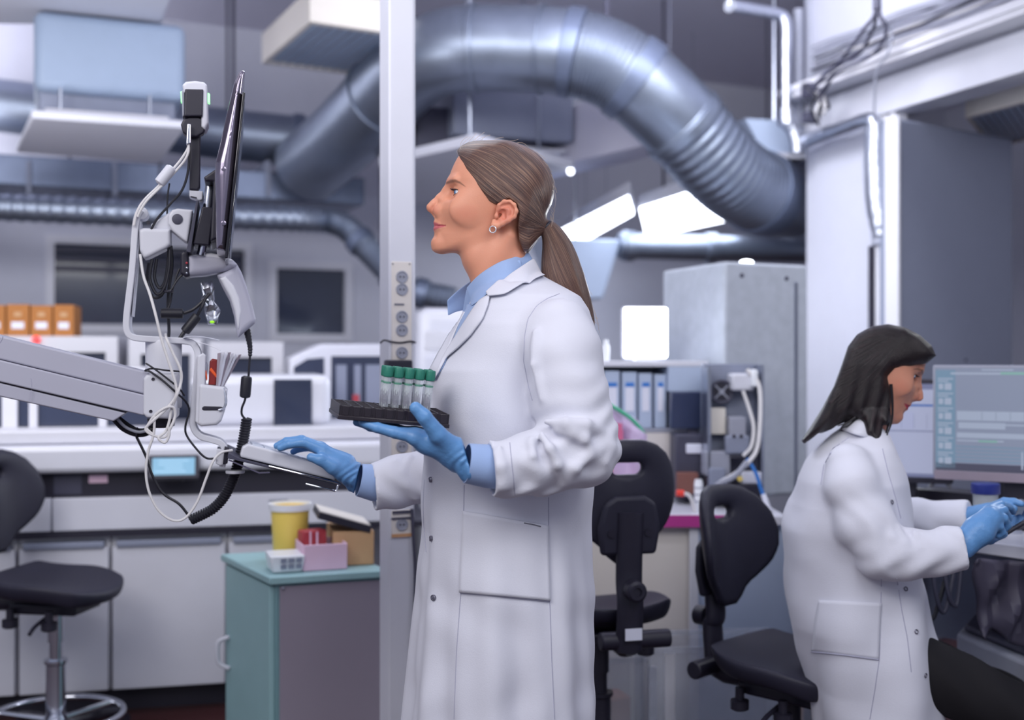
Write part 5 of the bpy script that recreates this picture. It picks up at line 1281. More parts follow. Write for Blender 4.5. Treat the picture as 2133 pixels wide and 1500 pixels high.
def add_head(parent, X, name, skin):
    """X maps head units to the room (a 4x4 Matrix)"""
    R = np.array(X.to_3x3()); T = np.array(X.translation); v = put(HEAD_V, R, T); fs = HEAD_F if np.linalg.det(R) > 0 else HEAD_F[:, ::-1]
    o = npmesh(name, v, fs, skin, parent); attr(o,'lip',lipmask(HEAD_V)); attr(o,'blush',blushmask(HEAD_V)); attr(o,'brow',browmask(HEAD_V))
    for sy in (-1, 1):
        ec = Vector(hp(957.5,401,31*sy)); mb = MB()
        mb.sphere(ec, .0114, 28, 18); e = None
        mb2 = MB(); g = Vector((-1, -.33, .03)).normalized()
        for (r, m_) in ((.0059,'iris'),(.0026,'pupil')):
            pass
        mb.v = [tuple(X @ Vector(p)) for p in mb.v]; e = mb.build('eye', 'eyewhite', parent, smooth=180)
        for (r, m_, o_) in ((.0054,'iris',.0001),(.0022,'pupil',.0003)):
            q = MB(); prof = [(.00001,.0114+o_+.0006)]+[(r*k/5, math.sqrt(.0114**2-(r*k/5)**2)+o_+(.0006*(1-(k/5)**2) if m_=='iris' else .0006)) for k in range(1,6)]
            q.lathe(prof, ec, g, n=24); q.v = [tuple(X @ Vector(p)) for p in q.v]; q.build(m_, m_, e, smooth=180)
        q = MB()
        for (sl, of, r_) in ((.32,.0028,.0008),(-.27,-.0020,.0004)):
            ln = []
            for k in range(11):
                yy = (-11.5+23*k/10)/1000+.002*sy; R2 = .0143**2-yy*yy; a_, b_, c_ = 1+sl*sl, 2*sl*of, of*of-R2
                ex = (-b_+math.sqrt(max(0,b_*b_-4*a_*c_)))/(2*a_); ln.append(Vector((ec.x-ex, ec.y+yy, ec.z+sl*ex+of)))
            q.tube(smooth_path(ln,3), r_, 6)
        q.v = [tuple(X @ Vector(p)) for p in q.v]; q.build('lash_line', 'lashbrown', e, smooth=180, weld=False)
        q = MB()      # lashes
        for k in range(9):
            y = (31+(-10+20*k/8))*sy; yy = (y-31*sy)/1000; b = Vector((ec.x-math.sqrt(max(0,.0140**2-yy*yy))*.96, ec.y+yy, ec.z+.0052)); q.tube([b, b+Vector((-.004,yy*.2,.0005)), b+Vector((-.0065,yy*.35,.0028))], [.0007,.0005,.0002], 5)
        q.v = [tuple(X @ Vector(p)) for p in q.v]; q.build('eyelashes', 'black', e, smooth=180, weld=False)
    return o, v, fs
# ================================================================== the standing woman
def pv(px, py, d): p = P(px, py, d); return (p.x, p.y, p.z)
def plane(q, p, n): n = Vector(n).normalized(); return (q.x-p[0])*n.x+(q.y-p[1])*n.y+(q.z-p[2])*n.z
D1 = 2.4
def torso_levels(rows, d, yaw):
    out = []; s = math.sin(yaw); c = math.cos(yaw)
    for py, x0, x1, hy in rows:
        p0, p1 = P(x0,py,d), P(x1,py,d); Hx = (p1.x-p0.x)/2; hx = math.sqrt(max(.02**2, Hx*Hx-(hy*s)**2))/c; out.append((p0.z, (p0.x+p1.x)/2, d, hx, hy))
    return out
YAW1 = math.radians(12)
TORSO1 = torso_levels([(572,1012,1124,.058),(585,1000,1146,.082),(600,990,1172,.11),(620,978,1204,.146),(648,966,1224,.178),(680,947,1234,.196),(713,929,1238,.2),(771,899,1238,.2),(850,886,1236,.198),(930,880,1233,.194),(1000,878,1230,.19),(1100,880,1226,.192),(1200,873,1224,.2),(1300,866,1226,.208),(1400,857,1227,.214),(1500,848,1227,.22),(1640,836,1228,.226),(1660,836,1228,.226)], D1, YAW1)
UA1 = [pv(1160,694,2.225), pv(1174,740,2.205), pv(1184,820,2.185), pv(1203,900,2.17), pv(1213,937,2.165)]; UA1R = [.068,.0725,.0715,.068,.066]
FA1 = [pv(1213,937,2.165), pv(1170,952,2.15), pv(1111,966,2.137), pv(1000,982,2.115)]; FA1R = [.066,.0605,.0555,.0545]
UA2 = [pv(1150,694,2.575), pv(1120,820,2.6), pv(1090,940,2.61)]; UA2R = [.07,.072,.066]
FA2 = [pv(1090,940,2.61), pv(980,978,2.58), pv(870,995,2.55), pv(755,1019,2.52)]; FA2R = [.064,.06,.0575,.0545]
C1, C2 = Vector(pv(1021,979,2.122)), Vector(pv(777,1015,2.524))
N1 = (Vector(FA1[3])-Vector(FA1[2])).normalized()+Vector((0,0,.06)); N2 = (Vector(FA2[3])-Vector(FA2[2])).normalized()+Vector((0,0,.1))
D1_ = (Vector(FA1[3])-Vector(FA1[2])).normalized(); D2_ = (Vector(FA2[3])-Vector(FA2[2])).normalized()
def folds(q, d, lst, k=.012):
    for pts, r in lst: d = smin(d, chain(q, [pv(*p) for p in pts], r if isinstance(r, list) else [r*.5]+[r]*(len(pts)-2)+[r*.4], .006), k)
    return d
def coat1(q):
    t = loft(q, TORSO1, 2.3, YAW1)
    low = np.clip((1.05-q.z)/.6, 0, 1); ang = np.arctan2(q.y-2.4, q.x-.0)
    t = t + low*.0075*np.sin(ang*9+2.2*np.sin(q.z*3.1)) + low*.004*np.sin(ang*17+q.z*4)
    mid = np.clip(1-np.abs(q.z-1.12)/.25, 0, 1)
    t = t + mid*.005*np.sin(q.x*26+q.z*38+np.sin(q.y*20)) + .004*wob(q, 23, 19, 27, .6)
    a = chain(q, UA1, UA1R, .02)
    el = Vector(UA1[4]); near_el = np.exp(-((q.x-el.x)**2+(q.z-el.z)**2)/.012)
    # diagonal drag folds round the elbow, softer ones along the upper sleeve
    a = a + .0045*near_el*np.sin((q.x*.55-q.z*.83)*150+3*np.sin(q.x*30)) + .0028*np.sin(q.z*42+q.x*30+2*np.sin(q.y*24)) * (1-near_el)
    fa = chain(q, FA1, FA1R, .015)
    s_ = (q.x*.94-q.z*.3); fa = fa + .0032*np.sin(s_*95+2.5*np.sin(q.z*55)+q.y*30) + .0018*np.sin(q.z*120+q.x*25)
    fa = smax(fa, plane(q, C1, N1), .003)
    arm = smin(a, fa, .022)
    arm = folds(q, arm, [([(1138,879,2.10),(1180,881,2.085),(1222,884,2.09),(1250,898,2.11)], .0105), ([(1162,897,2.092),(1195,902,2.085),(1217,915,2.085),(1230,934,2.09)], .0095),
        ([(1128,905,2.09),(1146,935,2.075),(1162,968,2.078),(1185,1000,2.105)], .0085), ([(1106,915,2.09),(1110,950,2.075),(1120,990,2.088)], .006), ([(1255,900,2.13),(1272,930,2.12),(1262,960,2.11)], .009),
        ([(1228,950,2.092),(1200,975,2.085),(1175,1003,2.11)], .008), ([(1115,690,2.16),(1112,760,2.14),(1128,830,2.13)], .006), ([(1040,930,2.085),(1046,970,2.068),(1052,1015,2.08)], .004)], .017)
    b = chain(q, UA2, UA2R, .02); fb = chain(q, FA2, FA2R, .015); fb = fb + .0035*np.sin((q.x*.9+q.z*.5)*85+2*np.sin(q.z*40)) ; fb = smax(fb, plane(q, C2, N2), .003)
    fb = folds(q, fb, [([(856,950,2.515),(838,985,2.497),(830,1030,2.51)], .006), ([(826,962,2.51),(846,1010,2.494),(866,1040,2.505)], .006)], .012)
    d = smin(t, arm, .016); d = smin(d, smin(b, fb, .02), .02)
    # hollow cuffs and neck opening
    d = smax(d, -rc(q, C1+D1_*.04, C1-D1_*.035, .0475, .044), .002); d = smax(d, -rc(q, C2+D2_*.04, C2-D2_*.035, .046, .042), .002)
    d = smax(d, -chain(q, [pv(1030,560,2.4),pv(1052,610,2.4)], [.058,.05]), .006)
    return d
def woman1():
    w = thing('person', 'standing woman with a blonde ponytail in a white lab coat, holding the black tube rack', 'person', (P(1050,0,2.4).x, 2.4, 0))
    X = Matrix.Translation(P(1020,400,2.4))
    body, bv, bf = add_head(w, X, 'body', 'skin'); body['label'] = 'face and neck in profile, looking up to the left'
    hair, hv, hf = hair_object('hair', hair_field, (-.09,-.1,-.13), (.145,.1,.115), .002, X, 'hair_blond', w, TIE, Vector(hp(985,350))-Vector(TIE))
    pony, _, _ = hair_object('ponytail', pony_field, (.08,-.08,-.33), (.26,.08,-.04), .0025, X, 'hair_blond', w, hp(1170,540), Vector(hp(1215,640))-Vector(hp(1140,480)))
    mb = MB(); c = X @ Vector(hp(1138.5,473)); ax = Vector(hp(1152,486))-Vector(hp(1131,468)); mb.torus(c, ax, .0115, .0052, 32, 10); mb.torus(c+ax.normalized()*.005, ax, .011, .004, 32, 10)
    mb.build('hair_tie', 'black', w)
    # fine loose hairs
    rnd = random.Random(3)
    for nm, cnt in (('loose_hair', 46),):
        mb = MB()
        for k in range(cnt):
            t = rnd.uniform(.0,1); base = [(948,318),(965,305),(1000,297),(1050,297),(1095,311),(1130,340),(1150,385),(1154,430),(1150,462)]
            i = min(len(base)-2, int(t*(len(base)-1))); f = t*(len(base)-1)-i; x = base[i][0]+(base[i+1][0]-base[i][0])*f; y = base[i][1]+(base[i+1][1]-base[i][1])*f
            cx, cy = x-1050, y-395; L = math.hypot(cx, cy); nx, ny = cx/L, cy/L; tx, ty = -ny, nx; yy = rnd.uniform(-25,25); l = rnd.uniform(6,20)
            pts = [hp(x-nx*5,y-ny*5,yy), hp(x+nx*l*.3+tx*l*.5,y+ny*l*.3+ty*l*.5,yy), hp(x+nx*l*.42+tx*l*1.2,y+ny*l*.42+ty*l*1.2,yy*1.1), hp(x+nx*l*rnd.uniform(.1,.7)+tx*l*1.8,y+ny*l*rnd.uniform(.1,.7)+ty*l*1.8,yy*1.2)]
            mb.tube([X @ Vector(p) for p in smooth_path(pts,4)], .00028, 4)
        for k in range(16):
            x, y = rnd.uniform(1205,1228), rnd.uniform(590,650); pts = [hp(x,y,15),hp(x+rnd.uniform(4,16),y+rnd.uniform(8,26),18),hp(x+rnd.uniform(12,34),y+rnd.uniform(20,60),20)]
            mb.tube([X @ Vector(p) for p in smooth_path(pts,5)], .0003, 4)
        mb.build(nm, 'hairwisp', w, smooth=180, weld=False)
    # hoop earring
    mb = MB(); c = Vector(hp(1026.5,478,78)); c.y = -c.y; mb.torus(X @ c, (.25,1,0), .0066, .0013, 32, 8); mb.build('earring', 'earsilver', w)
    c.y = -c.y; mb = MB(); mb.torus(X @ c, (-.25,1,0), .0066, .0013, 32, 8); mb.build('earring', 'earsilver', w)
    # lab coat
    coat, cv, cf = field('lab_coat', coat1, (-.36,1.98,.27), (.26,2.76,1.43), .0042, 'coat', w, 2)
    bvh = bvh_of(cv, cf)
    def ruled(name, top, bot, m, n=22, mirror=False, thick=.0022, roll=.0, par=w, lift=.005):
        a, b = smooth_path([P(*p) for p in top], 5), smooth_path([P(*p) for p in bot], 5)
        k = len(a); rows = []
        for j in range(7):
            t = j/6; rows.append([a[i].lerp(b[i], t)+Vector((0,-1,0))*roll*math.sin(PI*min(1,t*1.25))*(1 if not mirror else 1) for i in range(k)])
        if roll > 0:
            for r in rows:
                for i in range(k):
                    p = r[i]; px, py = 1066.5+p.x/p.y*F, 750-(p.z-H)/p.y*F; h_ = drape(bvh, px, py, lift)
                    if h_ is not None and h_.y < p.y: r[i] = h_
            for r in rows: r[:] = [r[0]]+[(r[i-1]+r[i]*2+r[i+1])/4 for i in range(1,k-1)]+[r[-1]]
        mb = MB(); mb.grid(rows)
        o = mb.build(name, m, par, smooth=180); q = o.modifiers.new('sol','SOLIDIFY'); q.thickness = thick; q.offset = 0; q = o.modifiers.new('sub','SUBSURF'); q.levels = 1; q.render_levels = 1
        return o
    M2 = lambda pts: [(x,y,4.8-d) for x,y,d in pts]
    st, sb = [(1102,526,2.40),(1062,538,2.343),(1039,546,2.334),(1010,563,2.338),(990,579,2.352),(971,600,2.378)], [(1116,552,2.40),(1078,574,2.322),(1046,594,2.306),(1019,615,2.312),(1000,631,2.328),(986,641,2.345)]
    ruled('shirt_collar', st, sb, 'shirt', roll=.003)
    ft, fb = [(1102,526,2.40),(1062,538,2.457),(1035,552,2.468),(1003,570,2.462),(980,584,2.448),(957,602,2.43)], [(1116,552,2.40),(1070,560,2.475),(1030,580,2.49),(990,612,2.48),(962,646,2.452),(933,656,2.425)]
    ft2 = [(1040,548,2.466),(1010,565,2.466),(985,582,2.452),(968,594,2.44),(950,608,2.43),(931,626,2.42)]; fb2 = [(1030,580,2.49),(1000,612,2.48),(980,640,2.462),(968,646,2.45),(950,650,2.438),(933,658,2.428)]
    ruled('shirt_collar', ft2, fb2, 'shirt', roll=-.003)
    ruled('shirt_stand', [(1085,540,2.352),(1045,552,2.344),(1010,570,2.348),(990,586,2.365),(978,596,2.39),(972,603,2.41)], [(1090,580,2.345),(1050,600,2.335),(1012,628,2.34),(990,650,2.36),(972,662,2.385),(962,660,2.41)], 'shirt')
    ct, cb = [(1112,537,2.40),(1088,553,2.338),(1063,570,2.312),(1048,583,2.306),(1033,598,2.308),(1017,614,2.316)], [(1134,580,2.392),(1112,589,2.305),(1095,595,2.285),(1075,607,2.277),(1052,619,2.283),(1021,622,2.305)]
    ruled('coat_collar', ct, cb, 'coat', roll=.004, thick=.003, lift=.0085)
    ruled('coat_collar', [(1112,537,2.40),(1088,549,2.46),(1063,562,2.488),(1040,580,2.49),(1015,600,2.488)], [(1134,580,2.405),(1112,585,2.49),(1090,590,2.51),(1060,602,2.515),(1020,622,2.5)], 'coat', thick=.003)
    # shirt front, lapels, far front edge
    e_in = [(1000,632),(987,650),(968,680),(952,706),(937,729),(925,752),(910,789)]
    patch('shirt_front', bvh, [(975,636),(966,655),(951,697),(938,733),(925,764),(908,792)], [(1010,630),(990,652),(971,680),(955,706),(940,729),(927,752),(910,791)], 'shirt', w, .0025, 6, 20, .0015)
    lp = patch('lapel', bvh, e_in, [(1024,617),(1019,640),(1008,668),(983,702),(958,727),(934,748),(913,789)], 'coat', w, .007, 10, 30, .003, .002)
    patch('far_lapel', bvh, [(968,650),(950,678),(930,712),(914,741),(899,769),(893,790)], [(972,652),(961,672),(947,702),(934,735),(921,764),(908,792)], 'coat', w, .005, 6, 24, .003)
    # pocket, seams, snaps
    pk = patch('pocket', bvh, [(966,1064),(964,1120),(961,1180),(959,1233)], [(1141,1094),(1142,1150),(1144,1200),(1145,1251)], 'coat', w, .0035, 26, 24, .003)
    seam(bvh, [(966,1066),(1010,1074),(1060,1083),(1100,1088),(1141,1095)], 'coatseam', pk, 'hem', .0013, .0045)
    seam(bvh, [(960,1234),(1010,1238),(1075,1245),(1145,1252)], 'coatseam', pk, 'hem', .0014, .003)
    seam(bvh, [(1090,1088),(1105,1091),(1124,1096)], 'ink', pk, 'pen_slot', .0022, .005); 
    for pts in ([(967,1010),(965,1120),(960,1235),(951,1360),(946,1498)], [(1143,1036),(1143,1130),(1145,1250),(1149,1370),(1155,1498)], [(884,1000),(882,1050),(883,1095),(888,1150)], [(1165,612),(1140,622),(1118,637),(1100,664),(1093,700),(1091,752),(1100,800),(1109,834)], [(1062,922),(1066,965),(1073,1032)]):
        seam(bvh, pts, 'coatseam', w, 'coat_seam', .0008, .0002)
    mb = MB(); 
    for (x,y) in ((903,775),(899,999),(900,1122),(904,1245)):
        p = drape(bvh, x, y, .0035 if y > 800 else .009)
        if p is None: continue
        r = ray(x,y); n_ = -(bvh.find_nearest(p)[1]); n_ = -n_ if n_.dot(r) > 0 else n_
        q = MB(); q.lathe([(.0058,-.003),(.0058,.0006),(.0046,.0016),(.004,.0006),(.002,.0006),(.0018,.0018),(.0001,.002)], p, n_, n=20); q.build('snap_button', 'snapgrey', w)
    # shirt cuffs
    for nm, c0, c1, r0, r1 in (('shirt_cuff', pv(1045,975,2.128), pv(972,965,2.112), .0395, .0365), ('shirt_cuff', pv(800,1009,2.53), pv(748,1000,2.515), .0395, .0355)):
        a, b = Vector(c0), Vector(c1); L = (b-a).length; mb = MB()
        mb.lathe([(r0,0),(r0+.0008,L*.4),(r1,L),(r1-.0025,L+.0006),(r1-.004,L-.006),(r1-.004,L*.5)], a, b-a, n=44); o = mb.build(nm, 'shirt', w, smooth=60)
    # gloves
    gl, gv, gf = field('glove', glove_left, (-.32,2.03,.96), (-.04,2.22,1.17), .0021, 'glove', w, 2)
    gr, _, _ = field('glove', glove_right, (-.54,2.42,.92), (-.29,2.6,1.08), .0021, 'glove', w, 2)
    # trousers and shoes under the coat
    def legs(q):
        d = None
        for sd in (-1, 1):
            y = 2.4+sd*.085; x0 = P(1045,0,2.4).x
            e = chain(q, [(x0+.02,2.4+sd*.075,.86),(x0+.0,y,.5),(x0+.02,y,.09)], [.1,.068,.058], .02); d = e if d is None else smin(d, e, .02)
        return np.maximum(d, .07-q.z)
    field('trousers', legs, (-.2,2.18,.05), (.2,2.62,.98), .012, 'navy', w, 2)
    for sd in (-1, 1):
        y = 2.4+sd*.085; x0 = P(1045,0,2.4).x
        sh, _, _ = field('shoe', lambda q: np.maximum(smin(rc(q,(x0+.03,y,.045),(x0-.13,y-.01,.035),.045,.036), rc(q,(x0+.03,y,.05),(x0+.02,y,.1),.046,.05), .03), .002-q.z), (x0-.25,y-.1,-.01), (x0+.15,y+.1,.16), .006, 'white', w, 2)
    return w, bvh
def glove_left(q):
    W = pv(986,967,2.113); d = rc(q, W, pv(955,948,2.118), .0345, .031)
    kn = [((866,907),2.098),((862,904),2.119),((866,902),2.14),((874,902),2.158)]
    for (x,y),dd in kn: d = smin(d, rc(q, pv(948,946,2.118+(dd-2.128)*.4), pv(x,y+5,dd), .0215, .0155), .014)
    d = smin(d, ell(q, pv(908,926,2.12), (.038,.034,.0205)), .012)
    for (pts, r) in (([(866,910,2.098),(822,901,2.096),(786,891,2.1),(756,880,2.106)], [.0138,.0105,.0096,.0078]), ([(862,908,2.119),(812,898,2.12),(772,888,2.124),(744,879,2.13)], [.0135,.0105,.0096,.0078]),
                     ([(866,902,2.14),(820,897,2.145),(784,887,2.15),(758,880,2.155)], [.0112,.0102,.0094,.0078]), ([(874,902,2.158),(836,897,2.168),(812,888,2.175),(792,882,2.18)], [.0105,.0095,.0086,.0072])):
        d = smin(d, chain(q, [pv(*p) for p in pts], r, .003), .006)
    th = chain(q, [pv(948,938,2.1),pv(912,905,2.074),pv(884,868,2.06),pv(866,850,2.058)], [.0205,.0158,.0132,.0112], .005)
    d = smin(d, th, .014)
    ax = (q.x-W[0])*-.8+(q.z-W[2])*.5          # bunched wrist
    wr = np.exp(-((ax-.012)/.02)**2); d = d + wr*(.0016*np.sin(ax*420+3*np.sin(q.z*90)+q.y*60)) - .0025*np.exp(-((ax+.004)/.006)**2)
    d = d + .0006*wob(q, 120, 90, 110, .4)
    d = smax(d, plane(q, pv(977,964,2.113), (.93,.02,.28)), .002)
    return smax(d, -rc(q, pv(990,969,2.112), pv(966,956,2.115), .0285, .024), .0015)
def glove_right(q):
    W = pv(738,992,2.512); d = rc(q, pv(752,1001,2.515), pv(715,975,2.505), .0325, .0265)
    kn = [((672,938),2.476),((668,933),2.497),((670,936),2.518),((676,943),2.537)]
    for (x,y),dd in kn: d = smin(d, rc(q, pv(716,972,2.503+(dd-2.506)*.4), pv(x,y,dd), .0215, .0125), .014)
    d = smin(d, ell(q, pv(700,962,2.5), (.034,.032,.02)), .012)
    for (pts, r) in (([(672,938,2.476),(634,922,2.47),(604,925,2.468),(584,933,2.468)], [.0125,.0108,.0095,.0076]), ([(668,933,2.497),(628,917,2.496),(597,920,2.497),(577,929,2.498)], [.0125,.0108,.0095,.0076]),
                     ([(670,936,2.518),(632,920,2.52),(605,925,2.522),(587,933,2.523)], [.012,.0104,.0092,.0074]), ([(676,943,2.537),(646,931,2.542),(626,934,2.545),(611,941,2.546)], [.0112,.0094,.0084,.007])):
        d = smin(d, chain(q, [pv(*p) for p in pts], r, .003), .005)
    th = chain(q, [pv(724,990,2.485),pv(694,973,2.462),pv(668,958,2.452),pv(648,953,2.452)], [.021,.0155,.0122,.0095], .005)
    d = smin(d, th, .012)
    ax = (q.x-W[0])*-.8+(q.z-W[2])*.5; wr = np.exp(-((ax-.006)/.016)**2)
    d = d + wr*(.0015*np.sin(ax*430+3*np.sin(q.z*90)+q.y*60)) - .002*np.exp(-((ax+.006)/.005)**2) + .0006*wob(q, 120, 90, 110, .4)
    d = smax(d, plane(q, pv(745,995,2.513), (.95,.05,-.22)), .002)
    return smax(d, -rc(q, pv(760,1006,2.516), pv(734,990,2.511), .0285, .024), .0015)
M['greenring'] = mat('greenring', (70,160,130), .4, alpha=.5); M['earsilver'] = mat('earsilver', (226,228,236), .25, metal=.5); M['hairwisp'] = mat('hairwisp', (206,184,166), .35); M['snapgrey'] = mat('snapgrey', (120,118,132), .35, metal=.6)
W1_, BV1 = woman1()

# ------------------------------------------------------------------ tube rack held on the palm
def rack():
    A = P(709,843,2.08); Xv = Vector((.2015*.956,.2015*.29,-.0201)).normalized(); Yv = Vector((-.029,.105,.007)); Yv = (Yv-Xv*Yv.dot(Xv)).normalized(); Zv = Xv.cross(Yv)
    Lx, Ly, Hz = .2025, .112, .0262; nx, ny = 10, 5
    w = lambda x,y,z: A+Xv*x+Yv*y+Zv*z
    t = thing('tube_rack', 'black plastic test tube rack resting on the blue-gloved palm', 'rack', w(Lx/2,Ly/2,-Hz))
    def bx(mb,x0,x1,y0,y1,z0,z1): mb.hexa([w(x0,y0,z0),w(x1,y0,z0),w(x1,y1,z0),w(x0,y1,z0),w(x0,y0,z1),w(x1,y0,z1),w(x1,y1,z1),w(x0,y1,z1)])
    mb = MB(); th = .0022; sx, sy = Lx/nx, Ly/ny
    for i in range(nx+1): x = i*sx; bx(mb, x-th/2, x+th/2, -th/2, Ly+th/2, -Hz*.72, 0)
    for j in range(ny+1): y = j*sy; bx(mb, -th/2, Lx+th/2, y-th/2, y+th/2, -Hz*.72, -.0006)
    mb.build('cell_grid', 'rackblack', t, bevel=.0005, weld=False)
    mb = MB()
    for i in range(nx):
        x = (i+.5)*sx; bx(mb, x-.006, x+.006, -.0032, -.001, -Hz*.7, -.001)
    mb.build('front_ribs', 'rackblack', t, bevel=.0006, weld=False)
    mb = MB(); bx(mb, -.003, Lx+.003, -.004, Ly+.004, -Hz, -Hz*.7); mb.build('base_tray', 'rackblack', t, bevel=.0015)
    mb = MB()
    for i in range(nx//2): x = (2*i+1)*sx; bx(mb, x-.005, x+.005, -.0052, -.0035, -Hz*.95, -Hz*.8)
    mb.build('base_feet', 'rackblack', t, smooth=0, weld=False)
    # one tube, then copies
    col = ['first', 'second', 'third', 'fourth', 'fifth']; row = {2: 'front', 3: 'back'}; proto = None
    R = Matrix((Xv,Yv,Zv)).transposed()
    for j in (2, 3):
        for i in range(4, 9):
            p = w((i+.5)*sx, (j+.5)*sy, -Hz*.7+.001); lab = 'green-capped clear test tube, %s from the left in the %s row of the rack' % (col[i-4], row[j])
            if proto is None:
                tt = thing('test_tube', lab, 'test tube', p, 'green-capped test tubes in the rack'); tt.rotation_euler = R.to_euler()
                T0 = Matrix.Translation(p) @ R.to_4x4()
                def part(prof, nm, m, n=24, closed=False, par=tt):
                    mb = MB(); mb.lathe(prof, n=n, closed=closed); o = mb.build(nm, m, None, smooth=50); o.parent = par; return o
                part([(.002,0),(.0055,.002),(.0074,.008),(.0076,.076),(.0066,.076),(.0064,.009),(.004,.003)], 'glass_body', 'tubeplastic')
                part([(.0058,.0035),(.0062,.009),(.0064,.03),(.0063,.0305)], 'sample', 'sample')
                part([(.0077,.060),(.00775,.0602),(.00775,.0632),(.0077,.0635),(.0068,.0635),(.0068,.060)], 'green_ring', 'greenring', closed=True)
                c_ = part([(.0078,.072),(.0088,.0725),(.0092,.074),(.0092,.0905),(.0086,.092),(.006,.0922),(.0055,.0912),(.0001,.0912)], 'cap', 'green')
                mb = MB()
                for k in range(20):
                    an = 2*PI*k/20; mb.tube([(.0092*math.cos(an),.0092*math.sin(an),.0745),(.0092*math.cos(an),.0092*math.sin(an),.09)], .00035, 5)
                g = mb.build('cap_ribs', 'green', None, weld=False); g.parent = c_
                mb = MB(); mb.lathe([(.0079,.016),(.0079,.05)], n=24)
                mb.v = [v for v in mb.v]; lb = MB()
                for a_ in range(10): 
                    an = -2.6+.16*a_; lb.box((.0079*math.cos(an),.0079*math.sin(an),.036-.004*(a_%3)), (.0004,.0007,.022+.006*(a_%2)), an)
                o = lb.build('scale_marks', 'silverprint', None, smooth=0, weld=False); o.parent = tt
                proto = tt
            else:
                dup(proto, p, label=lab).rotation_euler = R.to_euler()
rack()
# ================================================================== monitor arm, monitor, scanner, keyboard and their cables
FM = Frame(420, 2.55, 13.6)
def mh(x, y, o=0.): return FM.hit(x, y, o)
def slabp(name, m, poly, o0, o1, par, bevel=.003, seg=3, smooth=40):
    mb = MB(); mb.prism([mh(x,y,o0) for x,y in poly], FM.n*(o1-o0)); return mb.build(name, m, par, bevel=bevel, seg=seg, smooth=smooth)
def rounded(name, m, poly, o0, o1, r, par, h=.0016, bulge=0., rel=3, drop=0., ref=None):
    """solid with the outline poly (photo px measured on the mid plane) and fully rounded edges of radius r"""
    om = (o0+o1)/2; pts = [mh(x,y,om if ref is None else ref) for x,y in poly]; uz = [((p-FM.o).dot(FM.e), p.z) for p in pts]; hw = (o1-o0)/2
    us = [a for a,b in uz]; zs = [b for a,b in uz]
    def f(q):     # q.x = u, q.y = off, q.z = z in the frame's own axes
        d2 = poly2(q.x, q.z, uz); w = np.abs(q.y-om)-hw
        if bulge: w = w + bulge*np.clip(1+d2/.03,0,1)**2
        a, b = np.maximum(d2+r,0), np.maximum(w+r,0); return np.sqrt(a*a+b*b)-r+np.minimum(np.maximum(d2+r,w+r),0)
    vs, fs = isosurf(f, (min(us)-.008,o0-.008,min(zs)-.008), (max(us)+.008,o1+.008,max(zs)+.008), h); vs = relax(vs, fs, rel)
    w = np.array(FM.o)[None]+vs[:,[0]]*np.array(FM.e)[None]+vs[:,[1]]*np.array(FM.n)[None]; w[:,2] = vs[:,2]-drop*(vs[:,1]-o0)
    return npmesh(name, w, fs, m, par)
def cab(name, m, pts, r, par, o=0., n=8, seg=7):
    mb = MB(); mb.tube(smooth_path([mh(p[0],p[1],o if len(p) < 3 else p[2]) for p in pts], seg), r, n); return mb.build(name, m, par)
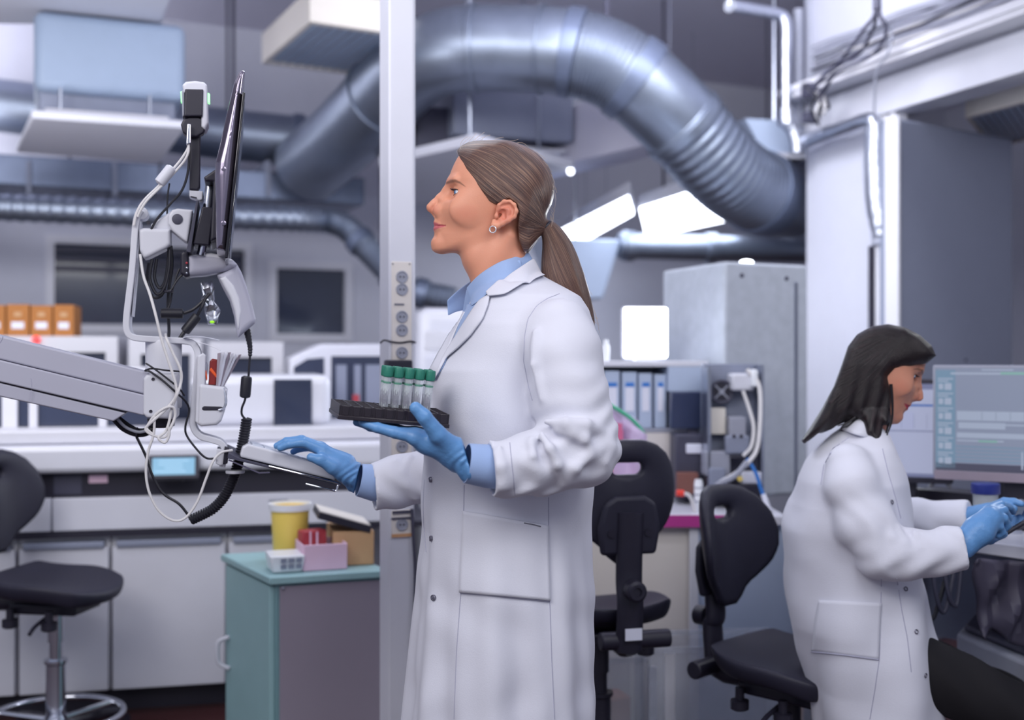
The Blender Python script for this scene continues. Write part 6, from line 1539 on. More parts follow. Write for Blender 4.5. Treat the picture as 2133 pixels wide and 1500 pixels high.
def arm():
    t = thing('monitor_mount', 'grey jointed support arm reaching in from the left, with a white bent bracket', 'monitor arm', mh(340,830))
    slabp('arm_beam', 'armgrey', [(-110,672),(311,776),(303,822),(-110,722)], -.052, .052, t, .004); slabp('arm_beam', 'armgrey', [(-110,723.2),(303,823.4),(300,866),(-110,769.5)], -.056, .056, t, .003)
    slabp('arm_cover', 'armgrey', [(-110,771),(262,860.5),(236,878),(-110,802)], -.05, .05, t, .003)
    for a, b, c, d in ((6,700,0,714),(65,812,62,834),(64,788,66,806)):
        mb = MB(); o = -.0525 if b < 740 else -.0562; mb.tube([mh(a,b,o),mh((a+c)/2+1,(b+d)/2,o),mh(c,d,o)], .0006, 5); mb.build('scratch', 'coatseam', t)
    p = mh(342,800); r = .0385
    mb = MB(); mb.lathe([(r*.96,-.07),(r,-.066),(r,.075),(r*.97,.078)], mh(341,783), n=40); mb.build('wrist_post', 'armlight', t)
    rounded('wrist_block', 'armlight', [(303,788),(309,780),(330,777),(374,777),(371,868),(366,871),(310,868),(302,860)], -.06, .06, .006, t, .002)
    for x,y in ((319,790),(314,857)):
        mb = MB(); mb.lathe([(.0036,-.001),(.0036,.001),(.0015,.0005)], mh(x,y,-.0605), -FM.n, n=14); mb.build('bolt', 'black', t)
    mb = MB(); mb.lathe([(.03,0),(.028,-.016),(.02,-.02)], mh(336,872), n=30); mb.build('under_cap', 'black', t)
    path = [(296,441),(289,453),(284,480),(278,560),(271,620),(266,665),(267,689),(277,702),(300,706),(350,709),(392,712),(406,720),(413,740),(411,780),(406,830),(402,870),(405,892),(418,907),(440,914),(458,920),(467,930),(468,945),(463,970)]
    mb = MB(); mb.strip(smooth_path([mh(x,y) for x,y in path], 6), FM.n*.036, .0135); mb.build('bracket', 'armlight', t, bevel=.003, seg=3, smooth=50)
    mb = MB(); mb.strip([mh(289+5,462+2,0),mh(278+8,560,0),mh(268+9,660,0)], FM.n*.024, .003); mb.build('bracket_inlay', 'white', t, bevel=.001)
    mb = MB(); mb.lathe([(.0125,-.022),(.0135,-.02),(.0135,.02),(.0125,.022)], mh(297,447), FM.n, n=28); mb.build('bracket_eye', 'armlight', t)
    mb = MB(); mb.lathe([(.0045,.0),(.0045,.0012),(.0001,.0012)], mh(309,464,-.023), -FM.n, n=16); mb.build('eye_hole', 'black', t)
    # tilting head
    rounded('swivel_cup', 'armlight', [(291,482),(300,478),(356,480),(357,512),(350,519),(312,538),(302,541),(293,524)], -.034, .034, .008, t)
    rounded('tilt_arm', 'armlight', [(315,470),(352,446),(362,440),(380,440),(378,474),(362,484),(318,481)], -.024, .024, .006, t)
    rounded('tilt_head', 'armlight', [(352,452),(360,441),(371,438),(403,441),(401,448),(392,508),(384,504),(361,485),(352,470)], -.034, .034, .005, t)
    mb = MB(); mb.lathe([(.0113,-.002),(.0113,.0015),(.01,.002),(.0001,.002)], mh(369.5,456.5,-.0345), -FM.n, n=28); mb.build('pivot_cap', 'darkgrey', t)
    slabp('mount_plate', 'darkgrey', [(409,418),(414,417),(397,526),(388,524)], -.06, .06, t, .001)
    slabp('mount_box', 'black', [(421,430),(445,432),(436,512),(402,508)], -.055, .055, t, .003)
    for y0,y1,o in ((389,430,-.03),(389,430,.03)):
        mb = MB(); mb.tube([mh(437,y0,o),mh(432,y1+4,o)], .0095, 18); mb.build('chrome_rod', 'chrome', t)
    mb = MB(); mb.tube([mh(424,505,-.03),mh(418,532,-.03)], .009, 18); mb.build('chrome_rod', 'chrome', t)
    # storage pocket hanging on the bracket
    rounded('pocket_back', 'armlight', [(413,742),(424,735),(430,740),(428,802),(416,884),(408,876)], -.05, .05, .003, t)
    rounded('pocket_front', 'armlight', [(416,803),(420,799),(468,805),(474,811),(470,850),(462,874),(452,883),(420,886),(413,880)], -.055, .055, .007, t)
    rounded('pocket_slot', 'black', [(421,849),(425,846),(460,847),(466,849),(466,852),(462,855),(424,855),(421,853)], -.0565, -.05, .001, t, .0008, 0, 1)
    mb = MB(); mb.tube(smooth_path([mh(466,808,-.052),mh(471,835,-.056),mh(466,850,-.058),mh(455,855,-.058)],6), .0025, 8); mb.build('pocket_lip', 'silver', t)
    # keyboard tray
    slabp('tray_clamp', 'armlight', [(452,935),(470,938),(468,968),(459,970),(449,966)], -.04, .04, t, .002); slabp('tray_hinge', 'black', [(468,930),(478,934),(474,966),(464,968)], -.05, .05, t, .002)
    slabp('tray_plate', 'darkgrey', [(476,944),(500,955),(697,1004.5),(697,1009),(560,975),(474,955)], -.11, .14, t, .001)
    mb = MB(); pts = [mh(637,1008,-.118),mh(690,1021,-.118),mh(697,1023,-.118),mh(701,1020,-.118),mh(703,1012,-.118),mh(697,1005,-.118),mh(560,971,-.118)]; mb.tube(smooth_path(pts,5), .0022, 8); mb.build('tray_wire', 'chrome', t)
    mb = MB(); mb.lathe([(.02,-.003),(.021,0),(.02,.003)], mh(490,983,-.03), n=26); mb.build('tray_knob', 'armlight', t)
    mb = MB(); mb.strip([mh(476,958,-.06),mh(540,985,-.06),mh(562,984,-.06)], FM.n*.004, .003); mb.build('tray_strut', 'mongun', t)
arm()
def monitor():
    t = thing('monitor', 'slim dark monitor seen edge-on at the left, carried by the grey arm', 'monitor', mh(450,480))
    k = -.2
    back = [(502,189),(496,194),(487,215),(480,245),(474,270),(461,330),(452,366),(450,392),(452,450),(452,495),(453,536),(472,540),(488,390),(504,230),(509,191)]
    om = 0; sh = lambda poly: poly
    rounded('back_shell', 'mongun', back, -.205, .205, .021, t, .0022)
    slabp('front_bezel', 'blackgloss', [(505,191),(511,192),(475,538),(468,538)], -.207, .207, t, .002)
    slabp('display', 'screenoff', [(508.6,212),(509.6,212),(478.6,524),(477.6,524)], -.19, .19, t, .0)
    rounded('rear_hump', 'black', [(427,383),(452,366),(460,372),(458,505),(440,512),(446,392),(430,392)], -.1, .1, .004, t)
    for y in (352,465): 
        mb = MB(); q = mh(466,y,-.203); mb.lathe([(.005,0),(.005,.002),(.003,.0025)], q, -FM.n, n=14); mb.build('port_cover', 'mongun', t)
monitor()
def camera_stalk():
    t = thing('sensor_stalk', 'black and white camera head with green lights on a black stalk beside the monitor', 'camera', mh(408,410))
    rounded('stalk', 'black', [(396,250),(418,250),(417,392),(412,398),(395,397),(395,380)], -.014, .014, .003, t, .0014)
    rounded('collar_disc', 'black', [(377,262),(383,250),(396,246),(414,246),(426,254),(429,268),(424,280),(410,288),(392,287),(381,278)], -.03, .0, .004, t, .0014)
    rounded('head_shell', 'white', [(381,184),(388,177),(408,175),(426,178),(432,184),(435,262),(428,276),(420,270),(420,200),(384,200)], -.034, .034, .006, t, .0014)
    rounded('black_face', 'black', [(386,189),(424,190),(422,246),(384,246)], -.039, -.0, .003, t, .0014)
    rounded('head_side', 'grey', [(379,196),(386,190),(386,246),(381,250)], -.03, .03, .003, t, .0014)
    for poly in ([(376,191),(379,189),(380,211),(377,213)],[(433,193),(437,195),(437,215),(433,213)]):
        slabp('led_strip', 'led', poly, -.02, -.005, t, .0008)
    rounded('foot_clip', 'armlight', [(395,399),(423,401),(422,418),(416,420),(395,412)], -.02, .02, .002, t, .0014); slabp('clip_slot', 'black', [(397,408),(410,411),(410,414),(397,411)], -.0208, -.019, t, 0)
    rounded('usb_plug', 'silver', [(390,259),(398,259),(398,300),(388,303)], -.05, -.038, .002, t, .001)
camera_stalk()
def scanner():
    t = thing('barcode_scanner', 'grey handheld barcode scanner hung nose-left under the monitor', 'scanner', mh(500,690))
    rounded('handle', 'armgrey', [(452,574),(470,566),(494,552),(503,568),(513,596),(525,634),(533,666),(531,674),(496,704),(492,690),(488,660),(479,628),(464,600)], -.026, .026, .014, t, .0016)
    rounded('grip_inlay', 'armlight', [(458,582),(470,576),(488,596),(500,624),(504,650),(497,690),(494,680),(489,650),(480,622),(466,597)], -.0285, .0285, .006, t, .0014)
    rounded('head', 'armgrey', [(390,534),(408,531),(440,531),(466,535),(485,543),(495,553),(488,560),(468,567),(430,575),(395,578),(388,570)], -.033, .033, .016, t, .0016)
    rounded('head_top', 'armlight', [(400,533),(440,529),(470,535),(487,545),(478,549),(450,545),(415,545)], -.03, .03, .006, t, .0014)
    rounded('nose', 'black', [(377,530),(383,525),(394,527),(396,578),(388,580),(377,572)], -.034, .034, .006, t, .0014)
    for y, m in ((548,'red'),(558,'silver'),(569,'steel')):
        mb = MB(); mb.sphere(mh(389,y,-.034), .0028, 10, 8); mb.build('nose_screw', m, t)
    # crumpled clear holder
    mb = MB(); rng = random.Random(5); rows = []
    for i in range(8):
        v = i/7; x0, x1 = 416+10*v+8*v*v, 440+24*v-12*max(0,v-.75)*4; rows.append([mh(x0+(x1-x0)*j/4+rng.uniform(-3,3), 588+86*v+rng.uniform(-3,3), -.02+.012*((i+j)%2)+rng.uniform(-.006,.006)) for j in range(5)])
    mb.grid(rows); o = mb.build('crumpled_holder', 'foil', t, smooth=15); q = o.modifiers.new('sol','SOLIDIFY'); q.thickness = .004
    mb = MB(); mb.sphere(mh(442,671,-.03), .004, 12, 8, scale=(1.4,1,.8)); mb.build('green_tip', 'greentip', t)
    # cord
    mb = MB(); pts = smooth_path([mh(*p) for p in ((514,686),(518,705),(521,725),(521,742))], 6); mb.tube(pts, [.0075-.004*i/(len(pts)-1)+.0012*(i%2) for i in range(len(pts))], 14); mb.build('strain_relief', 'cableblack', t)
    cab('straight_cord', 'cableblack', [(521,738),(519,765),(517,790),(511,830),(504,850),(504,864),(512,874)], .0026, t)
    mb = MB(); a, b = mh(514,783), mh(510,831); mb.lathe([(.006,0),(.0115,.003),(.0122,.008),(.0122,.042),(.0115,.047),(.006,.05)], a, b-a, n=20); mb.build('ferrite', 'cableblack', t)
    core = smooth_path([mh(*p) for p in ((514,872),(510,900),(502,940),(490,985),(470,1030),(446,1058),(420,1073),(396,1084))], 40)
    L = [0]; 
    for p, q in zip(core, core[1:]): L.append(L[-1]+(q-p).length)
    turns = int(L[-1]/.0058); N = turns*12; helix = []; u = Vector((0,0,1))
    for i in range(N+1):
        s = L[-1]*i/N; k = max(0, min(len(core)-2, next((j for j in range(len(L)-1) if L[j+1] >= s), len(core)-2))); f = (s-L[k])/(L[k+1]-L[k])
        c = core[k].lerp(core[k+1], f); tg = (core[k+1]-core[k]).normalized(); e1 = FM.n; e2 = tg.cross(e1).normalized(); a = 2*PI*turns*i/N
        helix.append(c+(e1*math.cos(a)+e2*math.sin(a))*.0096)
    mb = MB(); mb.tube(helix, .0029, 6); mb.build('coiled_cord', 'cableblack', t)
    mb = MB(); mb.tube(core[::8], .0088, 12); mb.build('coil_core', 'cableblack', t)
    cab('cord_tail', 'cableblack', [(396,1078),(373,1050),(340,1028),(319,994),(304,951),(285,911)], .003, t)
M['greentip'] = mat('greentip', (150,220,40), .4, emit=(150,230,40), estr=.5)
scanner()
def keyboard():
    t = thing('keyboard', 'pale keyboard seen from its short side, tilted on the arm\'s tray under the right hand', 'keyboard', mh(600,970))
    o0, o1 = -.1, .27; DR = .052
    prof = [(500,948),(505,931),(516,925),(560,936),(600,947.5),(640,959.5),(683,972.5),(698,983),(701,994),(697,1001),(560,967),(502,953)]
    rounded('keyboard_case', 'armlight', prof, o0, o1, .004, t, .002, drop=DR, ref=o0)
    mb = MB(); a, b = mh(524,927.5,o0), mh(678,971.5,o0); L = (b-a).length; ex = (b-a).normalized(); ez = ex.cross(FM.n); ez = ez if ez.z > 0 else -ez
    tl = Matrix((ex, FM.n, ez)).transposed()
    for i in range(6):
        for j in range(15):
            c = a+ex*((i+.5)*L/6)+FM.n*(.02+.0225*j+.011)+ez*.0026-Vector((0,0,DR*(.031+.0225*j))); R = tl
            hx, hy = L/12-.0007, .0106
            pts = [c+R @ Vector(v) for v in ((-hx,-hy,-.004),(hx,-hy,-.004),(hx,hy,-.004),(-hx,hy,-.004),(-hx*.93,-hy*.9,.0016),(hx*.93,-hy*.9,.0016),(hx*.93,hy*.9,.0016),(-hx*.93,hy*.9,.0016))]
            mb.hexa(pts)
    mb.build('keys', 'keygrey', t, bevel=.0008, weld=False)
M['keygrey'] = mat('keygrey', (186,192,206), .5)
keyboard()
def pocket_things():
    def tool(name, lab, cat, x0,y0,x1,y1,o,m1,m2):
        t = thing(name, lab, cat, mh((x0+x1)/2,805,o))
        rounded('tool_body', m1, [(x0,y1),(x0+3,y0+6),(x0+8,y0),(x1-3,y0+2),(x1,y0+10),(x1-6,y1)], o-.008, o+.008, .003, t, .0012)
        rounded('orange_stripe', m2, [(x0+2,y0+24),(x0+6,y0+18),(x1-2,y0+36),(x1-3,y0+43)], o-.0088, o+.0088, .0012, t, .0009, 0, 1)
    tool('utility_knife', 'red-handled utility knife with an orange stripe in the arm\'s pocket', 'knife', 434,747,456,802,-.03,'knifered','orange')
    tool('marker_pen', 'grey and orange marker pen in the arm\'s pocket, left of the red knife', 'pen', 424,752,434,800,-.036,'grey','orange')
    t = thing('paper_bundle', 'bundle of folded white papers standing in the arm\'s pocket', 'papers', mh(465,805))
    for k in range(7):
        x = 450+2.2*k; tx = x+2+5.2*k; o = -.045+.012*k
        mb = MB(); mb.prism([mh(x,804,o),mh(x+4,804,o),mh(tx+7,732+1.5*abs(k-2),o),mh(tx+1,733+1.5*abs(k-2),o)], FM.n*.07); mb.build('paper_sheet', 'paper' if k % 3 else 'taupe', t, smooth=0)
    t = thing('paper_slip', 'thin white paper slips lying on the bracket above the pocket', 'papers', mh(420,705))
    for k,(pts,m) in enumerate((([(382,704),(400,701),(428,703),(458,709)],'label'),([(410,713),(432,718),(452,726),(459,730)],'paper'))):
        mb = MB(); mb.strip(smooth_path([mh(x,y,-.02) for x,y in pts],4), FM.n*.03, .0012); mb.build('slip', m, t, smooth=0)
M['knifered'] = mat('knifered', (128,36,36), .4)
pocket_things()
def cables():
    t = thing('white_usb_cable', 'white cable pair with a white ferrite between camera stalk and bracket top', 'cable', mh(345,368))
    cab('cable_strand', 'cablewhite', [(393,300,-.044),(390,312,-.042),(375,335,-.04),(352,362,-.04),(330,388,-.04),(302,415,-.04),(286,440,-.042),(279,470,-.042)], .0028, t); cab('cable_strand', 'cablewhite', [(393,300,-.044),(392,318,-.046),(382,338,-.046),(356,367,-.042),(332,392,-.044),(306,418,-.045),(292,440,-.045),(287,452,-.044)], .0028, t)
    mb = MB(); a, b = mh(359,348,-.041), mh(331,383,-.041); mb.lathe([(.007,0),(.0118,.003),(.0122,.006),(.0122,.041),(.0118,.044),(.007,.047)], a, b-a, n=20); mb.build('white_ferrite', 'white', t)
    t = thing('black_stalk_cable', 'black cable looping from the camera stalk to the swivel cup', 'cable', mh(380,395)); cab('cable_strand', 'cableblack', [(394,302,-.03),(394,330,-.03),(390,365,-.03),(378,398,-.03),(352,428,-.03),(328,455,-.03),(315,478,-.03)], .0028, t); cab('cable_strand', 'cableblack', [(353,382,0),(349,410,0),(348,448,0)], .002, t)
    t = thing('white_hanging_cable', 'long white cable knotted below the wrist block and hanging in a wide loop', 'cable', mh(340,880))
    o = -.075
    cab('cable_strand', 'cablewhite', [(292,530,-.04),(299,575,-.05),(312,612,-.06),(324,655,o),(336,705,o),(350,750,o),(366,800,o),(366,826,o),(348,850,o),(322,874,o-.004),(305,890,o),(306,899,o),(322,908,o),(344,910,o+.004),(356,890,o),(365,866,o+.003),(361,849,o),(344,850,o-.004),(322,866,o),(307,888,o+.005),(306,894,o),(318,905,o)], .0031, t)
    cab('cable_strand', 'cablewhite', [(345,697,-.03),(347,706,o),(360,735,o-.003),(376,770,o-.003),(377,796,o),(368,824,o-.005),(358,850,o+.006),(352,880,o+.005),(344,900,o+.004),(330,912,o),(343,922,o),(352,908,o),(352,890,o)], .0031, t)
    cab('cable_strand', 'cablewhite', [(322,868,o-.002),(320,905,o),(309,940,o),(304,983,o),(311,1026,o),(331,1064,o),(360,1084,o),(386,1079,o),(411,1045,o),(429,998,o),(444,961,o),(461,943,-.06),(484,938,-.05)], .0029, t)
    t = thing('black_arm_cables', 'black cables leaving the underside of the grey arm', 'cable', mh(270,900))
    cab('cable_strand', 'cableblack', [(236,872),(256,893),(284,905),(308,902),(324,885)], .0055, t); cab('cable_strand', 'cableblack', [(246,870,.01),(270,888,.01),(290,897,.01),(312,893,.01),(330,878,.01)], .005, t); cab('cable_strand', 'grey', [(242,870,-.012),(262,890,-.012),(288,900,-.012),(310,896,-.012)], .0035, t)
    mb = MB(); mb.torus(mh(285,902), mh(300,900)-mh(280,899), .011, .002, 20, 6); mb.build('cable_tie', 'black', t)
    t = thing('thin_black_cable', 'thin black cable crossing the wrist block and dropping to the keyboard tray', 'cable', mh(390,870))
    cab('cable_strand', 'cableblack', [(304,757,-.062),(318,766,-.068),(345,786,-.068),(372,808,-.066),(384,824,-.05)], .002, t); cab('cable_strand', 'cableblack', [(302,772,-.06),(312,774,-.066),(338,792,-.066),(366,817,-.064),(388,838,-.045),(394,857,-.04),(386,890,-.04),(391,911,-.04),(416,943,-.05),(432,955,-.05),(449,955,-.045)], .0023, t)
    cab('cable_strand', 'cableblack', [(303,771,-.06),(318,768,-.066),(350,772,-.066),(376,774,-.055)], .0019, t)
    t = thing('black_cable_bundle', 'bundle of black cables and ferrites hanging inside the white bracket', 'cable', mh(340,600))
    for k, pts in enumerate(([(317,540),(312,580),(326,612),(342,600),(352,560),(354,520)], [(326,540),(322,578),(332,600),(344,585),(350,545),(352,516)], [(310,548),(306,590),(318,618),(336,616),(346,590)], [(356,512),(358,555),(352,600),(350,640),(352,690),(349,712)], [(359,600),(372,580),(384,570),(392,566)], [(352,610),(362,596),(368,575),(374,560)], [(335,652),(352,640),(360,600)])):
        cab('cable_strand', 'cableblack', [(x,y,-.02+.009*(k%4)) for x,y in pts], .0036 if k < 4 else .0022, t)
    for (a,b,r) in (((334,653),(382,653),.0112),((412,657),(384,692),.0108)):
        mb = MB(); A, B = mh(*a,-.03), mh(*b,-.03); l = (B-A).length; mb.lathe([(r*.6,0),(r*.96,.002),(r,.006),(r,l-.006),(r*.96,l-.002),(r*.6,l)], A, B-A, n=20); mb.build('ferrite', 'cableblack', t)
    cab('cable_strand', 'cableblack', [(382,653,-.03),(402,645,-.03),(418,632,-.03),(432,618,-.028)], .0036, t); cab('cable_strand', 'cableblack', [(411,658,-.03),(420,640,-.035),(428,622,-.03),(436,612,-.028)], .0036, t); cab('cable_strand', 'cableblack', [(385,690,-.03),(378,700,-.03),(373,708,-.03)], .0045, t)
    mb = MB(); mb.torus(mh(351,607,-.02), (0,0,1), .008, .003, 20, 6); mb.build('cable_tie', 'black', t)
cables()
# ================================================================== the seated woman on the right
D2 = 2.82
def woman2():
    w = thing('person', 'seated woman with long dark hair in a white lab coat, looking down at a tablet', 'person', (P(1790,0,D2).x, D2, 0))
    S, th = .95, math.radians(38)
    Rm = Matrix.Rotation(th, 4, 'Y') @ Matrix.Diagonal((-1,1,1,1)) @ Matrix.Scale(S, 4)
    nose = Rm @ Vector((-.132,0,-.033)); X = Matrix.Translation(P(1921,833,D2)-nose) @ Rm; Xi = X.inverted()
    nk = [tuple(Xi @ P(*p)) for p in ((1838,815,D2),(1816,860,D2),(1798,925,D2))]
    mask = [(1962,735),(1935,722),(1912,704),(1884,689),(1850,682),(1817,687),(1791,703),(1773,727),(1759,765),(1748,800),(1742,960),(1990,960),(1990,740)]
    Xn = [[float(X[i][j]) for j in range(4)] for i in range(3)]
    def clipm(q):
        wx, wy, wz = [Xn[i][0]*q.x+Xn[i][1]*q.y+Xn[i][2]*q.z+Xn[i][3] for i in range(3)]
        return poly2(1066.5+wx/wy*F, 750-(wz-H)/wy*F, mask)/851/S
    f = lambda q: smax(f0(q), clipm(q), .01)
    f0 = lambda q: smin(head_field(q, False), chain(q, nk, [.05,.046,.05], .02), .02)
    global HEAD_V, HEAD_F
    keep = HEAD_V, HEAD_F
    vs, fs = isosurf(f, (-.135,-.1,-.25), (.17,.1,.112), .002); HEAD_V, HEAD_F = relax(vs, fs, 2), fs
    b, _, _ = add_head(w, X, 'body', 'skin_b'); b['label'] = 'face in profile, bent down to the right'
    HEAD_V, HEAD_F = keep
    # dark straight hair
    poly = [(1950,741),(1941,721),(1915,697),(1885,682),(1850,675),(1815,680),(1785,697),(1766,722),(1752,765),(1738,805),(1715,850),(1690,890),(1669,918),(1676,922),(1700,905),(1730,893),(1765,874),(1782,870),(1795,884),(1808,908),(1824,936),(1830,932),(1835,905),(1838,882),(1848,888),(1857,880),(1858,850),(1855,815),(1852,786),(1866,770),(1900,763),(1930,757)]
    def hair(q):
        px = 1066.5+q.x/q.y*F; py = 750-(q.z-H)/q.y*F
        c = np.clip((py-760)/160, 0, 1); back = np.clip((1790-px)/110, 0, 1)
        hw = .084-.02*c-.018*back*c+.045*np.clip((py-850)/60,0,1)*np.clip((px-1783)/22,0,1); side = np.abs(q.y-D2)-hw
        d = smax(poly2(px, py, poly)/851*.9, side, .035)
        d = d + .0022*np.sin((px+py*.35)*.21+2*np.sin(py*.02)+q.y*60)*np.clip((py-740)/100,0,1)
        return d
    lo, hi = P(1655,950,D2+.12), P(1965,655,D2-.12)
    hair_object2 = isosurf(hair, (min(lo.x,hi.x)-.03, D2-.16, lo.z-.03), (max(lo.x,hi.x)+.04, D2+.16, hi.z+.06), .0028)
    vs, fs = hair_object2; vs = relax(vs, fs, 3); o = npmesh('hair', vs, fs, 'hair_dark', w)
    top = np.array(P(1885,690,D2)); r = vs-top; s_ = np.arctan2(r[:,0]+.0, -r[:,2]+.02); attr(o,'strand', s_*1.2+vs[:,1]*1.5); attr(o,'along', np.linalg.norm(r,axis=1)*8)
    for k, pts in enumerate(([(1856,800),(1859,840),(1858,875),(1848,905),(1834,932)], [(1851,850),(1850,885),(1842,910),(1830,935)], [(1782,868),(1765,880),(1745,888)], [(1790,862),(1772,884),(1752,893)])):
        mb = MB(); mb.tube(smooth_path([P(x,y,D2-.075+.01*k) for x,y in pts],6), [.004-.0032*i/(6*(len(pts)-1)) for i in range(6*(len(pts)-1)+1)], 7); mb.build('hair_lock', 'darkhair', w)
    # coat
    lv = torso_levels([(884,1772,1828,.055),(905,1742,1846,.095),(930,1712,1856,.132),(960,1690,1864,.158),(1000,1668,1874,.185),(1050,1650,1887,.18),(1100,1640,1895,.175),(1150,1636,1901,.172),(1200,1638,1908,.175),(1250,1643,1917,.18),(1300,1650,1929,.19),(1360,1667,1941,.195),(1420,1686,1946,.198),(1500,1700,1946,.2),(1600,1716,1944,.2),(1640,1720,1942,.2)], D2, 0.)
    ua, uar = [pv(1766,966,2.69),pv(1776,1015,2.66),pv(1800,1085,2.635),pv(1841,1150,2.615)], [.05,.058,.062,.058]
    fa, far_ = [pv(1838,1152,2.615),pv(1900,1156,2.6),pv(2040,1138,2.57)], [.061,.054,.05]
    fb, fbr = [pv(1800,1010,2.99),pv(1850,1075,3.0),pv(1960,1083,2.96),pv(2050,1080,2.9)], [.06,.054,.048,.045]
    c1 = Vector(pv(2008,1142,2.577)); n1 = (Vector(fa[2])-Vector(fa[1])).normalized(); c2 = Vector(pv(2022,1082,2.917)); n2 = (Vector(fb[3])-Vector(fb[2])).normalized()
    el = Vector(ua[3])
    def coat2(q):
        t = loft(q, lv, 2.25, 0.); ang = np.arctan2(q.y-D2, q.x-P(1800,0,D2).x); low = np.clip((1.0-q.z)/.5,0,1)
        t = t + low*.006*np.sin(ang*7+2*np.sin(q.z*5)) + .005*np.sin(q.z*30+q.x*34+2*np.sin(q.y*14))*np.clip(1-np.abs(q.z-.8)/.25,0,1) + .003*wob(q,21,18,25,1.1)
        a = chain(q, ua, uar, .02); e = np.exp(-((q.x-el.x)**2+(q.z-el.z)**2)/.011)
        a = a + .0045*e*np.sin((q.x*.8+q.z*.5)*130+2*np.sin(q.z*35)) + .0025*np.sin(q.z*45-q.x*25)
        f_ = chain(q, fa, far_, .015); f_ = f_ + .0032*np.sin(q.x*80+2.2*np.sin(q.z*45)+q.y*20); f_ = smax(f_, plane(q, c1, n1), .003)
        arm_ = smin(a, f_, .02)
        arm_ = folds(q, arm_, [([(1850,1085,2.588),(1858,1120,2.572),(1868,1165,2.578)], .009), ([(1872,1100,2.58),(1885,1130,2.566),(1890,1175,2.58)], .008), ([(1905,1108,2.572),(1915,1140,2.56),(1912,1175,2.575)], .006)], .012)
        g = chain(q, fb, fbr, .015); g = g + .003*np.sin(q.x*70+2*np.sin(q.z*40)); g = smax(g, plane(q, c2, n2), .003)
        d = smin(smin(t, arm_, .016), g, .02)
        d = smax(d, -rc(q, c1+n1*.04, c1-n1*.03, .041, .039), .002); return smax(d, -chain(q, [pv(1810,865,D2),pv(1790,915,D2)], [.055,.045], .0), .006)
    x0, x1 = P(1620,0,D2).x-.03, P(2060,0,2.9).x+.05
    coat, cv, cf = field('lab_coat', coat2, (x0, 2.5, .18), (x1, 3.1, 1.2), .0048, 'coat', w, 2); bv = bvh_of(cv, cf)
    def collar(name, top, bot, m):
        a, b_ = smooth_path([P(*p) for p in top], 4), smooth_path([P(*p) for p in bot], 4); rows = [[a[i].lerp(b_[i], j/4) for i in range(len(a))] for j in range(5)]
        mb = MB(); mb.grid(rows); o = mb.build(name, m, w, smooth=180); q = o.modifiers.new('sol','SOLIDIFY'); q.thickness = .004
    collar('coat_collar', [(1768,872,2.82),(1795,876,2.765),(1820,884,2.762),(1836,900,2.79)], [(1752,895,2.82),(1778,905,2.73),(1812,914,2.735),(1842,924,2.77)], 'coat')
    pk = patch('pocket', bv, [(1706,1250),(1698,1300),(1691,1357)], [(1836,1256),(1833,1310),(1830,1374)], 'coat', w, .0014, 18, 16, .0014)
    seam(bv, [(1691,1357),(1760,1364),(1830,1374)], 'coatseam', pk, 'hem', .0014, .003)
    for pts in ([(1768,912),(1735,935),(1716,970),(1710,1010)], [(1836,1205),(1834,1280),(1832,1370),(1822,1440),(1812,1498)], [(1868,1205),(1878,1270),(1890,1330),(1898,1400)], [(1838,935),(1850,985),(1866,1040),(1876,1080)]):
        seam(bv, pts, 'coatseam', w, 'coat_seam', .0010, .0003)
    for x,y in ((1857,1046),(1886,1227),(1908,1316),(1927,1407)):
        p = drape(bv, x, y, .002)
        if p is None: continue
        n_ = bv.find_nearest(p)[1]; n_ = -n_ if n_.dot(ray(x,y)) > 0 else n_
        q = MB(); q.torus(p, n_, .0045, .0012, 20, 6); q.build('snap_button', 'snapgrey', w)
    # gloves
    def g_near(q):
        d = rc(q, pv(1998,1142,2.58), pv(2040,1106,2.585), .031, .03); d = smin(d, rc(q, pv(2040,1104,2.585), pv(2062,1080,2.6), .033, .027), .015)
        for pts, r in (([(2060,1062,2.615),(2084,1052,2.64),(2102,1057,2.67),(2110,1066,2.69)], [.013,.0105,.009,.0075]), ([(2066,1070,2.6),(2090,1064,2.62),(2100,1078,2.635),(2094,1090,2.635)], [.013,.011,.0095,.008]),
                       ([(2068,1082,2.588),(2090,1080,2.6),(2098,1094,2.61),(2090,1104,2.612)], [.013,.011,.0095,.008]), ([(2062,1096,2.58),(2082,1097,2.588),(2088,1109,2.595),(2080,1116,2.598)], [.012,.0095,.0085,.0075]),
                       ([(2035,1118,2.6),(2062,1122,2.635),(2090,1112,2.66)], [.018,.0135,.01])):
            d = smin(d, chain(q, [pv(*p) for p in pts], r, .003), .006)
        return d+.0007*wob(q,110,90,100)
    field('glove', g_near, (P(1960,0,2.6).x, 2.52, .78), (P(2130,0,2.7).x, 2.73, .95), .003, 'glove', w, 2)
    def g_far(q):
        d = rc(q, pv(2012,1082,2.92), pv(2060,1070,2.86), .03, .027)
        for k, pts in enumerate(([(2066,1058,2.85),(2092,1045,2.82),(2112,1045,2.8),(2128,1050,2.79)], [(2068,1064,2.84),(2096,1056,2.8),(2112,1060,2.78)], [(2066,1072,2.835),(2092,1070,2.795),(2106,1076,2.78)], [(2058,1078,2.83),(2080,1082,2.8),(2094,1088,2.785)])):
            d = smin(d, chain(q, [pv(*p) for p in pts], [.013,.0105,.009,.0075][:len(pts)], .003), .006)
        return d
    field('glove', g_far, (P(1980,0,2.9).x, 2.72, .8), (P(2160,0,2.85).x, 2.99, .92), .003, 'glove', w, 2)
    # trousers and shoes
    kn = P(2250,1548,2.72); kf = P(2230,1525,2.93)
    ank = [(kn.x+.2,2.72,.09),(kf.x+.2,2.95,.09)]
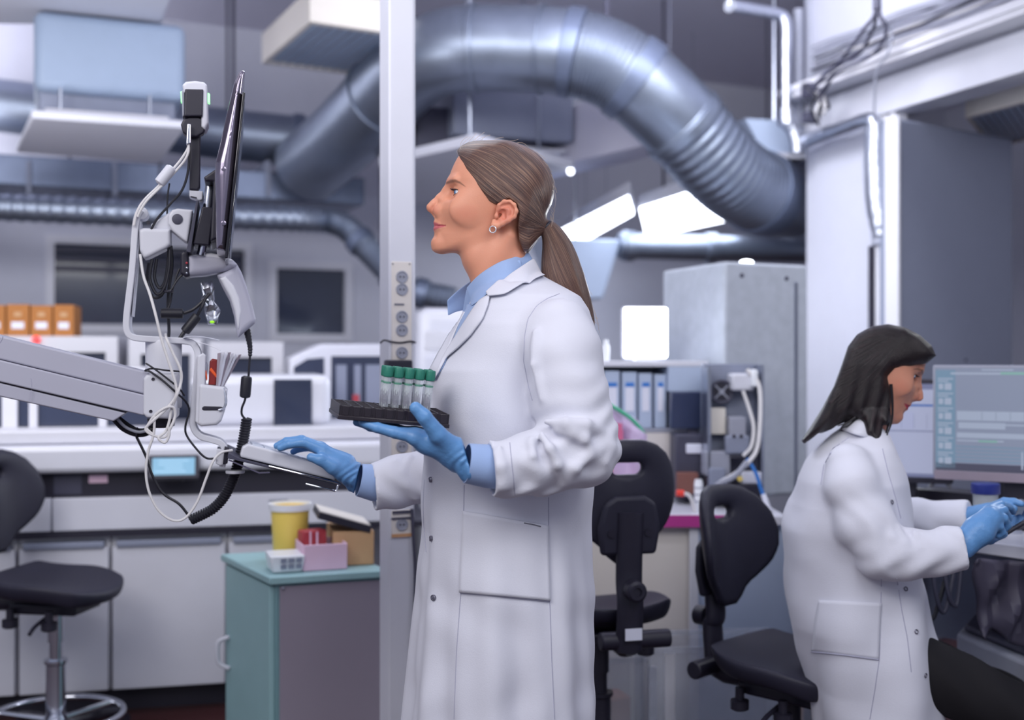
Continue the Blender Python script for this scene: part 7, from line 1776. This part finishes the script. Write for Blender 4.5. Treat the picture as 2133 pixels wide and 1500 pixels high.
    def tr(q):
        d = rc(q, pv(1800,1385,2.82), pv(1850,1375,2.82), .12, .11)
        for h, k, a, r in ((pv(1850,1365,2.74),tuple(kn),ank[0],.088), (pv(1850,1365,2.9),tuple(kf),ank[1],.088)):
            d = smin(d, chain(q, [h, k, a], [r,.066,.048], .02), .02)
        return np.maximum(d + .003*np.sin(q.x*60+q.z*40), .06-q.z)
    field('trousers', tr, (.5,2.56,.04), (ank[0][0]+.12,3.1,.75), .009, 'trousers', w, 2)
    for a in ank:
        field('shoe', lambda q: np.maximum(smin(rc(q,(a[0]-.04,a[1],.045),(a[0]+.14,a[1],.035),.045,.034), rc(q,(a[0],a[1],.05),a,.046,.05), .03), .002-q.z), (a[0]-.12,a[1]-.1,-.01), (a[0]+.22,a[1]+.1,.16), .007, 'black', w, 2)
    # tablet
    A, B, Cc = P(2066,1126,2.66), P(2230,1026,2.68), P(2098,1066,2.86); u, v = (B-A), (Cc-A); n = u.cross(v).normalized(); n = n if n.z > 0 else -n
    t = thing('tablet', 'dark tablet held tilted in the seated woman\'s gloved hands', 'tablet', (A+B+Cc)/3)
    mb = MB(); mb.prism([A,B,B+v,Cc], -n*.009); mb.build('tablet_body', 'black', t, bevel=.003, seg=3)
    m_ = (A+B+v+A+v+u)/4; m_ = A+(u+v)/2; mb = MB(); mb.prism([m_+(q-m_)*.93+n*.0004 for q in (A,B,B+v,Cc)], n*.0008); mb.build('tablet_screen', 'tabletscreen', t, smooth=0)
M['tabletscreen'] = mat('tabletscreen', (26,36,72), .1, var=.1, coat=.5)
woman2()
# ================================================================== camera and light
cam = bpy.data.cameras.new('camera'); co = bpy.data.objects.new('camera', cam); C.objects.link(co)
co.location = (0, 0, H); co.rotation_euler = (PI/2, 0, 0)
cam.sensor_fit = 'HORIZONTAL'; cam.sensor_width = 36; cam.lens = 36*F/2133; cam.clip_start = .05
cam.dof.use_dof = True; cam.dof.focus_distance = 2.32; cam.dof.aperture_fstop = 1.9; cam.dof.aperture_blades = 0
sc = bpy.context.scene; sc.camera = co
w = bpy.data.worlds.new('world'); sc.world = w; w.use_nodes = True
bg = w.node_tree.nodes['Background']; bg.inputs['Color'].default_value = (.74,.79,1.,1); bg.inputs['Strength'].default_value = .55
def area(name, loc, target, sx, sy, power, col=(1,1,1), spread=180):
    l = bpy.data.lights.new(name, 'AREA'); l.shape = 'RECTANGLE'; l.size = sx; l.size_y = sy; l.energy = power; l.color = col; l.spread = math.radians(spread)
    o = bpy.data.objects.new(name, l); C.objects.link(o); o.location = loc
    o.rotation_euler = (Vector(target)-Vector(loc)).to_track_quat('-Z', 'Y').to_euler(); return o
area('ceiling_light_front', (-1.5,.2,2.8), (-.2,2.6,1.1), 1.8, 1.4, 56, (1,.97,.95))
area('ceiling_light_right', (.9,.5,2.7), (.8,3.3,.5), 1.4, 1.2, 32, (.95,.96,1))
area('ceiling_light_left_back', (-2.2,3.0,3.2), (-2.0,4.2,0), 1.6, 1.0, 7, (.95,.96,1))
area('wall_fill_right_back', (.45,4.1,3.1), (1.5,5.35,1.1), 1.0, .8, 12, (.94,.96,1), 75)  # added fill, narrowed and aimed to brighten the white wall panel
area('ceiling_fill_left', (-1.4,2.2,2.5), (-1.6,7.0,3.3), 1.6, .4, 22, (.93,.94,1))  # added fill, aimed up to brighten the ceiling on the left
area('ceiling_fill_right', (1.2,2.0,2.6), (.6,7.0,3.3), 1.6, .4, 12, (.93,.94,1))  # same kind of added fill for the right-hand ceiling
area('ceiling_fill_far_left', (-3.3,6.3,2.9), (-2.0,7.0,3.6), 1.4, 1.4, 32, (.95,.94,1))  # unseen fill added beyond the left edge to lift the far ceiling
area('ceiling_fill_far_right', (.7,4.3,3.0), (.7,6.2,3.8), 1.4, .8, 34, (.93,.94,1))  # unseen fill added above the view for the ceiling round the duct
area('plate_fill_below', (-2.1,3.5,1.7), (-1.5,5.6,2.4), .9, .5, 16, (.96,.96,1))  # fill added from below to brighten the extractor plate, not a bench lamp
area('rim_lamp', (1.0,4.9,1.55), (.05,2.4,1.5), .3, .3, 26, (.9,.95,1))
area('rim_lamp_side', (-.5,3.7,2.9), (-.05,2.4,1.5),   .6, .6, 13, (.85,.92,1))
area('rim_lamp_desk', (2.3,3.9,2.3), (1.05,2.82,1.2), .4, .4, 16, (.95,.97,1))
# pieces that can be told apart become parts of their own
def split_loose(names):
    for o in [o for o in bpy.data.objects if o.type == 'MESH' and o.name.split('.')[0] in names]:
        me = o.data; bm = bmesh.new(); bm.from_mesh(me); seen = set(); isl = []
        for v in bm.verts:
            if v.index in seen: continue
            st = [v]; grp = set(); 
            while st:
                x = st.pop()
                if x.index in grp: continue
                grp.add(x.index); st += [e.other_vert(x) for e in x.link_edges]
            seen |= grp; isl.append(grp)
        bm.free()
        if len(isl) < 2: continue
        for k, g in enumerate(isl):
            b2 = bmesh.new(); b2.from_mesh(me); b2.verts.ensure_lookup_table()
            bmesh.ops.delete(b2, geom=[v for v in b2.verts if v.index not in g], context='VERTS')
            m2 = me.copy(); b2.to_mesh(m2); b2.free()
            if k == 0: first = m2
            else: c = o.copy(); c.data = m2; C.objects.link(c)
        o.data = first
split_loose({'hanger_rod','socket_panel','tower_window','drawer_front','side_frame','clip','bottle','dangling_cable','screw','lower_panel'})
sc.view_settings.view_transform = 'Standard'; sc.view_settings.look = 'None'; sc.view_settings.gamma = 1; sc.view_settings.use_curve_mapping = False
sc.view_settings.exposure = -.1
